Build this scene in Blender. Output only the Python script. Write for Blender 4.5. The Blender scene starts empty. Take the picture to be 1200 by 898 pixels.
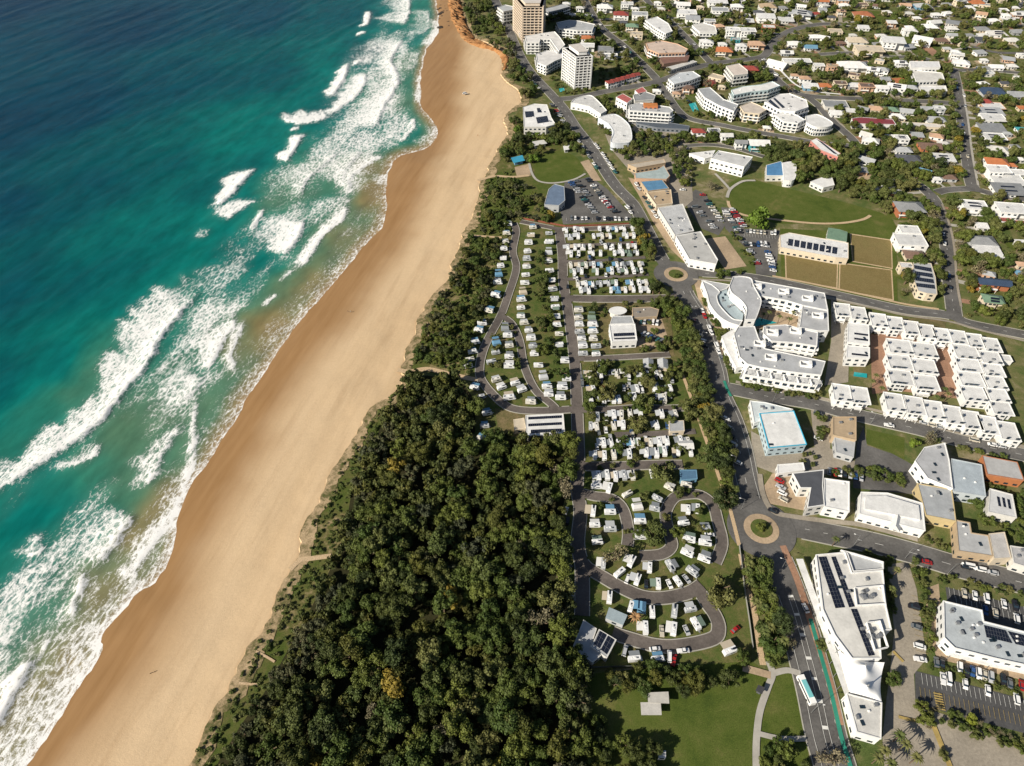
import bpy, bmesh, math, random
import numpy as np
from mathutils import Vector, Matrix, noise as mnoise
random.seed(7); RNG = np.random.default_rng(7)
S = bpy.context.scene
COL = S.collection
R = math.radians
# ------------------------------------------------------------------ camera, sky, sun, exposure
H, PITCH, F = 280.0, R(45.6), 800.0
cam = bpy.data.cameras.new('camera'); cam.lens = 24.0; cam.sensor_width = 36.0
cam.clip_start = 1.0; cam.clip_end = 12000.0
cam_o = bpy.data.objects.new('camera', cam); COL.objects.link(cam_o)
cam_o.location = (0, 0, H); cam_o.rotation_euler = (R(90) - PITCH, 0, 0)
S.camera = cam_o
SUN_EL, SH_AZ = R(31), R(32)
W = bpy.data.worlds.new('World'); S.world = W; W.use_nodes = True
nt = W.node_tree; nt.nodes.clear()
sky = nt.nodes.new('ShaderNodeTexSky'); sky.sky_type = 'NISHITA'; sky.sun_disc = False
sky.sun_elevation = SUN_EL
sd = Vector((-math.cos(SH_AZ), -math.sin(SH_AZ)))
sky.sun_rotation = math.atan2(sd.x, sd.y) % (2 * math.pi)
bg = nt.nodes.new('ShaderNodeBackground'); bg.inputs[1].default_value = 0.05
wo = nt.nodes.new('ShaderNodeOutputWorld')
nt.links.new(sky.outputs[0], bg.inputs[0]); nt.links.new(bg.outputs[0], wo.inputs[0])
sun = bpy.data.lights.new('sun', 'SUN'); sun.energy = 5.0; sun.angle = R(0.5); sun.color = (1, .915, .77)
sun_o = bpy.data.objects.new('sun', sun); COL.objects.link(sun_o)
ld = Vector((math.cos(SH_AZ) * math.cos(SUN_EL), math.sin(SH_AZ) * math.cos(SUN_EL), -math.sin(SUN_EL)))
sun_o.rotation_euler = ld.to_track_quat('-Z', 'Y').to_euler(); sun_o.location = (0, 0, 600)
S.view_settings.view_transform = 'Standard'; S.view_settings.look = 'None'
S.view_settings.exposure = 0.5; S.view_settings.gamma = 1.0; S.view_settings.use_curve_mapping = False

# ------------------------------------------------------------------ helpers
def P(px, py, z=0.0):
    """direction through a photo pixel, met with the level z"""
    dx, dy = (px - 600) / F, -(py - 449) / F
    cy, sy = math.cos(PITCH), math.sin(PITCH)
    d = (dx, cy + dy * sy, -sy + dy * cy)
    t = (z - H) / d[2]
    return Vector((d[0] * t, d[1] * t, z))
def PL(pts, z=0.0): return [P(x, y, z) for x, y in pts]
def PX(x, y, z=0.0):
    cy, sy = math.cos(PITCH), math.sin(PITCH)
    f = y * cy - (z - H) * sy; u = y * sy + (z - H) * cy
    return 600 + F * x / f, 449 - F * u / f
def tag(o, label=None, cat=None, group=None, kind=None):
    if label: o['label'] = label
    if cat: o['category'] = cat
    if group: o['group'] = group
    if kind: o['kind'] = kind
    return o
def mdata(name, verts, faces, mat=None, smooth=False):
    me = bpy.data.meshes.new(name)
    me.from_pydata([tuple(v) for v in verts], [], [tuple(f) for f in faces])
    if mat is not None:
        for m in (mat if isinstance(mat, (list, tuple)) else [mat]): me.materials.append(m)
    if smooth: me.polygons.foreach_set('use_smooth', [True] * len(me.polygons))
    return me
def npmesh(name, V, Q, mat, smooth=False):
    """fast mesh from numpy: V (n,3), Q (m,4)"""
    me = bpy.data.meshes.new(name); n, m = len(V), len(Q); k = Q.shape[1]
    me.vertices.add(n); me.vertices.foreach_set('co', np.asarray(V, np.float32).ravel())
    me.loops.add(m * k); me.loops.foreach_set('vertex_index', np.asarray(Q, np.int32).ravel())
    me.polygons.add(m); me.polygons.foreach_set('loop_start', np.arange(0, m * k, k, dtype=np.int32))
    me.update(calc_edges=True); me.materials.append(mat)
    if smooth: me.polygons.foreach_set('use_smooth', np.ones(m, bool))
    return me
def obj(name, me, parent=None, loc=None, rz=None, color=None):
    o = bpy.data.objects.new(name, me); COL.objects.link(o)
    if parent: o.parent = parent
    if loc is not None: o.location = loc
    if rz: o.rotation_euler = (0, 0, rz)
    if color is not None: o.color = (*color, 1) if len(color) == 3 else color
    return o
def thing(name, label, cat, loc, rz=0.0, group=None, scale=None):
    o = obj(name, None, None, loc, rz); o.empty_display_size = .5
    if scale: o.scale = scale
    return tag(o, label, cat, group)
def struct(name, me): return tag(obj(name, me), kind='structure')
class MB:
    def __init__(s): s.v = []; s.f = []
    def add(s, v, f):
        b = len(s.v); s.v += [tuple(x) for x in v]; s.f += [tuple(i + b for i in q) for q in f]; return s
    def box(s, x0, x1, y0, y1, z0, z1):
        return s.add([(x0, y0, z0), (x1, y0, z0), (x1, y1, z0), (x0, y1, z0), (x0, y0, z1), (x1, y0, z1), (x1, y1, z1), (x0, y1, z1)],
                     [(3, 2, 1, 0), (4, 5, 6, 7), (0, 1, 5, 4), (1, 2, 6, 5), (2, 3, 7, 6), (3, 0, 4, 7)])
    def prism(s, poly, z0, z1):
        n = len(poly)
        v = [(p[0], p[1], z0) for p in poly] + [(p[0], p[1], z1) for p in poly]
        f = [tuple(range(n - 1, -1, -1)), tuple(range(n, 2 * n))] + [(i, (i + 1) % n, n + (i + 1) % n, n + i) for i in range(n)]
        return s.add(v, f)
    def ring(s, outer, inner, z0, z1):
        n = len(outer)
        v = [(*p[:2], z0) for p in outer] + [(*p[:2], z1) for p in outer] + [(*p[:2], z1) for p in inner] + [(*p[:2], z0) for p in inner]
        f = []
        for i in range(n):
            j = (i + 1) % n
            f += [(i, j, n + j, n + i), (n + i, n + j, 2 * n + j, 2 * n + i), (2 * n + i, 2 * n + j, 3 * n + j, 3 * n + i)]
        return s.add(v, f)
    def cyl(s, c, r, z0, z1, n=8, r1=None):
        r1 = r if r1 is None else r1
        v = [(c[0] + r * math.cos(2 * math.pi * i / n), c[1] + r * math.sin(2 * math.pi * i / n), z0) for i in range(n)]
        v += [(c[0] + r1 * math.cos(2 * math.pi * i / n), c[1] + r1 * math.sin(2 * math.pi * i / n), z1) for i in range(n)]
        return s.add(v, [tuple(range(n - 1, -1, -1)), tuple(range(n, 2 * n))] + [(i, (i + 1) % n, n + (i + 1) % n, n + i) for i in range(n)])
    def wheel(s, x, y, r, w, n=10):
        v = []
        for yy in (y - w / 2, y + w / 2):
            v += [(x + r * math.cos(2 * math.pi * i / n), yy, r + r * math.sin(2 * math.pi * i / n)) for i in range(n)]
        return s.add(v, [tuple(range(n)), tuple(range(2 * n - 1, n - 1, -1))] + [(i + n, (i + 1) % n + n, (i + 1) % n, i) for i in range(n)])
    def me(s, name, mat, smooth=False): return mdata(name, s.v, s.f, mat, smooth)
def area2(poly): return sum(a[0] * b[1] - b[0] * a[1] for a, b in zip(poly, poly[1:] + poly[:1]))
def ccw(poly): return poly if area2(poly) > 0 else poly[::-1]
def offset(poly, d):
    """offset a ccw polygon; d>0 grows it"""
    n = len(poly); out = []
    for i in range(n):
        a, b, c = Vector(poly[i - 1][:2]), Vector(poly[i][:2]), Vector(poly[(i + 1) % n][:2])
        e1, e2 = (b - a).normalized(), (c - b).normalized()
        n1, n2 = Vector((e1.y, -e1.x)), Vector((e2.y, -e2.x))
        m = n1 + n2
        k = max(.35, m.dot(n1)) if m.length > 1e-6 else 1
        out.append(b + m * (d / k) if m.length > 1e-6 else b + n1 * d)
    return out
def pip(x, y, poly):
    x = np.asarray(x, float); y = np.asarray(y, float); ins = np.zeros(x.shape, bool)
    n = len(poly); j = n - 1
    for i in range(n):
        xi, yi, xj, yj = poly[i][0], poly[i][1], poly[j][0], poly[j][1]
        if yi != yj:
            ins ^= ((yi > y) != (yj > y)) & (x < (xj - xi) * (y - yi) / (yj - yi) + xi)
        j = i
    return ins
def resample(pts, step):
    pts = [Vector(p) for p in pts]; out = [pts[0]]
    for a, b in zip(pts, pts[1:]):
        n = max(1, int(round((b - a).length / step)))
        for i in range(1, n + 1): out.append(a.lerp(b, i / n))
    return out
def catmull(pts, k=6):
    pts = [Vector(p) for p in pts]; out = []
    for i in range(len(pts) - 1):
        p0, p1, p2, p3 = pts[max(i - 1, 0)], pts[i], pts[i + 1], pts[min(i + 2, len(pts) - 1)]
        for j in range(k):
            t = j / k
            out.append(.5 * ((2 * p1) + (p2 - p0) * t + (2 * p0 - 5 * p1 + 4 * p2 - p3) * t * t + (3 * p1 - p0 - 3 * p2 + p3) * t ** 3))
    out.append(pts[-1]); return out
# occupancy of the land, 1 m cells: 1 building, 2 road or paving
OX, OY, ONX, ONY = -760, 40, 1620, 1180
OCC = np.zeros((ONY, ONX), np.uint8)
def occ_poly(poly, val, grow=0.0):
    poly = [(p[0], p[1]) for p in poly]
    if grow: poly = [(p.x, p.y) for p in offset(ccw(poly), grow)]
    xs = [p[0] for p in poly]; ys = [p[1] for p in poly]
    x0, x1 = max(0, int(min(xs) - OX)), min(ONX, int(max(xs) - OX) + 2)
    y0, y1 = max(0, int(min(ys) - OY)), min(ONY, int(max(ys) - OY) + 2)
    if x1 <= x0 or y1 <= y0: return
    gx, gy = np.meshgrid(np.arange(x0, x1) + OX + .5, np.arange(y0, y1) + OY + .5)
    OCC[y0:y1, x0:x1][pip(gx, gy, poly)] = val
def occ_at(x, y, r=0):
    i, j = int(x - OX), int(y - OY); k = int(r)
    if not (0 <= i < ONX and 0 <= j < ONY): return 0
    w = OCC[max(0, j - k):j + k + 1, max(0, i - k):i + k + 1]
    return int(w.max()) if w.size else 0

# ------------------------------------------------------------------ materials
def nodes(name):
    m = bpy.data.materials.new(name); m.use_nodes = True; t = m.node_tree
    return m, t, t.nodes['Principled BSDF']
def N(t, typ, **kw):
    n = t.nodes.new(typ)
    for k, v in kw.items(): setattr(n, k, v)
    return n
def setin(n, **kw):
    for k, v in kw.items(): n.inputs[k.replace('_', ' ')].default_value = v
    return n
def noisen(t, scale, detail=4, rough=.6, vec=None, dist=0.0):
    n = N(t, 'ShaderNodeTexNoise'); n.inputs['Scale'].default_value = scale; n.inputs['Detail'].default_value = detail
    n.inputs['Roughness'].default_value = rough; n.inputs['Distortion'].default_value = dist
    if vec is None:
        tc = N(t, 'ShaderNodeTexCoord'); vec = tc.outputs['Object']
    t.links.new(vec, n.inputs['Vector']); return n
def ramp(t, fac, stops, interp='LINEAR'):
    r = N(t, 'ShaderNodeValToRGB'); r.color_ramp.interpolation = interp
    e = r.color_ramp.elements
    while len(e) < len(stops): e.new(.5)
    for el, (p, c) in zip(e, stops): el.position = p; el.color = (*c, 1) if len(c) == 3 else c
    t.links.new(fac, r.inputs['Fac']); return r
def mixc(t, fac, a, b, blend='MIX'):
    m = N(t, 'ShaderNodeMix', data_type='RGBA', blend_type=blend)
    for s, v in ((0, fac), (6, a), (7, b)):
        if hasattr(v, 'is_output') or isinstance(v, bpy.types.NodeSocket): t.links.new(v, m.inputs[s])
        else: m.inputs[s].default_value = v if s == 0 else (*v, 1)
    return m.outputs[2]
def math_n(t, op, a, b=None, clamp=False):
    m = N(t, 'ShaderNodeMath', operation=op, use_clamp=clamp)
    for i, v in enumerate((a, b)):
        if v is None: continue
        if isinstance(v, bpy.types.NodeSocket): t.links.new(v, m.inputs[i])
        else: m.inputs[i].default_value = v
    return m.outputs[0]
def bump(t, bs, height, strength, dist):
    b = N(t, 'ShaderNodeBump'); b.inputs['Strength'].default_value = strength; b.inputs['Distance'].default_value = dist
    t.links.new(height, b.inputs['Height']); t.links.new(b.outputs[0], bs.inputs['Normal'])
def paint(name, color=None, rough=.6, var=.25, scale=.4, ribs=0.0, spec=.3, metallic=0.0, fine=3.0):
    """plain surface with weathering; colour from the object when color is None"""
    m, t, b = nodes(name)
    if color is None:
        oi = N(t, 'ShaderNodeObjectInfo'); base = oi.outputs['Color']
    else:
        rg = N(t, 'ShaderNodeRGB'); rg.outputs[0].default_value = (*color, 1); base = rg.outputs[0]
    n1 = noisen(t, scale, 6, .65); n2 = noisen(t, fine, 3, .6)
    s = math_n(t, 'ADD', math_n(t, 'MULTIPLY', n1.outputs['Fac'], .7), math_n(t, 'MULTIPLY', n2.outputs['Fac'], .3))
    r = ramp(t, s, [(.3, (1 - var,) * 3), (.68, (1.0,) * 3)])
    c = mixc(t, 1.0, base, r.outputs[0], 'MULTIPLY')
    t.links.new(c, b.inputs['Base Color'])
    setin(b, Roughness=rough, Metallic=metallic); b.inputs['Specular IOR Level'].default_value = spec
    if ribs:
        tc = N(t, 'ShaderNodeTexCoord'); w = N(t, 'ShaderNodeTexWave'); w.inputs['Scale'].default_value = ribs
        t.links.new(tc.outputs['Object'], w.inputs['Vector']); bump(t, b, w.outputs['Fac'], .5, .08)
    return m
M = {}
M['wall'] = paint('painted_wall', None, .75, .26, .35)
M['roof'] = paint('metal_roof', None, .45, .36, .22, ribs=1.1, spec=.4, fine=1.6)
M['flatroof'] = paint('membrane_roof', None, .7, .36, .14, fine=.9)
M['body'] = paint('vehicle_paint', None, .3, .06, .8, spec=.5)
M['canvas'] = paint('canvas', None, .85, .15, 1.0)
M['white'] = paint('white_paint', (.78, .78, .77), .6, .15, .5)
M['conc'] = paint('concrete', (.42, .40, .36), .85, .3, .3)
M['kerb'] = paint('kerb_concrete', (.40, .385, .34), .85, .3, .3)
M['glass'] = paint('window_glass', (.02, .035, .05), .12, .3, .4, spec=.6)
M['solar'] = paint('solar_cells', (.012, .016, .03), .25, .3, .6, spec=.5)
M['tyre'] = paint('rubber', (.02, .02, .02), .8, .2, 2)
M['metal'] = paint('galvanised_metal', (.4, .41, .42), .4, .2, 1, metallic=.6)
M['trunk'] = paint('bark', (.16, .115, .075), .9, .4, 2)
M['timber'] = paint('timber', (.24, .15, .09), .8, .3, 1)
M['pool'] = paint('pool_water', (.02, .34, .36), .08, .2, .3, spec=.6)
M['line'] = paint('road_paint', (.72, .72, .69), .7, .35, .5)
M['yline'] = paint('yellow_road_paint', (.46, .34, .12), .7, .5, .5)
M['green_lane'] = paint('green_lane_paint', (.03, .24, .17), .75, .3, .4)
M['brick'] = paint('orange_brick', (.42, .19, .09), .8, .3, .5)
def asphalt(name, c, var=.35):
    m, t, b = nodes(name)
    n1 = noisen(t, .06, 5, .65); n2 = noisen(t, .9, 4, .7); n3 = noisen(t, 7, 2, .5)
    a = ramp(t, n1.outputs['Fac'], [(.3, tuple(x * (1 - var) for x in c)), (.7, tuple(x * (1 + var) for x in c))])
    r2 = ramp(t, n2.outputs['Fac'], [(.3, (.78,) * 3), (.7, (1.12,) * 3)])
    c1 = mixc(t, 1.0, a.outputs[0], r2.outputs[0], 'MULTIPLY')
    r3 = ramp(t, n3.outputs['Fac'], [(.3, (.85,) * 3), (.7, (1.1,) * 3)])
    t.links.new(mixc(t, 1.0, c1, r3.outputs[0], 'MULTIPLY'), b.inputs['Base Color'])
    setin(b, Roughness=.85); b.inputs['Specular IOR Level'].default_value = .25
    return m
M['asphalt'] = asphalt('asphalt', (.118, .114, .110))
M['asphalt_park'] = asphalt('holiday_park_asphalt', (.125, .108, .098))
M['asphalt_dark'] = asphalt('new_asphalt', (.078, .078, .08), .25)
M['paving'] = asphalt('pale_paving', (.30, .265, .215), .2)
M['tanpave'] = asphalt('tan_paving', (.39, .295, .20), .25)
M['redpave'] = asphalt('red_paving', (.31, .18, .12), .25)
def ground_mat(name, cols, s1=.02, s2=.25, rough=.95, b_s=.4):
    """patchy vegetation or soil: four colours through layered noise"""
    m, t, b = nodes(name)
    n1 = noisen(t, s1, 6, .7, dist=.6); n2 = noisen(t, s2, 5, .7); n3 = noisen(t, 2.2, 3, .7)
    f = math_n(t, 'ADD', math_n(t, 'MULTIPLY', n1.outputs['Fac'], .6), math_n(t, 'MULTIPLY', n2.outputs['Fac'], .4))
    r = ramp(t, f, [(.34 + .30 * i / (len(cols) - 1), c) for i, c in enumerate(cols)])
    r3 = ramp(t, n3.outputs['Fac'], [(.28, (.6,) * 3), (.72, (1.25,) * 3)])
    t.links.new(mixc(t, 1.0, r.outputs[0], r3.outputs[0], 'MULTIPLY'), b.inputs['Base Color'])
    setin(b, Roughness=rough); b.inputs['Specular IOR Level'].default_value = .1
    bump(t, b, n3.outputs['Fac'], b_s, .3)
    return m
M['ground'] = ground_mat('suburb_ground', [(.052, .082, .022), (.085, .115, .034), (.15, .145, .06), (.28, .235, .15)], .03, .16)
M['lawn'] = ground_mat('lawn', [(.046, .072, .014), (.072, .100, .019), (.092, .114, .026), (.14, .135, .045)], .035, .16, b_s=.3)
M['parkgrass'] = ground_mat('holiday_park_grass', [(.045, .075, .018), (.075, .105, .026), (.12, .12, .042), (.20, .155, .085)], .05, .3)
M['verge'] = ground_mat('dry_verge', [(.07, .085, .03), (.13, .115, .05), (.22, .165, .09)], .05, .3)
M['green'] = ground_mat('bowling_green_turf', [(.165, .128, .05), (.20, .155, .066), (.18, .15, .06)], .03, .2, b_s=.1)
M['dune'] = ground_mat('dune_scrub_ground', [(.05, .08, .016), (.075, .10, .022), (.12, .115, .04), (.34, .26, .15)], .035, .3)
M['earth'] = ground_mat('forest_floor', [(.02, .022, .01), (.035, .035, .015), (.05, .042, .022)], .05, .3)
M['sandpath'] = ground_mat('sand_path', [(.42, .31, .19), (.52, .39, .25), (.47, .34, .21)], .08, .5, b_s=.2)
def leaf_mat(name, c1, c2, c3, patchy=False):
    m, t, b = nodes(name)
    oi = N(t, 'ShaderNodeObjectInfo')
    nl = noisen(t, .11, 3, .6)
    r = ramp(t, nl.outputs['Fac'] if patchy else oi.outputs['Random'], [(.3 if patchy else 0, c1), (.5 if patchy else .55, c2), (.68 if patchy else 1, c3)])
    n = noisen(t, 1.1, 3, .7)
    r2 = ramp(t, n.outputs['Fac'], [(.3, (.80,) * 3), (.7, (1.5,) * 3)])
    t.links.new(mixc(t, 1.0, r.outputs[0], r2.outputs[0], 'MULTIPLY'), b.inputs['Base Color'])
    setin(b, Roughness=.65); b.inputs['Specular IOR Level'].default_value = .22
    return m
M['leaf_forest'] = leaf_mat('forest_leaves', (.028, .041, .012), (.048, .059, .014), (.080, .081, .016))
M['leaf_coast'] = leaf_mat('coastal_leaves', (.042, .050, .026), (.058, .064, .030), (.08, .08, .036))
M['leaf_olive'] = leaf_mat('olive_leaves', (.050, .070, .018), (.078, .090, .025), (.105, .105, .034))
M['leaf_green'] = leaf_mat('green_leaves', (.042, .066, .014), (.064, .086, .018), (.096, .112, .022))
M['leaf_lime'] = leaf_mat('bright_leaves', (.07, .12, .015), (.10, .14, .018), (.13, .15, .02))
M['leaf_grey'] = leaf_mat('grey_leaves', (.12, .11, .065), (.15, .13, .08), (.14, .125, .06))
M['leaf_gold'] = leaf_mat('yellow_leaves', (.15, .12, .018), (.17, .125, .02), (.13, .125, .02))
M['leaf_brown'] = leaf_mat('brown_fronds', (.26, .15, .07), (.28, .17, .08), (.22, .13, .06))
M['leaf_shrub'] = leaf_mat('scrub_leaves', (.05, .08, .016), (.085, .105, .026), (.13, .12, .05), True)
M['mass_forest'] = leaf_mat('canopy_leaves', (.030, .042, .012), (.050, .060, .015), (.082, .080, .018), True)
M['mass_olive'] = leaf_mat('garden_olive_leaves', (.055, .068, .018), (.085, .088, .026), (.115, .10, .038), True)
M['mass_green'] = leaf_mat('garden_green_leaves', (.040, .066, .014), (.062, .085, .02), (.095, .11, .022), True)

# ------------------------------------------------------------------ coast: ground, beach, sea
SEA = -5.0
WATER_PX = [(506, -60), (508, -20), (514, 15), (515, 32), (508, 47), (500, 58), (496, 75), (493, 90), (492, 105), (493, 122), (503, 137), (512, 150), (510, 165), (497, 175), (478, 180), (462, 190), (454, 207), (453, 225), (454, 245), (448, 267), (425, 292), (400, 322), (375, 350), (350, 380), (320, 422), (300, 455), (283, 480), (262, 515), (246, 542), (228, 562), (214, 590), (206, 622), (202, 648), (183, 680), (158, 700), (152, 712), (124, 743), (120, 765), (85, 818), (60, 853), (35, 896), (8, 935), (-40, 1000)]
WET_PX = [(548, -60), (545, 20), (543, 50), (538, 75), (536, 100), (530, 150), (512, 182), (497, 212), (487, 250), (470, 285), (450, 315), (417, 358), (375, 415), (335, 475), (297, 540), (262, 600), (228, 672), (187, 755), (140, 818), (88, 880), (50, 925), (0, 1000)]
DUNE_PX = [(528, -60), (534, -20), (540, 6), (543, 20), (553, 42), (576, 53), (592, 62), (590, 90), (606, 106), (611, 118), (597, 131), (592, 142), (596, 157), (582, 175), (572, 200), (566, 212), (560, 235), (549, 265), (537, 295), (527, 325), (510, 347), (498, 362), (487, 390), (475, 418), (470, 432), (472, 448), (460, 470), (440, 477), (425, 500), (400, 537), (375, 590), (359, 610), (357, 642), (340, 668), (330, 685), (310, 733), (297, 755), (277, 790), (257, 823), (242, 853), (225, 893), (205, 930), (165, 1000)]
def shore(px, z, step, amp, seed):
    pts = resample(catmull(PL(px, z), 5), step); out = []
    for i, p in enumerate(pts):
        a, b = pts[max(i - 1, 0)], pts[min(i + 1, len(pts) - 1)]
        n = (b - a).normalized(); n = Vector((n.y, -n.x, 0))
        w = mnoise.noise(Vector((p.x * .05, p.y * .05, seed))) * amp + mnoise.noise(Vector((p.x * .22, p.y * .22, seed + 5))) * amp * .45
        out.append(p + n * w)
    return out
WL = shore(WATER_PX, SEA, 4, 2.2, 1.0)
WT = shore(WET_PX, -3.0, 6, 1.0, 2.0)
DL = shore(DUNE_PX, -.5, 2.2, 3.6, 3.0)
def dist_line(X, Y, line):
    L = np.array([(p.x, p.y) for p in line]); A, B = L[:-1], L[1:]; D = B - A; LL = (D ** 2).sum(1) + 1e-9
    best = np.full(X.shape, 1e18)
    for k in range(len(A)):
        t = np.clip(((X - A[k, 0]) * D[k, 0] + (Y - A[k, 1]) * D[k, 1]) / LL[k], 0, 1)
        d = (X - A[k, 0] - t * D[k, 0]) ** 2 + (Y - A[k, 1] - t * D[k, 1]) ** 2
        np.minimum(best, d, out=best)
    return np.sqrt(best)
def west_of(line): return [(p.x, p.y) for p in line] + [(-9000, line[-1].y), (-9000, 9000), (line[0].x, 9000)]
def coarse(line, k): return line[::k] + [line[-1]]
def vnoise(X, Y, seed=0):
    xi, yi = np.floor(X).astype(np.int64), np.floor(Y).astype(np.int64); fx, fy = X - xi, Y - yi
    fx = fx * fx * (3 - 2 * fx); fy = fy * fy * (3 - 2 * fy)
    def h(a, b):
        n = (a * 374761393 + b * 668265263 + seed * 974711) & 0x7fffffff
        n = ((n ^ (n >> 13)) * 1274126177) & 0x7fffffff
        return ((n ^ (n >> 16)) & 0xffff) / 65535.0
    return (h(xi, yi) * (1 - fx) + h(xi + 1, yi) * fx) * (1 - fy) + (h(xi, yi + 1) * (1 - fx) + h(xi + 1, yi + 1) * fx) * fy
def fbm(X, Y, s, seed=0, oct=4):
    v, a, tot = 0, 1.0, 0
    for o in range(oct): v = v + a * vnoise(X * s + 17.3 * o, Y * s - 9.1 * o, seed + o); tot += a; a *= .55; s *= 2.03
    return v / tot
def gridmesh(name, xs, ys, Z, mat, attrs, smooth=True):
    nx, ny = len(xs), len(ys)
    X, Y = np.meshgrid(xs, ys)
    V = np.stack([X, Y, Z], -1).reshape(-1, 3)
    i = np.arange(nx * ny).reshape(ny, nx)
    Q = np.stack([i[:-1, :-1], i[:-1, 1:], i[1:, 1:], i[1:, :-1]], -1).reshape(-1, 4)
    me = npmesh(name, V, Q, mat, smooth)
    for k, a in attrs.items():
        at = me.attributes.new(k, 'FLOAT', 'POINT'); at.data.foreach_set('value', np.asarray(a, np.float32).ravel())
    return me
# beach sheet
bx = np.concatenate([[-1200, -700, -480], np.arange(-360, 60, 2.0)]); by = np.concatenate([[-200, 0], np.arange(40, 1060, 2.2), [1200, 1500]])
BX, BY = np.meshgrid(bx, by)
dW, dT, dD = (dist_line(BX, BY, coarse(l, k)) for l, k in ((WL, 2), (WT, 2), (DL, 2)))
sW = np.where(pip(BX, BY, west_of(WL)), -dW, dW)
sT = np.where(pip(BX, BY, west_of(WT)), -dT, dT)
sD = np.where(pip(BX, BY, west_of(DL)), dD, -dD)           # >0 seaward of the dune line
tt = np.clip(sW / (sW + np.maximum(sD, 0) + 1e-6), 0, 1)
BZ = np.where(sW < 0, SEA + .055 * np.maximum(sW, -60), SEA + (SEA * -1 - .8) * (tt ** .85))
BZ = np.where(sD < 0, -.8 - np.minimum(-sD, 6) * .3, BZ)
rough = np.clip(tt * 1.6 - .5, 0, 1) * (sD > 0)
BZ = BZ + rough * ((fbm(BX, BY, .07, 4) - .5) * .7 + (fbm(BX, BY, .3, 9) - .5) * .3) - np.exp(-((sD - 14) / 7) ** 2) * .25 * (sD > 0)
wet = 1 - np.clip((sT - 3.5 + (fbm(BX, BY, .03, 3) - .5) * 14) / 32 + .5, 0, 1)
wet = wet * wet * (3 - 2 * wet)
m, t, b = nodes('beach_sand')
at = N(t, 'ShaderNodeAttribute', attribute_name='wet'); at2 = N(t, 'ShaderNodeAttribute', attribute_name='edge')
mp = N(t, 'ShaderNodeMapping'); tc = N(t, 'ShaderNodeTexCoord'); t.links.new(tc.outputs['Object'], mp.inputs['Vector'])
mp.vector_type = 'TEXTURE'; mp.inputs['Rotation'].default_value = (0, 0, R(76)); mp.inputs['Scale'].default_value = (5, 1, 1)
n1 = noisen(t, .05, 5, .62, mp.outputs[0]); n2 = noisen(t, .7, 5, .7); n3 = noisen(t, .25, 4, .6, mp.outputs[0]); n4 = noisen(t, 2.6, 3, .7)
dry = ramp(t, n1.outputs['Fac'], [(.3, (.49, .355, .215)), (.5, (.54, .40, .25)), (.7, (.575, .435, .28))])
dry2 = mixc(t, 1.0, dry.outputs[0], ramp(t, n2.outputs['Fac'], [(.3, (.93,) * 3), (.7, (1.04,) * 3)]).outputs[0], 'MULTIPLY')
dry3 = mixc(t, 1.0, dry2, ramp(t, n4.outputs['Fac'], [(.3, (.95,) * 3), (.7, (1.04,) * 3)]).outputs[0], 'MULTIPLY')
ns = noisen(t, .16, 4, .6, mp.outputs[0]); mp.inputs['Scale'].default_value = (9, 1, 1)
dry3 = mixc(t, 1.0, dry3, ramp(t, ns.outputs['Fac'], [(.32, (.90, .88, .86)), (.48, (1,) * 3), (.7, (1.03,) * 3)]).outputs[0], 'MULTIPLY')
wetc = ramp(t, n3.outputs['Fac'], [(.3, (.26, .146, .060)), (.7, (.32, .188, .084))])
f = math_n(t, 'ADD', at.outputs['Fac'], math_n(t, 'MULTIPLY', math_n(t, 'SUBTRACT', n1.outputs['Fac'], .5), .5), True)
t.links.new(mixc(t, f, dry3, wetc.outputs[0]), b.inputs['Base Color'])
rr = ramp(t, f, [(0, (.95,) * 3), (.75, (.6,) * 3), (1, (.42,) * 3)]); t.links.new(rr.outputs[0], b.inputs['Roughness'])
b.inputs['Specular IOR Level'].default_value = .25
bump(t, b, math_n(t, 'MULTIPLY', math_n(t, 'ADD', n2.outputs['Fac'], n4.outputs['Fac']), math_n(t, 'SUBTRACT', 1.0, f)), .45, .25)
M['sand'] = m
struct('beach', gridmesh('beach', bx, by, BZ, m, {'wet': wet, 'edge': tt}))
# land sheet with a bank down to the sand
land = [(p.x, p.y) for p in DL]
gv = [(x, y, 0) for x, y in land]; n0 = len(gv)
gv += [(6000, -300, 0), (6000, 7000, 0), (land[0][0] - 60, 7000, 0)]
sk = [(p.x - 1.6 + .8 * math.sin(i * .7), p.y - .5, -2.6) for i, p in enumerate(DL)]
gf = [tuple(range(n0 + 3))]
base = len(gv); gv += sk
gf += [(i, i + 1, base + i + 1, base + i) for i in range(n0 - 1)]
me_ = mdata('ground', gv, gf, [M['ground'], M['sand']])
for p_ in list(me_.polygons)[1:]: p_.material_index = 1
struct('ground', me_)
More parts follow.
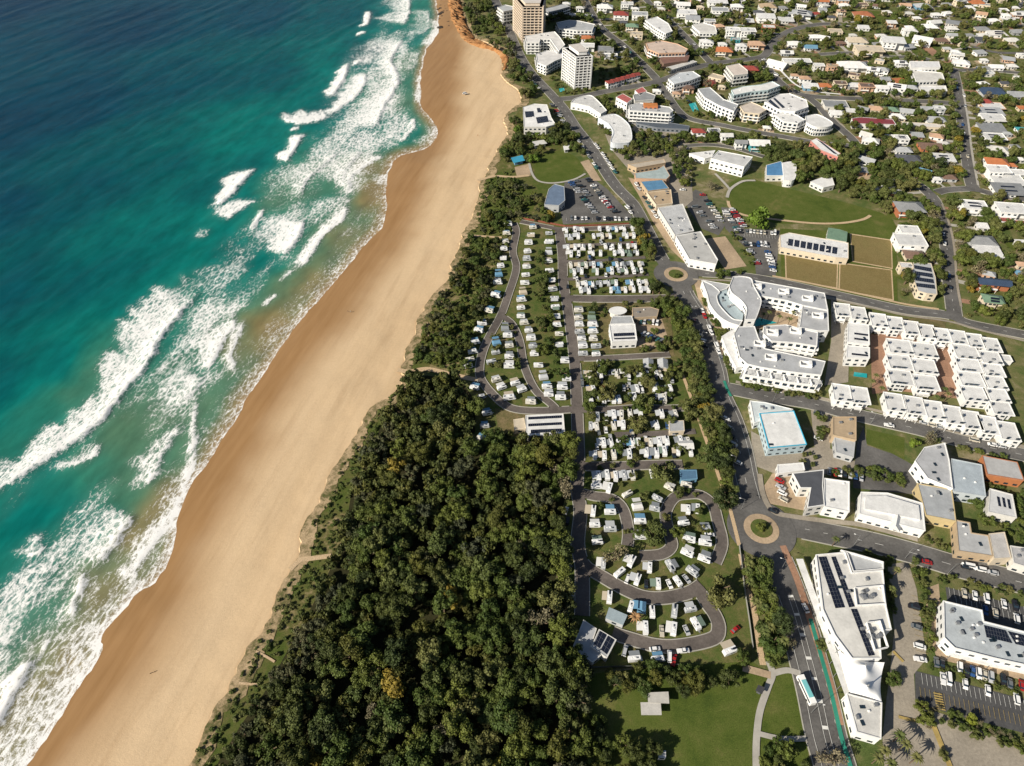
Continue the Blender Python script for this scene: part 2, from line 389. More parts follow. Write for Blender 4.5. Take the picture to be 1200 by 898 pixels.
# sea: foam and height splatted from the breakers seen in the photograph
def steps(a, b, s0, s1):
    out = [a]
    while out[-1] < b: out.append(out[-1] + s0 + (s1 - s0) * (out[-1] - a) / (b - a))
    return np.array(out)
sx = np.concatenate([[-6000, -3500, -2200, -1500, -1100, -900], np.arange(-780, -420, 2.4), np.arange(-420, -52, 1.25), [-30, 0, 40]])
sy = np.concatenate([[-500, -100], steps(20, 1010, 1.0, 2.6), [1100, 1300, 1700, 2500, 4000, 7000]])
SX, SY = np.meshgrid(sx, sy); FOAM = np.zeros_like(SX); HGT = np.zeros_like(SX)
def splat(front, back, d0=1.0, d1=.5, h=.9):
    A = [Vector((p.x, p.y)) for p in resample(catmull(PL(front, SEA), 6), 1.0)]
    Bp = [Vector((p.x, p.y)) for p in catmull(PL(back, SEA), 6)]
    L = [0]
    for a, b2 in zip(Bp, Bp[1:]): L.append(L[-1] + (b2 - a).length)
    def bat(u):
        s = u * L[-1]
        k = min(max(np.searchsorted(L, s) - 1, 0), len(Bp) - 2)
        return Bp[k].lerp(Bp[k + 1], (s - L[k]) / max(L[k + 1] - L[k], 1e-6))
    n = len(A)
    for i, a in enumerate(A):
        u = i / (n - 1); q = bat(u); ln = (q - a).length
        end = min(1.0, 6 * min(u, 1 - u) + .35)
        wob = .75 + .5 * mnoise.noise(Vector((a.x * .12, a.y * .12, 3.3)))
        k = max(3, int(ln / .55)); tv = np.linspace(0, 1, k)
        jx = mnoise.noise(Vector((a.x * .15, a.y * .15, 9))) * 2.0
        xs_ = a.x + (q.x - a.x) * tv * wob + jx; ys_ = a.y + (q.y - a.y) * tv * wob + jx * .3
        den = (d0 + (d1 - d0) * tv) * end
        den = den * np.clip((1 - tv) * 5, 0, 1) ** .5
        ix = np.clip(np.searchsorted(sx, xs_), 1, len(sx) - 1); iy = np.clip(np.searchsorted(sy, ys_), 1, len(sy) - 1)
        np.maximum.at(FOAM, (iy, ix), den); np.maximum.at(HGT, (iy, ix), 1.25 * h * end * np.exp(-tv * ln / 9.0))
def shift(pts, dx, dy): return [(x + dx, y + dy) for x, y in pts]
BRK = [
 ([(232, 345), (205, 375), (185, 400), (175, 425), (150, 455), (125, 485), (100, 510), (82, 522), (50, 542), (30, 555), (0, 575), (-30, 595)],
  [(207, 317), (175, 335), (142, 353), (122, 388), (108, 420), (104, 445), (82, 472), (45, 497), (20, 520), (0, 540), (-30, 560)], .92, .62, 1.5),
 ([(292, 358), (275, 365), (270, 375)], [(298, 338), (250, 345), (215, 365)], .62, .45, .4),
 ([(275, 372), (272, 385), (262, 397), (250, 422), (235, 436)], [(255, 375), (215, 392), (195, 392), (225, 408), (210, 430)], .95, .55, .9),
 ([(237, 442), (232, 455), (217, 467), (207, 472)], [(200, 430), (180, 440), (165, 450), (170, 462)], .8, .45, .7),
 ([(285, 377), (276, 400), (270, 422), (277, 440)], [(277, 377), (268, 400), (262, 422), (268, 442)], .9, .5, .5),
 ([(230, 465), (225, 485), (224, 500), (228, 522), (225, 542), (215, 575), (200, 610), (175, 642), (160, 665), (151, 707)],
  [(224, 468), (219, 490), (218, 515), (213, 540), (200, 572), (178, 610), (148, 640), (135, 668), (118, 700)], 1, .5, .5),
 ([(216, 500), (200, 515), (190, 537), (172, 572)], [(195, 498), (170, 522), (148, 545), (140, 575)], .75, .5, .8),
 ([(155, 607), (140, 630), (125, 647), (107, 667)], [(120, 590), (95, 602), (55, 628), (75, 655)], .8, .42, 1.2),
 ([(101, 670), (94, 690), (85, 712), (80, 725)], [(92, 668), (85, 688), (76, 710), (72, 722)], .95, .5, .8),
 ([(117, 522), (110, 535), (95, 543), (70, 550)], [(97, 518), (82, 528), (62, 538), (50, 552)], .8, .45, .6),
 ([(46, 630), (45, 650), (30, 652)], [(36, 622), (18, 645), (2, 645)], .8, .45, .7),
 ([(40, 774), (27, 795), (12, 823), (0, 843), (-15, 862)], [(26, 775), (6, 788), (-8, 798), (-15, 825), (-40, 850)], 1, .8, 1.4),
 ([(56, 752), (47, 764)], [(49, 752), (41, 762)], .9, .5, .5),
 ([(407, 75), (404, 90), (392, 110), (385, 115)], [(394, 80), (387, 98), (377, 110), (378, 114)], 1, .8, 1.3),
 ([(427, 86), (426, 100), (415, 115), (400, 125), (385, 137)], [(406, 88), (398, 105), (390, 116), (382, 127), (362, 130)], .95, .8, 1.0),
 ([(388, 137), (352, 146), (328, 140)], [(378, 127), (345, 128), (328, 133)], 1, .7, 1.0),
 ([(474, 42), (465, 57), (457, 72), (464, 85), (465, 100), (450, 125), (440, 147), (430, 156)], [(428, 40), (424, 60), (435, 80), (440, 88), (424, 110), (398, 130), (378, 145), (405, 155)], .92, .6, 1.0),
 ([(479, -8), (479, 15), (472, 30)], [(440, -10), (450, 12), (428, 24)], .85, .5, .9),
 ([(433, 14), (431, 27), (422, 32)], [(426, 14), (424, 24), (417, 31)], 1, .8, 1.2),
 ([(428, 38), (416, 43)], [(422, 37), (416, 40)], 1, .8, .9),
 ([(424, 71), (414, 77)], [(418, 70), (412, 75)], 1, .8, .9),
 ([(511, 25), (515, 32), (507, 47), (500, 54)], [(496, 20), (502, 35), (492, 47), (488, 55)], .95, .5, .6),
 ([(500, 12), (503, 30), (492, 42)], [(472, 10), (478, 30), (472, 40)], .6, .45, .4),
 ([(485, 139), (484, 150), (477, 159), (468, 168)], [(480, 139), (478, 149), (472, 157), (462, 166)], .95, .6, .6),
 ([(511, 147), (511, 160), (500, 171)], [(494, 150), (488, 162), (472, 173)], .62, .4, .2),
 ([(495, 87), (490, 107), (491, 122)], [(488, 87), (484, 107), (484, 122)], .9, .5, .4),
 ([(490, 60), (487, 75), (480, 84)], [(470, 62), (466, 76), (466, 86)], .6, .45, .4),
 ([(356, 159), (345, 175), (335, 191)], [(340, 158), (328, 172), (315, 186)], 1, .85, 1.4),
 ([(349, 151), (340, 154)], [(343, 149), (338, 152)], 1, .8, .8),
 ([(298, 199), (282, 215), (267, 232), (254, 242)], [(260, 204), (252, 222), (243, 238), (238, 245)], 1, .85, 1.4),
 ([(300, 236), (282, 245), (265, 258)], [(265, 234), (248, 241), (240, 249)], .9, .7, .7),
 ([(356, 260), (345, 285), (332, 300)], [(304, 252), (293, 272), (315, 293)], 1, .8, 1.2),
 ([(309, 246), (300, 262), (294, 272)], [(304, 246), (296, 260), (290, 270)], 1, .7, .9),
 ([(396, 179), (375, 197), (360, 210), (356, 217), (350, 232)], [(352, 178), (342, 200), (334, 222), (332, 230), (336, 234)], .78, .42, .9),
 ([(421, 178), (405, 200), (397, 214)], [(394, 177), (378, 198), (370, 214)], .8, .45, .7),
 ([(447, 184), (425, 197), (408, 212), (409, 224)], [(425, 179), (405, 193), (384, 210), (386, 222)], .85, .5, .7),
 ([(407, 242), (400, 260), (385, 270), (372, 285), (360, 305), (347, 317)], [(395, 243), (381, 260), (366, 270), (354, 288), (343, 302), (333, 312)], 1, .7, .8),
 ([(408, 230), (405, 240), (395, 246)], [(358, 232), (355, 242), (358, 248)], .6, .45, .3),
 ([(325, 347), (315, 354), (307, 360)], [(321, 346), (311, 352), (303, 359)], .95, .6, .4),
 ([(341, 319), (334, 325), (328, 330)], [(334, 318), (328, 324), (324, 328)], .85, .6, .4),
 ([(296, 312), (270, 330), (235, 345)], [(225, 308), (212, 318), (205, 322)], .5, .4, .2),
 ([(243, 270), (238, 280)], [(222, 268), (222, 280)], .5, .42, .1),
 ([(452, 205), (446, 217)], [(432, 204), (436, 214)], .7, .45, .2),
 ([(60, 660), (45, 690), (28, 720)], [(20, 655), (8, 690), (0, 712)], .5, .4, .2),
]
for f0, b0, d0, d1, hh in BRK: splat(f0, b0, d0, d1, hh)
i0 = WATER_PX.index((454, 245)); i1 = WATER_PX.index((8, 935))
wl = [((p.x, p.y)) for p in WL]
sea_d = np.full(SX.shape, 9e3); near = (SX > -800) & (SX < 60) & (SY > 0) & (SY < 1100)
sea_d[near] = dist_line(SX[near], SY[near], coarse(WL, 2))
_, PYS = PX(SX, np.maximum(SY, 30), SEA)
lacew = np.interp(PYS, [0, 150, 260, 350, 500, 700, 745, 900], [10, 10, 16, 20, 18, 16, 28, 36])
lacem = np.interp(PYS, [150, 250, 300, 520, 640, 700, 760, 900], [.3, .38, .42, .46, .55, .6, .7, .76])
lace = lacem * np.clip(1.15 - sea_d / lacew, 0, 1) ** .6
FOAM = np.maximum(FOAM, np.where(near, lace, 0))
FOAM = np.maximum(FOAM, np.where(near & (sea_d < 1.4), np.interp(PYS, [0, 200, 500, 700], [.72, .62, .66, .85]), 0))
def blur(A, k):
    for _ in range(k):
        B = A.copy(); B[1:-1, 1:-1] = (A[1:-1, 1:-1] * 4 + A[:-2, 1:-1] + A[2:, 1:-1] + A[1:-1, :-2] + A[1:-1, 2:]) / 8; A = B
    return A
U_ = SX * math.sin(R(76)) - SY * math.cos(R(76)); V_ = SX * math.cos(R(76)) + SY * math.sin(R(76))
band = np.clip((sea_d - 6) / 20, 0, 1) * np.clip((np.interp(PYS, [0, 200, 400, 700, 900], [85, 110, 115, 80, 60]) - sea_d) / 30, 0, 1)
streak = np.clip((fbm(U_ * .9, V_ * .4, .045, 81, 5) - .38) * 4.0, 0, 1)
FOAM = np.maximum(FOAM, np.where(near, band * streak * .66, 0))
halo = blur(FOAM, 18) * .8
FOAM = np.maximum(FOAM, halo)
FOAM = blur(FOAM, 1); HGT = blur(HGT, 3)
# tone: 0 deep blue .. 1 sandy shallows, from soundings read off the photograph
TN = [(0, 0, .0), (-200, 100, 0), (150, 30, .06), (300, 20, .18), (400, 20, .31), (430, 60, .37), (470, 45, .5), (487, 75, .72), (500, 20, .6), (0, 150, .08), (100, 120, .13), (200, 100, .23), (300, 90, .31), (380, 130, .4), (0, 250, .2), (100, 220, .27), (180, 200, .34), (230, 220, .40), (300, 190, .40), (350, 230, .72), (330, 240, .7), (320, 270, .5), (290, 240, .42), (370, 210, .66), (395, 165, .5), (430, 160, .45), (460, 155, .52), (470, 120, .7), (470, 100, .66), (0, 350, .29), (80, 330, .35), (150, 320, .39), (200, 300, .43), (260, 290, .43), (300, 310, .45), (280, 335, .5), (330, 330, .75), (375, 240, .6), (400, 200, .72), (430, 195, .88), (440, 230, .95), (405, 280, .82), (360, 330, .9), (320, 385, .97), (0, 450, .35), (60, 430, .39), (112, 435, .66), (90, 465, .66), (60, 490, .56), (200, 405, .55), (230, 440, .62), (270, 415, .85), (245, 470, .72), (150, 500, .74), (190, 490, .76), (50, 570, .5), (20, 610, .46), (100, 550, .66), (80, 580, .47), (50, 600, .44), (150, 560, .7), (120, 610, .52), (195, 545, .7), (205, 580, .9), (170, 620, .92), (60, 650, .55), (30, 680, .47), (60, 720, .62), (100, 690, .85), (120, 700, .9), (20, 750, .6), (50, 770, .8), (30, 830, .88), (80, 790, .95), (0, 870, .9), (-100, 600, .3), (-100, 800, .4), (-300, 400, .1), (300, -60, .12), (450, -60, .4)]
num = np.zeros_like(SX); den = np.zeros_like(SX)
wx = SX + (fbm(SX, SY, .02, 21) - .5) * 26; wy = SY + (fbm(SX, SY, .02, 31) - .5) * 26
for px_, py_, tv in TN:
    q = P(px_, py_, SEA); d2 = ((wx - q.x) ** 2 + ((wy - q.y) * .8) ** 2) + 60.0
    w_ = 1 / d2 ** 1.6; num += w_ * tv; den += w_
TONE = num / den
TONE = np.maximum(TONE, np.where(near, np.clip(1.02 - sea_d / np.interp(PYS, [0, 120, 200, 450, 600, 900], [26, 30, 52, 48, 36, 34]), 0, 1), 0))
TONE = TONE + (fbm(SX, SY, .035, 41) - .5) * .10
inland = pip(SX, SY, west_of(WL)); calm = np.clip(sea_d / 25, 0, 1)
# swell lines run along the shore
ca, sa = math.cos(R(66)), math.sin(R(66)); U = SX * sa - SY * ca; Vv = SX * ca + SY * sa
swell = np.sin(U * .16 + (fbm(Vv * .4, U, .02, 51) - .5) * 14) * .16 + (fbm(U * 1.0, Vv * .25, .09, 61) - .5) * .5
fine = (np.abs(SX) < 800) & (SY < 1050)
SZ = SEA + calm * np.where(fine, swell, 0) + HGT * np.clip(sea_d / 12, .1, 1) + np.where(fine, FOAM * (fbm(SX, SY, .5, 71) - .5) * .5, 0) * np.clip(sea_d / 10, 0, 1)
m, t, b = nodes('sea_water')
a1 = N(t, 'ShaderNodeAttribute', attribute_name='tone'); a2 = N(t, 'ShaderNodeAttribute', attribute_name='foam')
cr = ramp(t, a1.outputs['Fac'], [(0, (.001, .024, .056)), (.2, (.001, .046, .074)), (.36, (.001, .080, .086)), (.47, (.002, .14, .122)), (.6, (.022, .165, .118)), (.74, (.075, .165, .10)), (.88, (.18, .165, .075)), (1, (.27, .18, .08))])
mp = N(t, 'ShaderNodeMapping'); tc = N(t, 'ShaderNodeTexCoord'); t.links.new(tc.outputs['Object'], mp.inputs['Vector'])
mp.vector_type = 'TEXTURE'; mp.inputs['Rotation'].default_value = (0, 0, R(76)); mp.inputs['Scale'].default_value = (2.2, 1, 1)
n1 = noisen(t, .34, 7, .74, mp.outputs[0], 1.6); n2 = noisen(t, 1.25, 4, .7, None, 1.2); n3 = noisen(t, .12, 4, .6, mp.outputs[0])
n0 = noisen(t, .05, 3, .6)
vc = mixc(t, 1.0, cr.outputs[0], ramp(t, n3.outputs['Fac'], [(.3, (.78,) * 3), (.7, (1.2,) * 3)]).outputs[0], 'MULTIPLY')
lac = math_n(t, 'ADD', math_n(t, 'MULTIPLY', n1.outputs['Fac'], .5), math_n(t, 'ADD', math_n(t, 'MULTIPLY', n2.outputs['Fac'], .38), math_n(t, 'MULTIPLY', n0.outputs['Fac'], .12)))
dv = N(t, 'ShaderNodeVectorMath', operation='MULTIPLY_ADD'); t.links.new(n2.outputs['Color'], dv.inputs[0]); dv.inputs[1].default_value = (1.8, 1.8, 0); t.links.new(mp.outputs[0], dv.inputs[2])
vor = N(t, 'ShaderNodeTexVoronoi', feature='DISTANCE_TO_EDGE'); vor.inputs['Scale'].default_value = .42; t.links.new(dv.outputs[0], vor.inputs['Vector'])
net = ramp(t, vor.outputs['Distance'], [(0, (1,) * 3), (.12, (.45,) * 3), (.35, (0,) * 3)])
fv = math_n(t, 'ADD', math_n(t, 'MULTIPLY', a2.outputs['Fac'], .56), math_n(t, 'ADD', math_n(t, 'MULTIPLY', math_n(t, 'SUBTRACT', lac, .5), 2.1), math_n(t, 'MULTIPLY', math_n(t, 'SUBTRACT', net.outputs[0], .35), .22)))
fm = ramp(t, fv, [(.24, (0, 0, 0)), (.36, (.45,) * 3), (.48, (1, 1, 1))])
thin = math_n(t, 'MULTIPLY', a2.outputs['Fac'], .10)
gate = ramp(t, a2.outputs['Fac'], [(.05, (0, 0, 0)), (.2, (1, 1, 1))])
fac = math_n(t, 'MAXIMUM', math_n(t, 'MULTIPLY', fm.outputs[0], gate.outputs[0]), thin)
t.links.new(mixc(t, fac, vc, (.80, .80, .79)), b.inputs['Base Color'])
rf = ramp(t, fac, [(0, (.22,) * 3), (.6, (.85,) * 3)]); t.links.new(rf.outputs[0], b.inputs['Roughness'])
b.inputs['IOR'].default_value = 1.33; b.inputs['Specular IOR Level'].default_value = .25
hb = math_n(t, 'ADD', math_n(t, 'MULTIPLY', n2.outputs['Fac'], .5), math_n(t, 'ADD', n3.outputs['Fac'], math_n(t, 'MULTIPLY', fac, .6)))
bump(t, b, hb, .35, .5)
struct('sea', gridmesh('sea', sx, sy, SZ, m, {'tone': TONE, 'foam': FOAM}))

# ------------------------------------------------------------------ land cover, roads, paths
LAYER = [0.02]
def zone(name, px, mat, occ=0, smooth=0, z=None):
    """a sheet of lawn, paving or soil, a little above the one below"""
    LAYER[0] += .004; zz = LAYER[0] if z is None else z
    pts = PL(px, zz)
    if smooth: pts = catmull(pts + [pts[0]], smooth)[:-1]
    pts = ccw([(p.x, p.y) for p in pts])
    o = struct(name, mdata(name, [(x, y, zz) for x, y in pts], [tuple(range(len(pts)))], mat))
    if occ: occ_poly(pts, occ)
    return zz
ROADS = []
def road(name, px, w, mat, kerb=True, dash=False, edge=False, occ=2, k=5, closed=False):
    c = catmull(PL(px, 0), k) if k else PL(px, 0)
    c = resample(c, 2.5); ROADS.append((c, w / 2, name, mat, kerb, dash, edge))
    if occ:
        for p in c:
            r = w / 2 + .6; occ_poly([(p.x - r, p.y - r), (p.x + r, p.y - r), (p.x + r, p.y + r), (p.x - r, p.y + r)], occ)
def tangents(c):
    out = []
    for i in range(len(c)):
        d = (c[min(i + 1, len(c) - 1)] - c[max(i - 1, 0)]); d.z = 0; d.normalize(); out.append(Vector((-d.y, d.x, 0)))
    return out
def ribbon(c, nrm, a, b2, z, z0=None, keep=None):
    v, f = [], []
    for p, n in zip(c, nrm):
        for o_ in (a, b2): v.append((p.x + n.x * o_, p.y + n.y * o_, z))
    m_ = len(c)
    for i in range(m_ - 1):
        if keep is None or (keep[i] and keep[i + 1]): f.append((2 * i + 1, 2 * i, 2 * i + 2, 2 * i + 3))
    if z0 is not None:
        base = len(v); v += [(x, y, z0) for x, y, _ in v]
        for i in range(m_ - 1):
            if keep is None or (keep[i] and keep[i + 1]):
                f += [(2 * i, base + 2 * i, base + 2 * i + 2, 2 * i + 2), (2 * i + 3, base + 2 * i + 3, base + 2 * i + 1, 2 * i + 1)]
    return v, f
def build_roads():
    arr = [np.array([(p.x, p.y) for p in c]) for c, *_ in ROADS]
    for i, (c, hw, name, mat, kerb, dash, edge) in enumerate(ROADS):
        LAYER[0] += .004; z = LAYER[0]; nr = tangents(c)
        v, f = ribbon(c, nr, -hw, hw, z)
        o = struct(name, mdata(name, v, f, mat))
        def clear(off):
            keep = []
            for p, n in zip(c, nr):
                q = np.array((p.x + n.x * off, p.y + n.y * off)); ok = True
                for j, (c2, hw2, *_r) in enumerate(ROADS):
                    if j != i and np.min(((arr[j] - q) ** 2).sum(1)) < (hw2 + .3) ** 2: ok = False; break
                if ok:
                    for (x, y, r) in ISLES:
                        if (q[0] - x) ** 2 + (q[1] - y) ** 2 < r * r: ok = False
                keep.append(ok)
            return keep
        if kerb:
            mb = MB()
            for sgn in (-1, 1):
                v, f = ribbon(c, nr, sgn * hw, sgn * (hw + .42), z + .12, 0.0, clear(sgn * (hw + .2))) if sgn > 0 else ribbon(c, nr, -hw - .42, -hw, z + .12, 0.0, clear(-hw - .2))
                mb.add(v, f)
            if mb.f: obj('kerb', mb.me('kerb', M['kerb']), o)
        if dash or edge:
            mb = MB(); keep = clear(0)
            if dash:
                v, f = ribbon(c, nr, -.09, .09, z + .006, None, [k and (n % 4 < 2) for n, k in enumerate(keep)]); mb.add(v, f)
            if edge:
                for s_ in (-1, 1):
                    v, f = ribbon(c, nr, s_ * (hw - 1.9) - .08, s_ * (hw - 1.9) + .08, z + .006, None, clear(s_ * (hw - 1.9))); mb.add(v, f)
            if mb.f: obj('road_marking', mb.me('road_marking', M['line']), o)
ISLES = []
# soils and lawns
M['lip'] = ground_mat('sandy_scrub', [(.06, .085, .02), (.15, .13, .06), (.40, .30, .18), (.52, .39, .245)], .09, .35, b_s=.6)
lw = [5.5 + 4.5 * mnoise.noise(Vector((p.x * .06, p.y * .06, 7))) + 2.5 * mnoise.noise(Vector((p.x * .25, p.y * .25, 2))) for p in DL]
lv, lf = [], []
for i, p in enumerate(DL):
    a, b_ = DL[max(i - 1, 0)], DL[min(i + 1, len(DL) - 1)]; d = (b_ - a).normalized()
    n2 = Vector((-d.y, d.x, 0)); lv += [(p.x - n2.x * .2, p.y - n2.y * .2, .20), (p.x + n2.x * max(1.5, lw[i]), p.y + n2.y * max(1.5, lw[i]), .205)]
for i in range(len(DL) - 1): lf.append((2 * i + 1, 2 * i, 2 * i + 2, 2 * i + 3))
struct('dune_lip', mdata('dune_lip', lv, lf, M['lip']))
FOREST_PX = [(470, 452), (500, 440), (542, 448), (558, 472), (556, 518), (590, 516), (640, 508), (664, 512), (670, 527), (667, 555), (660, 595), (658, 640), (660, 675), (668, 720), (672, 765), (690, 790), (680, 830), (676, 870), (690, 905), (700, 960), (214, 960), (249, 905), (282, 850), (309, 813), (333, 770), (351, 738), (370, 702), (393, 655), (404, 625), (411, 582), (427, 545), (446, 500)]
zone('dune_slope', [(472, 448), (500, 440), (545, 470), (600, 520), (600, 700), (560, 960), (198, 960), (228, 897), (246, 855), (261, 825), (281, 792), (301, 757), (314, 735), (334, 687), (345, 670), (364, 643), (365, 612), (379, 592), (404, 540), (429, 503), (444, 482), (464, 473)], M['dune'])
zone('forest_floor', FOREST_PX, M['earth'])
zone('north_dune_slope', [(568, 214), (576, 202), (588, 176), (601, 158), (598, 143), (612, 125), (660, 160), (640, 262), (600, 262), (590, 300), (560, 390), (545, 442), (478, 432), (482, 420), (493, 392), (503, 364), (515, 350), (532, 327), (542, 297), (554, 267), (565, 237)], M['dune'])
zone('holiday_park_ground', [(600, 258), (745, 262), (768, 300), (770, 345), (792, 362), (808, 420), (820, 470), (838, 520), (850, 570), (855, 610), (880, 660), (885, 720), (880, 780), (760, 780), (690, 788), (668, 760), (660, 600), (670, 520), (600, 515), (560, 520), (552, 440), (566, 380), (585, 320), (592, 275)], M['parkgrass'])
zone('park_lawn', [(690, 790), (760, 783), (880, 775), (905, 790), (935, 780), (950, 905), (965, 960), (690, 960), (680, 880)], M['lawn'])
zone('oval_lawn', [(626, 195), (640, 179), (660, 178), (676, 185), (684, 198), (676, 208), (650, 213), (630, 210)], M['lawn'], smooth=4)
zone('grove_lawn', [(855, 215), (870, 208), (900, 215), (940, 225), (1000, 240), (1045, 256), (1044, 281), (995, 272), (960, 262), (910, 262), (870, 250), (853, 238)], M['lawn'], smooth=3)
zone('club_lawn', [(566, 214), (590, 208), (622, 220), (625, 245), (600, 250), (575, 250), (560, 240)], M['lawn'], smooth=4)
zone('vacant_lot_lawn', [(1016, 503), (1060, 513), (1060, 543), (1047, 540), (1044, 530), (1014, 520)], M['lawn'])
zone('verge_lawn', [(886, 862), (905, 795), (930, 785), (947, 862), (915, 868)], M['lawn'])
zone('gate_lawn', [(1000, 375), (1110, 372), (1105, 400), (1080, 440), (1000, 440)], M['verge'])
zone('house_lawn', [(1022, 149), (1055, 150), (1052, 158), (1024, 157)], M['lawn'])
zone('hill_lawn', [(1000, 12), (1080, 15), (1095, 24), (1050, 30), (1000, 22)], M['lawn'])
zone('far_lawn', [(1165, -4), (1200, -6), (1230, 8), (1170, 10)], M['lawn'])
# paving
zone('surf_club_car_park', [(662, 214), (692, 207), (712, 222), (745, 258), (660, 263), (655, 240)], M['asphalt'], 2)
zone('shop_car_park', [(845, 243), (860, 244), (872, 268), (914, 270), (909, 324), (886, 322), (884, 300), (850, 268)], M['asphalt'], 2)
zone('rear_car_park', [(803, 232), (815, 222), (828, 228), (835, 246), (850, 264), (842, 276), (822, 268), (806, 244)], M['asphalt'], 2)
zone('bistro_car_park', [(1072, 786), (1210, 822), (1210, 862), (1120, 838), (1073, 824)], M['asphalt_dark'], 2)
zone('mall_car_park', [(1108, 688), (1210, 714), (1210, 744), (1150, 730), (1110, 704)], M['asphalt_dark'], 2)
zone('delivery_yard', [(1040, 662), (1064, 658), (1074, 690), (1080, 730), (1086, 772), (1071, 790), (1073, 826), (1120, 842), (1215, 888), (1215, 960), (1040, 960), (1034, 864), (1048, 740)], M['paving'], 2)
zone('mall_forecourt', [(1084, 690), (1100, 684), (1106, 750), (1200, 785), (1210, 800), (1098, 772), (1088, 740)], M['tanpave'], 2)
zone('service_station_forecourt', [(880, 505), (925, 530), (966, 522), (1010, 545), (985, 556), (910, 556), (882, 545)], M['paving'], 2)
zone('corner_forecourt', [(905, 555), (945, 552), (950, 600), (900, 590), (895, 570)], M['tanpave'], 2)
zone('shop_lane', [(950, 478), (975, 487), (972, 540), (955, 530)], M['paving'], 2)
zone('block_paving', [(1004, 520), (1012, 500), (1016, 522), (1046, 532), (1070, 545), (1076, 580), (1000, 572), (1000, 560)], M['asphalt'])
zone('red_lane', [(1020, 392), (1042, 392), (1040, 460), (1022, 462)], M['redpave'], 2)
zone('red_yard', [(1030, 388), (1110, 400), (1128, 468), (1104, 465), (1030, 455)], M['redpave'], 2)
zone('resort_court', [(884, 370), (900, 352), (940, 362), (936, 384), (884, 386)], M['tanpave'], 2)
zone('resort_side_path', [(974, 350), (996, 368), (994, 448), (966, 452), (974, 400)], M['paving'], 2)
zone('resort_forecourt', [(812, 326), (824, 330), (838, 366), (850, 400), (846, 420), (824, 372)], M['tanpave'])
zone('street_forecourt', [(736, 208), (752, 212), (776, 244), (800, 285), (812, 306), (806, 311), (786, 292), (764, 258), (748, 228)], M['tanpave'])
zone('loading_apron', [(828, 280), (850, 277), (875, 312), (850, 316), (838, 300)], M['tanpave'], 2)
zone('brick_driveway', [(1070, 50), (1080, 47), (1098, 60), (1094, 66)], M['redpave'], 2)
zone('playground_softfall', [(603, 196), (620, 192), (622, 206), (606, 208)], M['tanpave'])
zone('town_paving', [(700, 135), (745, 140), (808, 160), (812, 235), (800, 245), (770, 240), (742, 205), (716, 175)], M['paving'])
zone('plaza_paving', [(680, 190), (690, 187), (705, 212), (695, 212)], M['tanpave'])
zone('amenities_yard', [(580, 478), (618, 486), (618, 512), (585, 512)], M['verge'])
zone('kiosk_yard', [(700, 355), (785, 352), (790, 416), (706, 414)], M['verge'])
zone('kiosk_drive', [(740, 374), (775, 372), (784, 400), (760, 410), (744, 404)], M['tanpave'])
zone('bowls_surround', [(914, 268), (1050, 274), (1052, 356), (985, 346), (916, 333)], M['lawn'], 2)
for px in ([(921, 296), (981, 307), (980, 337), (922, 327)], [(985, 309), (1044, 317), (1046, 351), (984, 339)], [(997, 275), (1044, 282), (1045, 314), (1000, 306)]):
    cx_ = sum(p[0] for p in px) / 4; cy_ = sum(p[1] for p in px) / 4
    zone('green_border', [(cx_ + (x - cx_) * 1.05, cy_ + (y - cy_) * 1.07) for x, y in px], M['sandpath'], 2)
    zone('bowling_green', px, M['green'], 2)
# roads
A = M['asphalt']; AP = M['asphalt_park']
road('main_road', [(560, -40), (590, 20), (608, 62), (622, 85), (645, 110), (660, 127), (675, 150), (692, 172), (712, 205), (725, 222), (742, 240), (757, 268), (775, 303), (786, 316)], 9.5, A, dash=True)
road('main_road', [(797, 330), (802, 345), (814, 365), (825, 390), (832, 415), (838, 435), (843, 462), (856, 492), (866, 525), (873, 560), (881, 590), (886, 608)], 13, A, dash=True, edge=True)
road('main_road', [(897, 632), (908, 655), (922, 690), (934, 725), (946, 770), (957, 812), (968, 863), (978, 897), (992, 950)], 15.5, A)
road('club_street', [(798, 319), (815, 320), (860, 323), (907, 330), (962, 342), (1020, 355), (1062, 364), (1112, 370), (1137, 380), (1197, 392), (1260, 405)], 8, A, dash=True)
road('resort_street', [(846, 455), (860, 457), (900, 465), (950, 473), (1000, 486), (1075, 503), (1125, 517), (1197, 533), (1260, 546)], 9, A, dash=True)
road('mall_street', [(898, 616), (925, 617), (975, 627), (1025, 637), (1075, 650), (1125, 665), (1197, 683), (1260, 700)], 11.5, A, dash=True)
road('hill_street', [(1119, 372), (1117, 360), (1112, 320), (1109, 287), (1102, 257), (1095, 235), (1080, 220), (1066, 212)], 9, A, dash=True)
road('side_street', [(1098, 226), (1110, 223), (1140, 222), (1170, 229), (1240, 240)], 7.5, A)
road('long_street', [(1141, 222), (1137, 210), (1132, 175), (1127, 137), (1122, 105), (1117, 82)], 9.5, A, dash=True)
road('crest_street', [(960, 64), (1010, 62), (1045, 67), (1080, 68), (1120, 82), (1150, 82), (1215, 88)], 7, A)
road('upper_street', [(676, -20), (700, 27), (732, 55), (762, 85), (772, 96)], 9, A)
road('cross_street', [(652, 117), (680, 114), (712, 107), (770, 96), (825, 77), (875, 70), (895, 66), (903, 55), (912, 45), (930, 35), (958, 29), (985, 28)], 9, A)
road('back_street', [(745, -20), (757, 0), (782, 22), (807, 47), (832, 73)], 8, A)
road('ridge_street', [(892, 68), (907, 90), (925, 105), (948, 113), (1000, 116), (1075, 119), (1120, 122)], 9, A)
road('grove_street', [(945, 113), (960, 125), (975, 142), (1000, 165), (1010, 185)], 8, A)
road('lower_street', [(770, 96), (782, 112), (795, 130), (810, 140), (845, 147), (875, 153), (925, 162), (960, 168), (1000, 172)], 7.5, A)
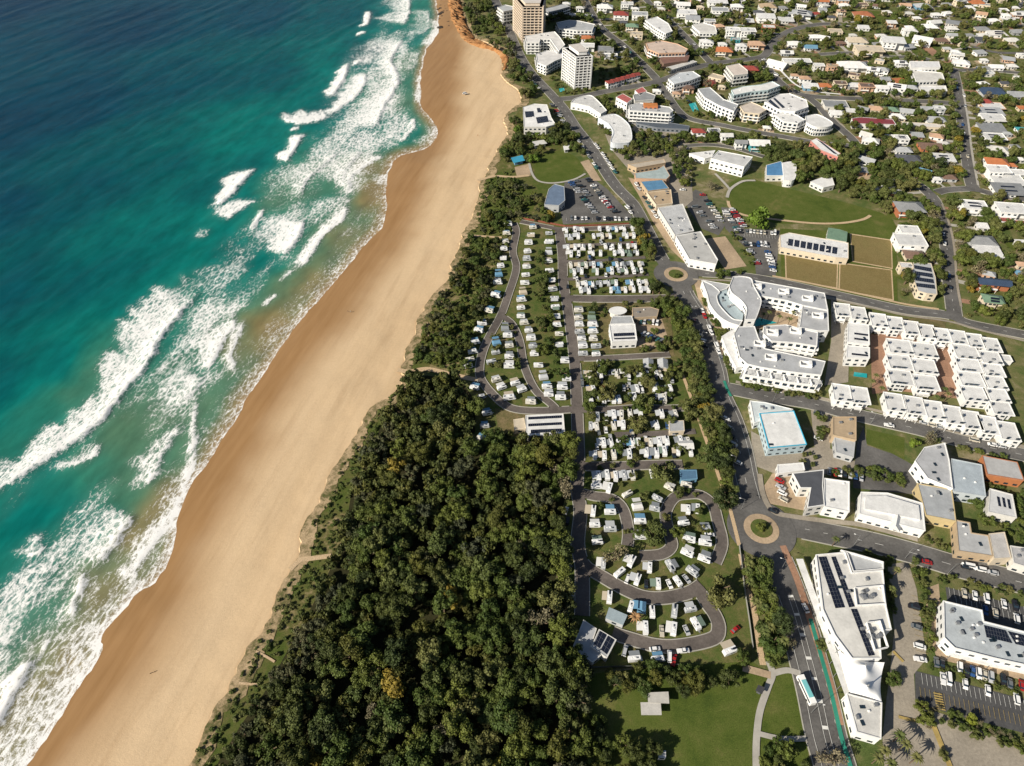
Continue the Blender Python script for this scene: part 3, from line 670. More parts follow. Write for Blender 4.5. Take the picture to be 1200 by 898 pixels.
road('hall_lane', [(800, 172), (830, 170), (860, 174), (895, 184)], 5, A)
road('far_street', [(1030, -30), (1055, -5), (1085, 18), (1120, 25), (1200, 30)], 6, A, kerb=False)
road('east_lane', [(1140, 55), (1170, 62), (1215, 62)], 6, A, kerb=False)
# holiday park lanes
road('park_lane', [(602, 262), (605, 272), (601, 295), (605, 315), (596, 345), (587, 370), (575, 392), (566, 412), (562, 432), (565, 447), (582, 467), (600, 479), (630, 482), (674, 480)], 4.6, AP)
road('park_lane', [(587, 370), (600, 380), (609, 400), (614, 428), (627, 457), (645, 473), (652, 480)], 4.2, AP)
road('park_lane', [(655, 268), (659, 300), (660, 330), (665, 360), (670, 395), (674, 430), (676, 475), (677, 505), (678, 540), (676, 570), (680, 600), (677, 637), (682, 667), (682, 722)], 6, AP)
road('park_lane', [(610, 260), (640, 266), (660, 269), (700, 268), (748, 265)], 4.5, AP)
road('park_lane', [(660, 287), (700, 287), (752, 284)], 3.4, AP, kerb=False)
road('park_lane', [(660, 307), (700, 306), (756, 302)], 3.4, AP, kerb=False)
road('park_lane', [(660, 328), (700, 326), (760, 322)], 3.4, AP, kerb=False)
road('park_lane', [(662, 350), (707, 351), (775, 350), (794, 348)], 6.5, AP)
road('park_lane', [(672, 421), (712, 420), (785, 416)], 4, AP)
road('park_lane', [(676, 481), (720, 480), (750, 478), (775, 479), (815, 478)], 4.2, AP)
road('park_lane', [(720, 510), (760, 509), (815, 506)], 3.8, AP, kerb=False)
road('park_lane', [(680, 547), (720, 547), (770, 545), (800, 545)], 5.2, AP)
road('park_lane', [(680, 578), (697, 582), (717, 585), (730, 597), (736, 622), (735, 640)], 5.0, AP)
road('park_lane', [(838, 660), (846, 637), (841, 612), (835, 592), (822, 581), (807, 580), (790, 584), (780, 602), (784, 625), (787, 640), (775, 650), (750, 652)], 5.0, AP)
road('park_lane', [(683, 660), (690, 667), (707, 677), (730, 690), (755, 700), (780, 701), (807, 695), (822, 686)], 5.6, AP)
road('park_lane', [(818, 690), (827, 706), (838, 722), (842, 737), (835, 749), (800, 757), (770, 757), (735, 748), (718, 742)], 5.4, AP)
road('roundabout', [P_ for P_ in [(880, 611), (890, 606)]], 4, A, kerb=False, k=0)
ROADS.pop()
ISLES += [(*P(792, 322).xy, 17), (*P(892, 620).xy, 17)]
build_roads()
def disc(name, px, py, r, mat, z, n=40):
    c = P(px, py); pts = [(c.x + r * math.cos(2 * math.pi * i / n), c.y + r * math.sin(2 * math.pi * i / n)) for i in range(n)]
    occ_poly(pts, 2); return c, pts
for px, py, ro, ri in ((792, 322, 15, 8), (892, 620, 16, 8.2)):
    LAYER[0] += .004; z = LAYER[0]
    c, pts = disc('roundabout', px, py, ro, A, z)
    struct('roundabout', mdata('roundabout', [(x, y, z) for x, y in pts], [tuple(range(len(pts)))], A))
    isl = thing('roundabout_island', 'round traffic island with tan apron and planted middle ' + ('by the curved resort' if px < 850 else 'beside the dark-roofed corner building'), 'traffic island', (c.x, c.y, z))
    def circ(r, n=36): return [(r * math.cos(2 * math.pi * i / n), r * math.sin(2 * math.pi * i / n)) for i in range(n)]
    obj('apron', MB().prism(circ(ri), 0.002, .14).me('apron', M['tanpave']), isl)
    obj('garden_bed', MB().prism(circ(ri * .62), .141, .34).me('garden_bed', M['parkgrass']), isl)
# footpaths
def path(name, px, w, mat, k=5):
    LAYER[0] += .004; c = resample(catmull(PL(px, 0), k), 2.0); nr = tangents(c)
    v, f = ribbon(c, nr, -w / 2, w / 2, LAYER[0]); struct(name, mdata(name, v, f, mat))
    for p in c: occ_poly([(p.x - w / 2, p.y - w / 2), (p.x + w / 2, p.y - w / 2), (p.x + w / 2, p.y + w / 2), (p.x - w / 2, p.y + w / 2)], 2)
cp = M['conc']
path('footpath', [(852, 232), (856, 222), (870, 213), (885, 212)], 2.4, cp)
path('footpath', [(855, 222), (846, 212), (838, 204)], 2.2, cp)
path('footpath', [(853, 236), (856, 244), (870, 252), (895, 256), (950, 262), (985, 262), (1010, 258), (1020, 253)], 2.4, M['sandpath'])
path('footpath', [(620, 192), (624, 205), (632, 213), (650, 215), (672, 211), (686, 204)], 2, cp)
path('beach_path', [(466, 434), (480, 436), (500, 433), (520, 437), (545, 443), (560, 446)], 3.4, M['sandpath'])
path('beach_path', [(543, 276), (560, 277), (588, 279)], 2.2, M['sandpath'])
path('beach_path', [(560, 212), (580, 207), (600, 208), (620, 206)], 3.0, M['sandpath'])
path('beach_path', [(340, 668), (352, 657), (365, 655), (388, 652)], 2.4, M['sandpath'])
path('beach_path', [(300, 764), (312, 770), (322, 776)], 1.0, M['sandpath'])
path('beach_path', [(280, 801), (292, 802), (303, 803)], 1.0, M['sandpath'])
if 0: path('beach_path', [(227, 898), (245, 865), (262, 840), (274, 812), (282, 796), (300, 765), (318, 738), (336, 705), (350, 680), (352, 668)], 1.3, M['sandpath'])
path('footpath', [(886, 905), (886, 870), (890, 835), (900, 805), (905, 790), (900, 775)], 2.6, cp)
path('footpath', [(905, 790), (922, 786), (938, 790)], 2.4, cp)
path('footpath', [(888, 860), (915, 866), (945, 866)], 2.0, cp)
path('footpath', [(870, 783), (885, 787), (903, 792)], 3.0, M['tanpave'])
path('footpath', [(868, 650), (876, 690), (884, 720), (890, 760), (894, 780)], 2.6, M['sandpath'])
path('footpath', [(800, 440), (818, 490), (832, 530), (846, 570), (856, 600), (866, 640)], 1.8, M['sandpath'])
path('footpath', [(917, 640), (934, 680), (947, 720), (960, 760), (972, 800), (984, 850)], 3.0, M['redpave'])
path('footpath', [(890, 556), (894, 580), (906, 600), (930, 606), (975, 612), (1010, 616), (1075, 633)], 2.6, M['paving'])
path('footpath', [(862, 448), (900, 457), (950, 465), (1010, 478), (1075, 494), (1125, 508), (1200, 524)], 2.2, M['paving'])
path('footpath', [(812, 328), (860, 330), (905, 336), (960, 348), (1020, 361), (1060, 370), (1110, 377), (1150, 388), (1200, 400)], 1.8, M['paving'])
path('footpath', [(905, 324), (960, 335), (1020, 348), (1060, 357), (1100, 363)], 1.8, M['sandpath'])
path('footpath', [(1126, 360), (1121, 330), (1118, 290), (1112, 262), (1104, 240)], 1.6, M['paving'])
path('footpath', [(1128, 105), (1134, 140), (1139, 180), (1146, 218)], 1.8, M['conc'])
path('footpath', [(914, 82), (930, 98), (950, 107), (985, 111)], 2.2, M['white'])
path('footpath', [(962, 125), (975, 136), (990, 150)], 1.6, M['paving'])
# lane paint on the main road: hatched median, edge line and green cycle lane
def strip_paint(name, px, offs, w, mat, cut=None):
    c = resample(catmull(PL(px, 0), 6), 1.2); nr = tangents(c); LAYER[0] += .004
    v, f = ribbon(c, nr, offs - w / 2, offs + w / 2, LAYER[0], None, [cut is None or (i % cut[0] < cut[1]) for i in range(len(c))])
    struct(name, mdata(name, v, f, mat))
MR = [(925, 698), (934, 725), (946, 770), (957, 812), (968, 863), (978, 897), (992, 950)]
strip_paint('cycle_lane', MR[1:], 5.6, 1.7, M['green_lane'])
strip_paint('median_line', MR, 1.4, .15, M['line']); strip_paint('median_line', MR, -.8, .15, M['line'])
strip_paint('median_hatching', MR, .3, 2.1, M['line'], (7, 2))
strip_paint('edge_line', MR, -4.9, .15, M['line']); strip_paint('lane_line', MR, 4.5, .12, M['line'], (5, 2))
strip_paint('cycle_lane', [(842, 447), (845, 456), (850, 466)], 3.2, 1.6, M['green_lane'])
for (a_, b_, n_, ln, mat_) in (((1080, 796), (1200, 828), 22, 4.6, 'line'), ((1078, 812), (1200, 846), 22, 4.4, 'yline'), ((1112, 694), (1200, 717), 16, 4.6, 'line'), ((1120, 705), (1200, 727), 14, 4.4, 'line'),
                                ((850, 247), (884, 300), 16, 4.6, 'line'), ((872, 276), (908, 279), 12, 4.4, 'line'), ((1074, 700), (1080, 765), 12, 4.6, 'yline'), ((668, 216), (705, 254), 14, 4.6, 'line'), ((664, 258), (738, 258), 18, 4.4, 'line')):
    a, b2 = P(*a_), P(*b_); d = (b2 - a).normalized(); nn = Vector((-d.y, d.x, 0)); LAYER[0] += .004; mb = MB()
    for i in range(n_):
        c = a.lerp(b2, i / (n_ - 1)); q = [c - nn * ln / 2 - d * .045, c - nn * ln / 2 + d * .06, c + nn * ln / 2 + d * .06, c + nn * ln / 2 - d * .06]
        mb.add([(p.x, p.y, LAYER[0]) for p in q], [(0, 1, 2, 3)])
    struct('parking_lines', mb.me('parking_lines', M[mat_]))
for px, py, w, h, rz in ((1100, 822, 7, 3.2, 78), (1062, 843, 6, 1.2, -14), (1103, 875, 2.0, 14, 0), (1052, 770, 1.2, 5, 30)):
    c = P(px, py); LAYER[0] += .004; mb = MB(); ca_, sa_ = math.cos(R(rz)), math.sin(R(rz)); k = 7 if w > 6.5 else 1
    for i in range(k):
        x0 = -w / 2 + i * w / k; x1 = x0 + w / k * (.55 if k > 1 else 1)
        mb.add([(c.x + x * ca_ - y * sa_, c.y + x * sa_ + y * ca_, LAYER[0]) for x, y in ((x0, -h / 2), (x1, -h / 2), (x1, h / 2), (x0, h / 2))], [(0, 1, 2, 3)])
    struct('yellow_hatching', mb.me('yellow_hatching', M['yline']))
TOPZ = LAYER[0] + .004
print('layers', TOPZ)

# ------------------------------------------------------------------ buildings
WHITE = (.80, .80, .79); OFFW = (.66, .65, .62); GREY = (.30, .31, .32); LGREY = (.46, .475, .49); DGREY = (.10, .105, .12); TAN = (.47, .36, .24)
CREAM = (.66, .57, .44); RED = (.34, .075, .06); TERRA = (.52, .19, .08); BLUE = (.16, .32, .46); NAVY = (.05, .08, .14); GREEN = (.19, .30, .21); BROWN = (.20, .13, .10); PEACH = (.58, .38, .26); TEAL = (.06, .30, .34)
BOXES = {}
def boxmesh(name, sx_, sy_, sz_, mat):
    k = (name, round(sx_, 2), round(sy_, 2), round(sz_, 2), mat.name)
    if k not in BOXES: BOXES[k] = MB().box(-sx_ / 2, sx_ / 2, -sy_ / 2, sy_ / 2, 0, sz_).me(name, mat)
    return BOXES[k]
def local(poly, c): return [Vector((p[0] - c[0], p[1] - c[1])) for p in poly]
def facing(a, b2, c):
    """outward normal of a ccw edge and whether it turns to the photograph's side"""
    d = (b2 - a); n = Vector((d.y, -d.x)).normalized(); mid = (a + b2) / 2 + Vector((c[0], c[1]))
    return n, n.dot(-mid) > -.25 * mid.length
def windows(root, poly, c, z0, floors, fh=3.1, w=2.0, h=1.4, bay=3.6, sill=.95, inset=0.0, depth=.12, every=None):
    n_ = len(poly)
    for i in range(n_):
        a, b2 = poly[i], poly[(i + 1) % n_]; L = (b2 - a).length; nrm, vis = facing(a, b2, c)
        if L < 1.7 or not vis: continue
        w_ = min(w, L * .7); k = max(1, int((L - .8) // bay)); ang = math.atan2((b2 - a).y, (b2 - a).x)
        for fl in range(floors):
            for j in range(k):
                p = a.lerp(b2, (j + .5) / k) - nrm * (inset)
                obj('window', boxmesh('window', round(w_, 1), depth, h, M['glass']), root, (p.x, p.y, z0 + fl * fh + sill), ang)
def roofstuff(root, poly, c, z, n, seed, solar=0):
    rn = random.Random(seed); xs = [p.x for p in poly]; ys = [p.y for p in poly]; k = 0; tries = 0
    while k < n and tries < 200:
        tries += 1; x, y = rn.uniform(min(xs), max(xs)), rn.uniform(min(ys), max(ys))
        if not pip(np.array([x]), np.array([y]), offset(poly, -1.4))[0]: continue
        t_ = rn.random(); rz = rn.choice([0, .1, 1.57])
        if t_ < .45: obj('air_conditioner', boxmesh('air_conditioner', 1.5, 1.1, 1.0, M['metal']), root, (x, y, z), rz)
        elif t_ < .75: obj('roof_vent', boxmesh('roof_vent', .7, .7, .6, M['white']), root, (x, y, z), rz)
        else: obj('skylight', boxmesh('skylight', 1.2, 2.0, .25, M['glass']), root, (x, y, z), rz)
        k += 1
def B(name, label, cat, px, h, wall=WHITE, roof=LGREY, floors=0, parapet=.5, ac=0, balcony=0, solar=None, eave=0.0, group=None, roofmat='flatroof', pedestal=0.0, rim=None, win=None):
    """a flat-roofed building from the roof outline seen in the photo, met at roof height"""
    W_ = ccw([(p.x, p.y) for p in PL(px, h)]); n_ = len(W_)
    c = (sum(p[0] for p in W_) / n_, sum(p[1] for p in W_) / n_)
    occ_poly(W_, 1, .8)
    root = thing(name, label, cat, (c[0], c[1], 0), 0, group); pl = local(W_, c)
    obj('wall', MB().prism(offset(pl, -eave) if eave else pl, 0.0, h - .3).me('wall', M['wall']), root, color=wall)
    ro = obj('roof', MB().prism(offset(pl, .12), h - .298, h).me('roof', M[roofmat]), root, color=roof)
    if parapet: obj('parapet', MB().ring(offset(pl, .16), offset(pl, -.22), h - .2, h + parapet).me('parapet', M['wall']), ro, color=rim or wall)
    fl = floors or max(1, int((h - .4) // 3.1)); wp = offset(pl, -eave) if eave else pl
    if balcony:
        fh = (h - .5) / fl
        for k in range(1, fl):
            for i in range(n_):
                a, b2 = wp[i], wp[(i + 1) % n_]; L = (b2 - a).length; nrm, vis = facing(a, b2, c)
                if L < 1.5 or not vis: continue
                ang = math.atan2((b2 - a).y, (b2 - a).x); p = (a + b2) / 2 + nrm * (balcony / 2)
                ba = obj('balcony', boxmesh('balcony', L - .1, balcony, .22, M['white']), root, (p.x, p.y, k * fh - .1), ang)
                obj('balustrade', boxmesh('balustrade', L - .1, .12, .95, M['white']), ba, (0, -balcony / 2 + .07, .22))
        windows(root, wp, c, 0, fl, fh, 2.4, 1.9, 3.4, .5)
    else: windows(root, wp, c, 0, fl, (h - .4) / fl, *(win or (2.0, 1.3)))
    if solar:
        for q in solar:
            Q = [Vector((p.x - c[0], p.y - c[1])) for p in PL(q, h)]
            Q = ccw([(p.x, p.y) for p in Q])
            sa_ = obj('solar_array', MB().prism(Q, h + .06, h + .2).me('solar_array', M['solar']), ro)
            a, b2, d = Vector(Q[0]), Vector(Q[1]), Vector(Q[3] if len(Q) > 3 else Q[2])
            mb = MB(); e1, e2 = b2 - a, d - a
            for e, f_, st in ((e1, e2, 1.05), (e2, e1, 1.75)):
                k = int(e.length / st)
                for i in range(1, k):
                    p0 = a + e * (i / k); n2 = e.normalized() * .03; p1 = p0 + f_
                    mb.add([(*(p0 - n2), h + .215), (*(p0 + n2), h + .215), (*(p1 + n2), h + .215), (*(p1 - n2), h + .215)], [(0, 1, 2, 3)])
            if mb.f: obj('panel_joint', mb.me('panel_joint', M['metal']), sa_)
    if ac: roofstuff(root, pl, c, h, ac, hash(label) % 999 if False else len(label) * 7 + n_, 0)
    return root, pl, c
# --- the shopping complex on the main road
SH = 'white '
sup, spl, sc = B('supermarket', 'long white supermarket with two black solar strips on its roof', 'supermarket', [(956, 651), (990, 648), (998, 672), (1034, 669), (1038, 712), (1044, 738), (1030, 740), (1032, 772), (998, 772), (978, 745), (964, 715)], 8, WHITE, OFFW, parapet=.6, ac=10,
      solar=[[(959, 653), (968, 652.5), (990, 712), (979, 713)], [(974, 653), (979, 652.5), (1001.5, 711), (995, 712)], [(997, 714), (1004, 714), (1025, 768), (1018, 769)]], win=(2.2, 1.2))
for q, zt, nm in (([(1000, 690), (1034, 687), (1037, 709), (1003, 711)], 9.3, 'plant_screen'), ([(1014, 731), (1030, 729), (1040, 760), (1024, 764)], 9.6, 'plant_screen')):
    W_ = ccw([(p.x - sc[0], p.y - sc[1]) for p in PL(q, 8)])
    pr = obj(nm, MB().ring(W_, offset(W_, -.25), 8.0, zt).me(nm, M['white']), sup)
    rn = random.Random(4)
    cx_, cy_ = sum(p[0] for p in W_) / 4, sum(p[1] for p in W_) / 4
    for i in range(7): obj('cooling_unit', boxmesh('cooling_unit', rn.choice([1.6, 2.2]), 1.4, rn.choice([1.0, 1.4]), M['metal']), pr, (cx_ + rn.uniform(-3.4, 3.4), cy_ + rn.uniform(-2.2, 2.2), 8.02), rn.choice([0, .3]))
B('shop_annexe', 'white box annexe with tall parapet at the supermarket corner', 'shop', [(985, 646), (1000, 650), (1034, 660), (1034, 668), (999, 671), (992, 650)], 7.2, WHITE, LGREY, parapet=1.2)
# street awning along the supermarket
aw = PL([(933, 655), (941, 655), (997, 808), (1003, 826), (996, 830), (985, 800)], 4.2)
c = sum(aw, Vector()) / len(aw)
ar = thing('street_awning', 'long white street awning on posts before the solar-roofed supermarket', 'awning', (c.x, c.y, 0))
lp = ccw([(p.x - c.x, p.y - c.y) for p in aw]); occ_poly([(p.x, p.y) for p in aw], 1)
obj('canopy', MB().prism(lp, 4.0, 4.2).me('canopy', M['roof']), ar, color=WHITE)
for i in range(12):
    p = PL([(935 + 55 * i / 11, 660 + 158 * i / 11)], 4)[0]; obj('post', boxmesh('post', .2, .2, 4.0, M['metal']), ar, (p.x - c.x, p.y - c.y, 0))
# tensile sail roof
tp = [P(981, 763, 6), P(1036, 777, 6), P(1033, 824, 6), P(995, 812, 6)]
pk = [(P(1014, 780, 11), 3.5), (P(1017, 804, 11), 3.5)]
c = sum(tp, Vector()) / 4; tr = thing('tensile_roof', 'white tensile fabric roof with two peaks joining the supermarket', 'fabric roof', (c.x, c.y, 0))
n_ = 28; V, Q = [], []
for j in range(n_ + 1):
    for i in range(n_ + 1):
        u, v = i / n_, j / n_; p = tp[0].lerp(tp[1], u).lerp(tp[3].lerp(tp[2], u), v)
        z = 5.2 + 1.2 * (4 * (u - .5) ** 2) * (4 * (v - .5) ** 2)
        pull = Vector((tp[0] + tp[1] + tp[2] + tp[3]) / 4) - p
        sag = .07 * (max(0, 1 - 4 * (u - .5) ** 2) * (2 * abs(v - .5)) ** 4 + max(0, 1 - 4 * (v - .5) ** 2) * (2 * abs(u - .5)) ** 4)
        p = p + pull * sag
        for q, hh in pk:
            d = (Vector((q.x, q.y)) - Vector((p.x, p.y))).length; z += 6.0 * math.exp(-d / 3.0) * (1 - (2 * max(abs(u - .5), abs(v - .5))) ** 6)
        V.append((p.x - c.x, p.y - c.y, z))
for j in range(n_):
    for i in range(n_): k = j * (n_ + 1) + i; Q.append((k, k + 1, k + n_ + 2, k + n_ + 1))
sm = paint('tent_fabric', (.82, .82, .82), .7, .06, .3)
obj('membrane', npmesh('membrane', np.array(V), np.array(Q)[:, ::-1], sm, True), tr)
occ_poly([(p.x, p.y) for p in tp], 1)
for p in tp: obj('mast', MB().cyl((p.x - c.x, p.y - c.y), .15, 0, 6.6).me('mast', M['metal']), tr)
for q, _ in pk: obj('mast', MB().cyl((q.x - c.x, q.y - c.y), .22, 0, 12.4).me('mast', M['metal']), tr)
B('shop_wing', 'pale metal-roofed shop wing beyond the white tensile roof', 'shop', [(992, 813), (1033, 824), (1032, 866), (1004, 858)], 6.5, WHITE, OFFW, parapet=.3, ac=5, roofmat='roof')
B('shop_mall', 'grey-roofed angled shopping mall with white parapet and rooftop vents', 'shopping mall', [(1105, 705), (1150, 716), (1152, 729), (1215, 745), (1215, 783), (1165, 772), (1118, 760), (1106, 748)], 7, WHITE, (.46, .50, .53), parapet=.7, ac=22,
  solar=[[(1153, 733), (1178, 739), (1186, 754), (1156, 747)], [(1181, 740), (1205, 746), (1212, 760), (1190, 755)]])
aw = PL([(1104, 750), (1118, 763), (1165, 775), (1215, 787), (1215, 793), (1160, 780), (1114, 768), (1102, 753)], 3.6); c = sum(aw, Vector()) / len(aw)
ar = thing('mall_awning', 'white walkway awning fronting the grey-roofed angled mall', 'awning', (c.x, c.y, 0))
obj('canopy', MB().prism(ccw([(p.x - c.x, p.y - c.y) for p in aw]), 3.4, 3.6).me('canopy', M['roof']), ar, color=WHITE)
for p in aw[4:]: obj('post', boxmesh('post', .2, .2, 3.4, M['metal']), ar, (p.x - c.x, p.y - c.y, 0))
# --- blocks between the two streets
B('petrol_station', 'big white-roofed building with bright blue fascia and blue walls', 'service station', [(890, 485), (930, 482), (945, 521), (901, 525)], 7, (.45, .55, .60), WHITE, parapet=.35, ac=2, roofmat='roof', win=(1.8, 1.0), rim=(.06, .42, .62))
B('petrol_shop', 'low white-roofed annexe joined to the blue-walled building', 'shop', [(879, 470), (897, 472), (929, 480), (890, 484), (890, 494), (884, 496)], 5, WHITE, (.62, .68, .70), parapet=.3, ac=3)
B('wash_bay', 'low white canopy building beside the tan corner forecourt', 'canopy', [(911, 545), (941, 542.5), (943, 551), (911, 555)], 4, WHITE, WHITE, parapet=.25)
B('corner_block', 'dark charcoal-roofed wedge building on the roundabout corner', 'shop', [(929, 555), (965, 551), (964, 570), (966, 592), (946, 595), (950, 572), (938, 572)], 7.5, OFFW, DGREY, parapet=.3, roofmat='roof', rim=WHITE)
B('corner_hall', 'white square-roofed hall joined to the charcoal-roofed wedge building', 'shop', [(966, 561), (995, 565), (995, 600), (966, 594)], 7, WHITE, WHITE, parapet=.4, ac=2)
B('tan_shop', 'tan flat-roofed shop with pale lower wing beside the small lawn', 'shop', [(976, 489), (1003, 489), (1003, 516), (976, 510)], 6, TAN, TAN, parapet=.4, ac=3)
B('pale_shed', 'pale grey lean-to joined behind the tan flat-roofed shop', 'shed', [(978, 513), (1002, 517), (1000, 536), (980, 530)], 4.5, LGREY, LGREY, parapet=.2, ac=1)
B('cinema', 'grey seven-sided hall with white curved fascia and roof dome', 'hall', [(1083, 525), (1107, 520), (1112, 540), (1116, 573), (1087, 561), (1072, 541)], 8, WHITE, (.45, .46, .48), parapet=.5, ac=5)
B('workshop', 'blue-grey metal-roofed workshop with blue wall band', 'workshop', [(1115, 538), (1150, 545), (1155, 582), (1117, 576)], 7, (.50, .55, .58), (.44, .50, .55), parapet=.25, roofmat='roof', ac=2)
B('yellow_shop', 'grey-roofed shop with a yellow front wall', 'shop', [(1075, 567), (1115, 574), (1120, 611), (1085, 604)], 6.5, (.55, .44, .24), (.42, .44, .46), parapet=.3, ac=4, roofmat='roof')
B('grey_shop', 'L-shaped grey-roofed shop with tan street front', 'shop', [(1120, 610), (1136, 613), (1138, 625), (1158, 628), (1163, 652), (1123, 646)], 6, TAN, (.45, .46, .47), parapet=.4, ac=4)
B('pale_shop', 'pale gabled shop joining the L-shaped grey-roofed shop', 'shop', [(1159, 626), (1177, 624), (1185, 654), (1165, 655)], 6, CREAM, (.56, .54, .52), parapet=.2, roofmat='roof')
B('end_shop', 'plain grey-roofed shop past the pale gabled shop', 'shop', [(1184, 640), (1212, 644), (1214, 668), (1188, 660)], 6, OFFW, (.45, .45, .46), parapet=.3, ac=3)
B('brick_shop', 'orange brick shop with a plain grey roof', 'shop', [(1151, 534), (1192, 542), (1200, 563), (1157, 556)], 6, (.44, .17, .07), (.46, .46, .46), parapet=.2, rim=(.4, .16, .08))
B('skylight_shop', 'pale shop with three dark skylights on its roof', 'shop', [(1160, 573), (1186, 580), (1191, 607), (1158, 600)], 5.5, OFFW, (.62, .63, .64), parapet=.3, solar=[[(1168, 582), (1171, 583), (1173, 594), (1170, 593)], [(1174, 583), (1177, 584), (1179, 595), (1176, 594)], [(1180, 585), (1183, 586), (1185, 597), (1182, 596)]])
md, mpl, mc = B('medical_centre', 'big white hall with stepped roof and projecting entry gable', 'hall', [(1009, 577), (1040, 578), (1081, 590), (1084, 622), (1060, 616), (1007, 602)], 6.5, WHITE, WHITE, parapet=.25, roofmat='roof', ac=3)
q = PL([(1014, 582), (1038, 582), (1076, 593), (1078, 610), (1058, 606), (1013, 597)], 7); obj('upper_roof', MB().prism(ccw([(p.x - mc[0], p.y - mc[1]) for p in q]), 6.52, 7.6).me('upper_roof', M['roof']), md, color=WHITE)
q = P(1049, 612, 6); v = [(-3, -4, 5.2), (3, -4, 5.2), (3, 3, 5.2), (-3, 3, 5.2), (0, -4, 8.4), (0, 3, 8.4)]
obj('entry_gable', mdata('entry_gable', v, [(0, 1, 4), (1, 2, 5, 4), (2, 3, 5), (3, 0, 4, 5), (3, 2, 1, 0)], M['roof']), md, (q.x - mc[0], q.y - mc[1], 0), R(-30), color=WHITE)
# --- curved resort
RES = 'white resort '
def arc(pts): return [(p.x, p.y) for p in catmull([Vector((x, y, 0)) for x, y in pts], 5)]
B('resort_crescent', 'crescent-shaped pale grey roof terrace ring of the resort', 'resort', arc([(822.5, 329), (826, 338), (829, 346), (832, 357), (841, 369), (852, 377), (866, 382)]) + arc([(870, 376), (859, 374), (849, 365), (842, 356), (840, 347), (843, 342), (834, 334)]), 6, WHITE, (.43, .445, .465), parapet=.4)
B('resort_terrace', 'blue-grey lower roof inside the crescent of the resort', 'resort', arc([(845, 342), (841.5, 347), (843.5, 356), (850.5, 364), (860, 372.5), (870, 374.5)]) + [(871, 368), (858, 355), (853, 343), (852, 339)], 5, WHITE, (.36, .44, .48), parapet=0, ac=6)
B('resort_link', 'flat pale roof linking crescent and drum of the resort', 'resort', [(824, 328.5), (855, 334), (851, 338.5), (844, 341), (836, 334)], 5.4, WHITE, LGREY, parapet=.2)
dr, dpl, dc = B('resort_drum', 'tallest rounded drum block of the resort with curved roof slot', 'resort', arc([(859, 325), (870, 324.5), (880, 327), (883, 335), (889, 346), (892, 354), (888, 368), (885, 375)]) + arc([(873, 375), (875, 362), (868, 352), (858, 344), (854, 335)])[:-1], 10.5, WHITE, (.45, .46, .48), floors=3, parapet=.5, balcony=0, ac=2)
B('resort_north_wing', 'long pale grey resort wing fronting the bowls club street', 'resort', [(883, 329), (922, 336), (966, 344), (970, 364), (940, 358), (922, 352.5), (891, 347)], 9, WHITE, (.44, .455, .48), floors=3, parapet=.4, balcony=1.6, ac=8)
B('resort_east_wing', 'square pale resort wing behind the tiled courtyard', 'resort', [(940.5, 358.6), (970, 364.8), (971, 388), (958, 388), (937, 384)], 9, WHITE, (.45, .46, .475), floors=3, parapet=.4, ac=5)
B('resort_court_wing', 'pale resort wing with roof terraces beside the courtyard pool', 'resort', [(895, 383), (921, 381), (936, 385), (958, 390), (957, 406), (932, 402), (904, 400), (895, 392)], 9, WHITE, (.46, .465, .485), floors=3, parapet=.4, balcony=1.8, ac=6)
B('resort_south_wing', 'bent pale grey resort wing running down to the street corner', 'resort', [(865, 383.5), (884, 383), (889, 397), (896, 409), (967, 424), (962, 440), (925, 436), (893, 431), (876, 427), (867, 419), (860, 392)], 9, WHITE, (.43, .445, .465), floors=3, parapet=.4, ac=10)
rt, _, rc = B('resort_balconies', 'stepped white balconies and pergolas along the resort south front', 'resort', [(893.5, 432), (925, 437), (961.5, 441), (957, 453), (925, 449), (890, 443), (872, 440), (877, 428.5)], 6, WHITE, LGREY, floors=2, parapet=.9, balcony=2.0)
for i in range(11):
    q = P(880 + 78 * i / 10, 437 + 12.5 * i / 10, 7); mb = MB()
    for k in range(6): mb.box(-2.0, 2.0, -1.5 + k * .6, -1.35 + k * .6, 2.0, 2.16)
    for a, b2 in ((-1.9, -1.5), (1.9, -1.5), (-1.9, 1.6), (1.9, 1.6)): mb.box(a - .08, a + .08, b2 - .08, b2 + .08, 0, 2.0)
    if i % 2 == 0: obj('pergola', mb.me('pergola', M['white']), rt, (q.x - rc[0], q.y - rc[1], 6.0))
    else: obj('dividing_wall', boxmesh('dividing_wall', .25, 4.5, 1.8, M['white']), rt, (q.x - rc[0], q.y - rc[1], 6.0))
B('resort_awning', 'white slanted shop awning wrapping the resort street corner', 'awning', [(846, 394.5), (861, 384.5), (859, 393), (866, 420), (875, 429), (863, 431), (851, 408)], 5, WHITE, WHITE, parapet=.15, roofmat='roof')
for nm, px in (('resort_pool', [(883, 376), (890, 372), (911, 378.5), (893, 381), (882, 384)]), ('townhouse_pool', [(1001, 436), (1016, 438), (1016, 443), (1000, 441)]), ('tower_pool', [(655, 104), (661, 103), (662, 107), (656, 108)]), ('apartment_pool', [(807, 122), (815, 120), (819, 130), (812, 131)])):
    zone(nm, px, M['pool'], 2); TOPZ = LAYER[0] + .004
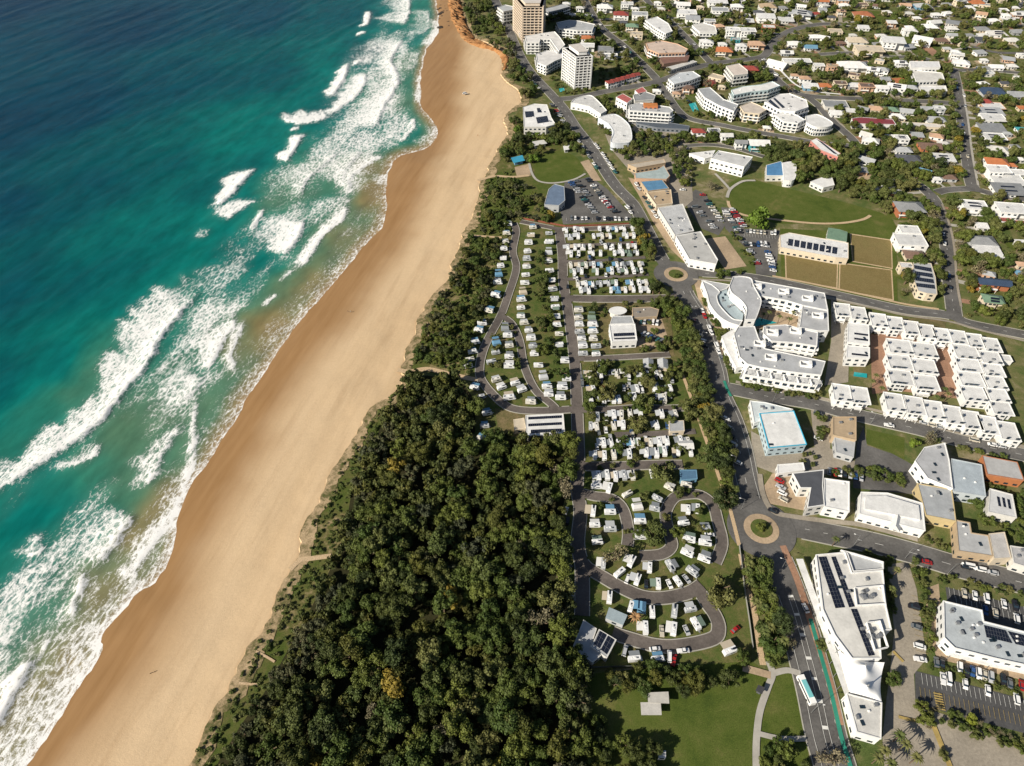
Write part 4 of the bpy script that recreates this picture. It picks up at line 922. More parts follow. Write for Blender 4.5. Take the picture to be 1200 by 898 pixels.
for (x, y, z) in ((886, 337, 9), (918, 343, 9), (946, 351, 9), (958, 371, 9), (932, 389, 9), (905, 391, 9), (903, 420, 9), (944, 428, 9), (890, 404, 9)):
    q = P(x, y, z); r = thing('stair_tower', 'white stair box with open roof well on a resort roof', 'stair tower', (q.x, q.y, z), R(-12), 'stair boxes on the resort roofs')
    obj('wall', MB().ring([(-3.2, -2), (3.2, -2), (3.2, 2), (-3.2, 2)], [(-2.9, -1.7), (2.9, -1.7), (2.9, 1.7), (-2.9, 1.7)], 0.01, 1.5).me('wall', M['white']), r)
    obj('stair_head', MB().box(1.2, 2.88, -1.6, 1.6, .02, 2.6).me('stair_head', M['white']), r); obj('air_conditioner', boxmesh('air_conditioner', 1.5, 1.1, 1.0, M['metal']), r, (-1.4, 0, .02))
# --- bowls club
B('bowls_club', 'white bowls club with a row of dark solar panels', 'clubhouse', [(914, 276), (925, 273), (994, 285), (994, 303), (980, 302), (915, 290)], 5.5, CREAM, WHITE, parapet=.2, ac=5, roofmat='roof', solar=[[(924 + 7.4 * i, 280 + 1.35 * i), (929.6 + 7.4 * i, 281 + 1.35 * i), (928.6 + 7.4 * i, 288.6 + 1.35 * i), (923 + 7.4 * i, 287.6 + 1.35 * i)] for i in range(8)])
B('club_annexe', 'small green-roofed annexe behind the bowls club', 'annexe', [(971, 267), (984, 269), (993, 272), (992, 283), (969, 279)], 4.5, OFFW, GREEN, parapet=0, roofmat='roof')
# --- shops on the main road
B('shop_row', 'long grey-white shop row stepping down to the roundabout', 'shop', [(771, 244), (800, 239.5), (813, 271), (791, 276)], 6, OFFW, (.56, .57, .58), parapet=.4, ac=9, roofmat='roof')
B('corner_shops', 'grey-roofed corner shops with white awning by the roundabout', 'shop', [(792, 277), (821, 272), (841, 305), (839, 310), (808, 304.5)], 6.5, WHITE, (.48, .48, .47), parapet=.5, ac=6)
B('blue_roof_shop', 'shop with bright blue metal roof and tan walls', 'shop', [(751, 213), (776, 211), (784, 221), (759, 224)], 5.5, TAN, (.12, .27, .44), parapet=.15, roofmat='roof')
B('blue_front_shop', 'tan terrace shop just below the blue metal roof', 'shop', [(758, 226), (786, 223), (788, 239), (769, 241)], 4.5, CREAM, TAN, parapet=.6, ac=5)
B('green_roof_shop', 'pale green-grey roofed brick shop with gabled end', 'shop', [(744, 203), (770, 199), (778, 194), (785, 206), (781, 210), (745, 209)], 5.5, PEACH, (.42, .50, .50), parapet=.1, roofmat='roof')
B('flat_shop', 'tan flat-roofed shop row above the green-grey roof', 'shop', [(736, 193), (778, 186.5), (780, 191), (746, 197)], 5, TAN, (.50, .44, .36), parapet=.3)
B('curved_hall', 'white curved-roof hall beside the beach road junction', 'hall', arc([(669, 121), (674, 116), (690, 112), (699, 117), (711, 130)]) + [(704, 134), (690, 125), (676, 122)], 6, WHITE, (.66, .66, .65), parapet=.5, ac=2, roofmat='roof')
B('curved_shops', 'white sweeping shop building with blue curved edge', 'shop', arc([(701, 138), (715, 134.5), (725, 136), (738, 148), (740, 165), (730, 168), (716, 167), (719, 155), (713, 145)]), 6.5, (.62, .66, .72), WHITE, parapet=.4, ac=3, roofmat='roof')
B('surf_club', 'white seafront clubhouse with scattered solar panels', 'clubhouse', [(613, 126), (626, 122), (641, 123), (646, 138), (651, 146), (640, 149), (614, 149)], 7, OFFW, WHITE, floors=2, parapet=.3, ac=5, solar=[[(615, 131), (625, 130.5), (626, 137), (616, 138)], [(628, 138), (641, 136), (643, 143), (630, 145)], [(629, 127), (633, 127), (635, 132), (630, 132)]])
B('rescue_hall', 'blue-grey peaked roof surf rescue hall by the car park', 'hall', [(643, 222), (650, 216), (661, 219), (662, 235), (655, 241), (638, 240)], 6, LGREY, (.16, .22, .32), parapet=.2, roofmat='roof')
B('library', 'white rectangular hall with grey roof backing the lawn', 'hall', [(833, 186), (842, 177), (882, 184.5), (872, 196)], 9, WHITE, (.60, .61, .61), parapet=.4, ac=2)
B('library_wing', 'low white wing joined to the rectangular hall', 'hall', [(808, 180), (838, 176.5), (834, 184), (826, 186)], 5, WHITE, WHITE, parapet=.2, ac=4)
B('childcare', 'white hall with a blue roof panel among the grove trees', 'hall', [(898, 194), (916, 189), (918, 206), (898, 206)], 5, OFFW, (.10, .26, .48), parapet=.2, roofmat='roof', rim=WHITE)
B('scout_hall', 'white barrel-roofed hall among the grove trees', 'hall', arc([(917, 191), (931, 190), (933, 202), (930, 211), (919, 211)]), 6, WHITE, WHITE, parapet=.1, roofmat='roof')
B('pavilion', 'scattered white pavilion roofs deep in the grove', 'pavilion', [(950, 213), (963, 208), (975, 208), (978, 217), (965, 220)], 4.5, OFFW, WHITE, parapet=.1)
# --- holiday park buildings
B('amenities_block', 'white amenities block with black solar strips at the forest edge', 'amenities block', [(616, 487), (660, 485), (662, 509.5), (617, 511)], 5, OFFW, WHITE, parapet=.15, roofmat='roof', solar=[[(619, 489), (658, 487), (658, 490), (619, 492)], [(619, 497), (658, 495), (658, 498), (619, 500)], [(622, 504), (658, 502.5), (658, 506), (622, 508)]])
B('laundry_shed', 'small cream shed beside the solar-striped amenities block', 'shed', [(602, 492), (614, 490), (616, 502), (603, 504)], 3.5, CREAM, CREAM, parapet=.1, roofmat='roof')
B('kiosk', 'white park office with stepped roof and two black solar bars', 'office', [(714, 381), (744, 380), (746.5, 399), (717, 400.5)], 6, WHITE, WHITE, parapet=.3, roofmat='roof', solar=[[(719, 391), (743, 390), (743.5, 393.5), (719.5, 394.5)], [(719.5, 396.5), (744, 395.5), (744, 397.2), (720, 398)]])
B('kiosk_wing', 'grey-white upper wing of the park office', 'office', [(718, 371), (740, 370.5), (743, 379), (715, 380)], 5, WHITE, LGREY, parapet=.2, roofmat='roof')
ov = [(724 + 10.5 * math.cos(a * math.pi / 8), 364 + 4.6 * math.sin(a * math.pi / 8)) for a in range(16)]
B('shade_pod', 'white oval roof beside the park office', 'pavilion', ov, 4.2, OFFW, WHITE, parapet=0, eave=1.0)
B('camp_kitchen', 'brown flat-roofed store beside the park office', 'store', [(741, 361), (762, 360), (772, 363), (770, 371), (742, 373)], 4, TAN, (.30, .26, .22), parapet=.2, ac=2)
B('camp_shed', 'blue-grey skillion shed inside the looping park lane', 'shed', [(714, 712), (735, 721), (730, 732), (710, 724)], 3.6, LGREY, (.36, .44, .48), parapet=0, roofmat='roof')
B('bath_house', 'grey bath house with two large black solar arrays', 'bath house', [(702, 738), (722, 750), (711, 771), (693, 758)], 4.5, OFFW, LGREY, parapet=.15, solar=[[(703, 739.5), (711, 744), (702.5, 760), (696, 755)], [(712.5, 745), (720, 750), (711, 767), (704, 761.5)]])
B('bath_wing', 'pale grey wing of the bath house under forest shade', 'bath house', [(684, 727), (699, 737), (692, 758), (704, 768), (694, 776), (680, 766), (672, 757)], 4, OFFW, LGREY, parapet=.1, roofmat='roof')
B('picnic_shelter', 'larger pale picnic shelter roof on the park lawn', 'shelter', [(759, 812), (783, 811), (784, 824), (760, 823)], 3.4, OFFW, (.56, .54, .50), parapet=0, roofmat='roof', eave=1.2)
B('picnic_shelter', 'lower pale picnic shelter overlapping the larger one', 'shelter', [(751, 823.5), (774, 823.5), (775, 837.5), (752, 837.5)], 3.1, OFFW, (.60, .58, .54), parapet=0, roofmat='roof', eave=1.2)
B('playground_shade', 'bright blue playground shade roof near the sand', 'shade sail', [(599, 185), (612, 182), (615, 188), (602, 191)], 3.4, BLUE, (.05, .33, .50), parapet=0, eave=1.4)
B('park_shelter', 'white barbecue shelter beside the oval lawn', 'shelter', [(624, 166), (637, 164), (641, 168), (626, 171)], 3.4, OFFW, OFFW, parapet=0, eave=1)
B('park_shelter', 'small white kiosk roof among trees by the oval lawn', 'shelter', [(660, 171), (667, 170), (667, 175), (661, 176)], 3.2, OFFW, WHITE, parapet=0, eave=.8)
B('cabin_block', 'big pale cabin roof beside the tree belt', 'cabin', [(784, 494), (801, 493), (802, 505), (785, 506)], 3.6, CREAM, LGREY, parapet=.1, roofmat='roof')
B('blue_cabin', 'blue flat-roofed shed under the big tree by the lane bend', 'shed', [(797, 551), (816, 551), (817, 561), (798, 563)], 3.4, BLUE, (.10, .20, .32), parapet=.1, roofmat='roof')
# --- towers and apartment blocks
def tower(name, label, px, h, floors, wall, n_bay=4.2):
    W_ = ccw([(p.x, p.y) for p in PL(px, h)]); k_ = len(W_); c = (sum(p[0] for p in W_) / k_, sum(p[1] for p in W_) / k_); occ_poly(W_, 1, 2)
    root = thing(name, label, 'apartment tower', (c[0], c[1], 0)); pl = local(W_, c); core = offset(pl, -1.5); fh = h / floors
    obj('wall', MB().prism(core, 0, h).me('wall', M['wall']), root, color=tuple(x * .9 for x in wall))
    for f in range(1, floors + 1):
        ba = obj('balcony', MB().prism(pl, f * fh - .28, f * fh).me('balcony', M['wall']), root, color=wall)
        if f < floors: obj('balustrade', MB().ring(offset(pl, .02), offset(pl, -.14), f * fh, f * fh + .75).me('balustrade', M['wall']), ba, color=wall)
    for i in range(k_):
        a, b2 = pl[i], pl[(i + 1) % k_]; L = (b2 - a).length; n = max(2, int(L / n_bay)); ang = math.atan2((b2 - a).y, (b2 - a).x); nr = Vector(((b2 - a).y, -(b2 - a).x)).normalized()
        for j in range(n + 1):
            p = a.lerp(b2, j / n) - nr * .78
            obj('fin', boxmesh('fin', .5, 1.5, h, M['wall']), root, (p.x, p.y, 0), ang, color=wall)
        ca, cb = core[i], core[(i + 1) % k_]
        for f in range(floors):
            for j in range(n):
                p = ca.lerp(cb, (j + .5) / n); obj('window', boxmesh('window', min(2.8, L / n - .8), .16, 2.0, M['glass']), root, (p.x, p.y, f * fh + .3), ang)
    ph = obj('penthouse', MB().prism(offset(pl, -4.5), h, h + 3.2).me('penthouse', M['wall']), root, color=wall)
    obj('penthouse_roof', MB().prism(offset(pl, -3.9), h + 3.2, h + 3.5).me('penthouse_roof', M['wall']), ph, color=(.6, .56, .52))
    roofstuff(root, offset(pl, -1), c, h, 6, 5)
tower('apartment_tower', 'tall white balcony tower rising above the beach junction', [(659.5, 56), (675, 67.5), (695, 66), (682, 53)], 31, 12, WHITE, 3.6)
tower('apartment_tower', 'tall cream balcony tower on the headland', [(601, -4), (612, 9), (637, 9), (640, -3), (626, -12)], 36, 13, (.66, .55, .44), 4.0)
B('apartment_block', 'white mid-rise block at the foot of the cream tower', 'apartments', [(583, 9), (592, 6), (601, 8), (601, 12), (590, 14)], 14, OFFW, LGREY, floors=4, balcony=1.5)
B('apartment_block', 'white L-shaped apartments around a courtyard by the white tower', 'apartments', [(615, 43), (632, 40), (650, 37.5), (656, 44), (662, 53), (655, 60), (649, 52), (645, 46), (633, 46), (632, 50), (617, 50)], 12, WHITE, (.74, .73, .71), floors=4, balcony=1.4, ac=4)
B('apartment_block', 'terraced white apartments stepping down beside the white tower', 'apartments', [(628, 64), (640, 60), (658, 60), (660, 68), (650, 72), (640, 78), (630, 74)], 9, WHITE, (.72, .71, .70), floors=3, balcony=1.4, ac=3)
B('apartment_block', 'low white wing below the cream tower by a small pool', 'apartments', [(608, 31), (622, 29), (632, 31), (630, 36), (610, 37)], 9, OFFW, OFFW, floors=3, balcony=1.2)
B('apartment_block', 'white stepped apartments facing the sloping upper street', 'apartments', [(652, 27), (667, 24), (679, 25), (697, 29), (694, 36), (676, 36), (655, 34)], 9, WHITE, LGREY, floors=3, balcony=1.4, ac=4)
B('apartment_block', 'long grey-roofed apartments in the tower shadow', 'apartments', [(637, 11), (660, 5), (668, 8), (645, 15)], 9, GREY, LGREY, floors=3, balcony=1.2)
B('apartment_block', 'striped white four-storey apartments with an orange roof patch', 'apartments', [(737, 124), (750, 121), (785, 126), (789, 130), (785, 133), (738, 130)], 12, WHITE, LGREY, floors=4, balcony=2.0, ac=4)
B('roof_pavilion', 'grey double-roofed building between two red-roofed wings', 'apartments', [(742, 112), (757, 108), (768, 112), (766, 117), (744, 119)], 9, OFFW, GREY, floors=2)
for i, (px, lb) in enumerate((([(722, 114), (730, 110), (741, 116), (735, 121)], 'red-roofed wing beside the striped white apartments'), ([(744, 106), (753, 102), (758, 107), (750, 112)], 'red-roofed wing behind the grey double-roofed building'))):
    B('red_wing', lb, 'apartments', px, 9, WHITE, (.50, .14, .12), floors=2, parapet=.1, roofmat='roof')
B('orange_penthouse', 'orange roof patch standing behind the striped white apartments', 'roof pavilion', [(754, 120.5), (770, 121), (771, 124.5), (755, 124)], 14.5, TERRA, (.58, .22, .06), parapet=0, roofmat='roof')
B('undercroft_car_park', 'long dark car deck below the striped white apartments', 'car deck', [(745, 140), (790, 145), (808, 148), (807, 152), (770, 150), (746, 145)], 3.4, (.2, .22, .25), (.09, .11, .14), parapet=.3)
B('apartment_block', 'grey-white apartments with stepped roof on the cross street', 'apartments', [(783, 93), (795, 86), (812, 84), (821, 90), (808, 95), (790, 99)], 10, WHITE, (.58, .62, .65), floors=3, balcony=1.3, ac=2)
B('apartment_block', 'long grey-roofed white apartments beside the green pool', 'apartments', [(818, 105), (832, 103), (848, 117), (865, 123), (860, 131), (842, 124), (826, 115)], 10, WHITE, (.38, .40, .42), floors=3, balcony=1.4, ac=2)
B('apartment_block', 'curved white apartments with teal balcony glass', 'apartments', [(857, 106), (870, 102), (890, 100), (905, 96), (914, 101), (900, 106), (880, 108), (860, 112)], 12, (.55, .68, .70), WHITE, floors=4, balcony=1.6, ac=3)
B('apartment_block', 'cream hip-like apartments next to the curved white apartments', 'apartments', [(867, 125), (880, 120), (890, 124), (898, 129), (890, 134), (872, 132)], 9, CREAM, (.62, .55, .48), floors=3, balcony=1.3)
B('apartment_block', 'large terraced white apartments with dark roof strips on the ridge street', 'apartments', [(896, 120), (913, 111), (925, 110), (945, 118), (947, 126), (932, 131), (915, 130)], 11, WHITE, (.76, .75, .74), floors=3, balcony=1.6, ac=6, solar=[[(900, 119), (903, 117), (914, 127), (911, 128)], [(906, 116), (908, 115), (920, 126), (917, 127)]])
B('apartment_block', 'white balcony block below the large terraced apartments', 'apartments', [(907, 135), (922, 131), (935, 136), (943, 141), (935, 145), (918, 143)], 9, WHITE, WHITE, floors=3, balcony=1.5, ac=3)
B('apartment_block', 'white rounded block at the end of the terraced apartments', 'apartments', arc([(944, 137), (956, 134.5), (966, 138), (976, 145), (970, 149), (955, 149), (945, 144)]), 8, WHITE, (.74, .74, .73), floors=2, balcony=1.3)
B('apartment_block', 'pinkish-white apartments with broken terracotta roof edge', 'apartments', [(851, 78), (866, 75), (876, 83), (876, 87), (860, 89)], 11, OFFW, (.66, .58, .52), floors=3, balcony=1.4)
B('apartment_block', 'cream and pink terraced apartments on the upper street', 'apartments', [(757, 51), (775, 48), (794, 52), (806, 58), (803, 62), (772, 63), (760, 58)], 9, PEACH, (.62, .50, .42), floors=3, balcony=1.5, ac=4)
B('flat_block', 'brown-roofed wing under the cream and pink terraces', 'apartments', [(773, 68), (790, 64), (808, 65), (806, 71), (778, 75)], 6, BROWN, (.24, .13, .10), parapet=.1, roofmat='roof')
B('flat_block', 'long thin white roof set askew above the cross street', 'carport', [(781, 79), (812, 71), (817, 72.5), (787, 82)], 4, OFFW, OFFW, parapet=.1, roofmat='roof')
B('apartment_block', 'white stepped flats with balconies on the back street', 'apartments', [(756, 24), (770, 20), (783, 28), (788, 37), (780, 40), (768, 33)], 9, WHITE, (.74, .74, .74), floors=3, balcony=1.4, ac=3)
B('apartment_block', 'white two-level flats opposite the stepped flats', 'apartments', [(811, 30), (824, 27), (838, 31), (840, 38), (820, 38)], 8, WHITE, OFFW, floors=2, balcony=1.4)
B('motel', 'long white flat-roofed motel row on the ridge', 'motel', [(1057, 143), (1108, 146), (1107, 150), (1057, 147.5)], 4, CREAM, (.70, .66, .62), parapet=.2)
B('red_roof_house', 'long low house with dark red roof and white verandah', 'house', [(998, 139), (1008, 137.5), (1046, 140), (1050, 146), (1000, 145)], 5, WHITE, (.27, .05, .06), parapet=.1, roofmat='roof', win=(1.6, 1.2))
B('school_hall', 'big white hall with wide bright roof at the end of the long street', 'hall', [(1066, 72), (1100, 72.5), (1102, 79), (1068, 79.5)], 9, WHITE, (.80, .80, .80), parapet=.2, roofmat='roof', floors=2)
B('school_wing', 'white tiered wing below the big white hall', 'hall', [(1068, 82), (1104, 86), (1107, 95), (1074, 96)], 6, WHITE, OFFW, floors=2, balcony=1.6)
B('school_wing', 'lower white tiered wing above the ridge street trees', 'hall', [(1077, 101), (1108, 101), (1110, 107), (1080, 108)], 5, OFFW, WHITE, floors=1, balcony=0)
B('solar_house', 'white two-storey house with red side wall and long solar roof', 'house', [(950, 165), (957, 162), (985, 180), (982, 184), (962, 176)], 8, (.5, .2, .17), WHITE, floors=2, parapet=.1, solar=[[(957, 163.5), (963, 166.5), (982, 181.5), (977, 180)]])
B('solar_apartments', 'white building with rows of dark solar panels and tan forecourt', 'apartments', [(1070, 308), (1091, 309), (1096, 325), (1098, 345), (1086, 344), (1076, 341), (1070, 326)], 6, CREAM, LGREY, parapet=.2, floors=2, solar=[[(1071 + .8 * i, 311 + 7 * i), (1091 + 1.3 * i, 314.5 + 6.6 * i), (1092 + 1.3 * i, 319 + 6.6 * i), (1071.5 + .8 * i, 315 + 7 * i)] for i in range(4)])
for p in ((1000, 380, 'long white townhouse slab with paired dark roof bars', [(994, 378), (1018, 381), (1019, 404), (993, 401)], [[(1001, 390), (1017, 392), (1017, 394), (1001, 392)], [(1001, 396), (1017, 398), (1017, 400), (1001, 398)]]),
          (1000, 420, 'white townhouse slab above the small turquoise pool', [(993, 405), (1019, 407.5), (1019, 420), (992, 419)], [[(998, 414), (1017, 416), (1017, 418), (998, 416)]])):
    B('townhouse', p[2], 'townhouse', p[3], 7, WHITE, WHITE, floors=2, parapet=.25, ac=1, solar=p[4])

# ------------------------------------------------------------------ houses
LM = [((676, 80), 'the tall white balcony tower'), ((620, 15), 'the tall cream tower'), ((729, 92), 'the row of red-roofed terraces'), ((782, 57), 'the cream and pink terraces'), ((848, 57), 'the orange hip-roofed house'), ((932, 71), 'the long white bungalow'),
      ((1024, 142), 'the long dark red roof'), ((1082, 75), 'the big white hall'), ((1082, 146), 'the flat-roofed motel row'), ((1169, 188), 'the white house with orange roof'), ((1067, 241), 'the grove of tall trees'), ((1166, 329), 'the navy-roofed brick house'), ((940, 14), 'the solar-roofed hilltop house'),
      ((1012, 16), 'the red-brown roof on the hill'), ((1145, 2), 'the bright orange roof on the hill'), ((1169, 38), 'the pale hip roof with panels'), ((890, 166), 'the teal-fronted white house'), ((1047, 46), 'the white stepped hillside house'), ((1005, 46), 'the cream verandah house'), ((1000, 75), 'the wide white hip roof')]
def near_lm(px, py):
    L_ = sorted(LM, key=lambda l: (l[0][0] - px) ** 2 + ((l[0][1] - py) * 1.6) ** 2)
    for l in L_:
        d = abs(l[0][0] - px) + abs(l[0][1] - py)
        if d > 4: return l[1]
RC = {'W': (WHITE, 'white'), 'O': (OFFW, 'off-white'), 'G': (GREY, 'mid grey'), 'L': (LGREY, 'pale grey'), 'D': (DGREY, 'charcoal'), 'T': (TERRA, 'terracotta'), 'R': (RED, 'dark red'), 'B': (BLUE, 'blue'), 'N': (NAVY, 'navy'), 'C': (CREAM, 'cream'), 'K': (BROWN, 'brown'), 'P': (PEACH, 'peach'), 'E': (GREEN, 'green'), 'A': (TAN, 'tan'), 'H': (TEAL, 'teal'), 'X': ((.42, .16, .08), 'brick')}
def shade(c, a, b2):
    k = random.uniform(a, b2); return tuple(min(.85, x * k) for x in c)
FORM = {'h': 'hip', 'g': 'gabled', 'f': 'flat', 's': 'sloping'}
def house(px, py, wpx, form, rc, wc, st=1, rot=-6, solar=0, asp=.72, label=None, group=None, name='house', cat='house', hgt=None, win=True):
    zc = (3.0 if st == 1 else 5.8 if st == 2 else 8.6) + (0.8 if form in 'hg' else 0)
    p = P(px, py, zc); s_ = (p - Vector((0, 0, H))).dot(Vector((0, math.cos(PITCH), -math.sin(PITCH)))) / F
    w = max(5.5, wpx * s_); d = min(max(5.0, w * asp), 17.0); hw, hd = w / 2, d / 2; wh = hgt or (2.9, 5.6, 8.4)[st - 1]
    if not label:
        lm = near_lm(px, py)
        label = f"{RC[wc][1]}-walled {'two-storey ' if st == 2 else 'three-storey ' if st == 3 else ''}{cat} with {RC[rc][1]} {FORM[form]} roof{' and solar panels' if solar else ''}, by {lm}"
        if len(label.replace('-', ' ').split()) > 15: label = label.replace(RC[wc][1] + '-walled ', '')
        if len(label.replace('-', ' ').split()) > 15: label = label.replace(' and solar panels', '')
        if label in USED: group = group or f"{RC[rc][1]} roofed houses by {lm}"; USED[label].append(group)
        USED.setdefault(label, [])
    root = thing(name, label, cat, (p.x, p.y, 0), R(rot), group)
    HOUSES.append((root, label))
    ca_, sa_ = math.cos(R(rot)), math.sin(R(rot))
    occ_poly([(p.x + x * ca_ - y * sa_, p.y + x * sa_ + y * ca_) for x, y in ((-hw, -hd), (hw, -hd), (hw, hd), (-hw, hd))], 1, 1.2)
    mb = MB(); k = random.random()
    if st >= 1 and k < .5 and w > 9:      # stepped plan
        mb.box(-hw, hw * .25, -hd, hd, 0, wh).box(hw * .25 + .002, hw, -hd * .55, hd, 0, wh)
    else: mb.box(-hw, hw, -hd, hd, 0, wh)
    wl_ = obj('wall', mb.me('wall', M['wall']), root, color=shade(RC[wc][0], .9, 1))
    e = .55; X, Y = hw + e, hd + e; rise = min(X, Y) * .42; z0, z1 = wh - .08, wh + rise
    if form == 'h':
        r_ = max(.2, X - Y); v = [(-X, -Y, z0), (X, -Y, z0), (X, Y, z0), (-X, Y, z0), (-r_, 0, z1), (r_, 0, z1)]
        f = [(0, 1, 5, 4), (1, 2, 5), (2, 3, 4, 5), (3, 0, 4), (3, 2, 1, 0)]
        if Y > X: r_ = Y - X; v[4] = (0, -r_, z1); v[5] = (0, r_, z1); f = [(0, 1, 4), (1, 2, 5, 4), (2, 3, 5), (3, 0, 4, 5), (3, 2, 1, 0)]
    elif form == 'g':
        v = [(-X, -Y, z0), (X, -Y, z0), (X, Y, z0), (-X, Y, z0), (-X, 0, z1), (X, 0, z1)]; f = [(0, 1, 5, 4), (1, 2, 5), (2, 3, 4, 5), (3, 0, 4), (3, 2, 1, 0)]
    elif form == 's':
        v = [(-X, -Y, z0), (X, -Y, z0), (X, Y, z0 + .9), (-X, Y, z0 + .9), (-X, -Y, z0 + .2), (X, -Y, z0 + .2), (X, Y, z0 + 1.1), (-X, Y, z0 + 1.1)]
        f = [(3, 2, 1, 0), (4, 5, 6, 7), (0, 1, 5, 4), (1, 2, 6, 5), (2, 3, 7, 6), (3, 0, 4, 7)]; z1 = z0 + 1
    else:
        q = MB().box(-X + .4, X - .4, -Y + .4, Y - .4, z0 + .09, z0 + .3); v, f = q.v, q.f; z1 = z0 + .3
    col_ = shade(RC[rc][0], .88, 1.06)
    ro = obj('roof', mdata('roof', v, f, M['roof']), root, color=col_)
    if form == 'f':
        obj('parapet', MB().ring(offset([(-X + .4, -Y + .4), (X - .4, -Y + .4), (X - .4, Y - .4), (-X + .4, Y - .4)], .05), offset([(-X + .4, -Y + .4), (X - .4, -Y + .4), (X - .4, Y - .4), (-X + .4, Y - .4)], -.2), z0 + .08, z1 + .35).me('parapet', M['wall']), ro, color=RC[wc][0])
        if random.random() < .6: obj('air_conditioner', boxmesh('air_conditioner', 1.5, 1.1, 1.0, M['metal']), ro, (random.uniform(-.5, .5) * hw, random.uniform(-.4, .6) * hd, z1))
    if solar:
        nx_ = max(2, int(w * .5 / 1.05)); sl = 0 if form == 'f' else (rise / Y if form in 'hg' else -(.9 / (2 * Y)))
        for r_ in range(2):
            yc = -Y * (.32 + .36 * r_) if form in 'hg' else -hd * .35 + r_ * hd * .7
            zc_ = (z1 - (abs(yc) / Y) * (z1 - z0)) if form in 'hg' else (z1 + .05 if form == 'f' else z0 + .2 + .9 * (yc + Y) / (2 * Y))
            pn = obj('solar_array', boxmesh('solar_array', min(w * .55, nx_ * 1.05), min(1.9, hd * .34), .08, M['solar']), ro, (0, yc, zc_ + .1))
            pn.rotation_euler = (math.atan(sl) if form in 'hg' else (.1 if form == 'f' else math.atan(.9 / (2 * Y))), 0, 0)
    if win:
        for fl in range(st):
            n_ = 2 if w < 11 else 3
            for j in range(n_):
                obj('window', boxmesh('window', 1.9 if j else 1.2, .14, 1.2 if j else 2.0, M['glass']), root, (-hw + (j + .5) * w / n_ * (.62 if k < .5 and w > 9 else 1), -hd, fl * 2.8 + (.9 if j else .05)))
            obj('window', boxmesh('window', 1.7, .14, 1.2, M['glass']), root, (-hw, hd * .2, fl * 2.8 + .9), R(90))
        if st >= 2 and random.random() < .75:
            ba = obj('balcony', boxmesh('balcony', w * .55, 1.8, .2, M['white']), root, (-w * .2, -hd - .9, 2.75)); obj('balustrade', boxmesh('balustrade', w * .55, .1, .9, M['white']), ba, (0, -.84, .2))
            for s2 in (-1, 1): obj('post', boxmesh('post', .18, .18, 2.75, M['white']), root, (-w * .2 + s2 * w * .25, -hd - 1.65, 0))
    return root
USED, HOUSES = {}, []
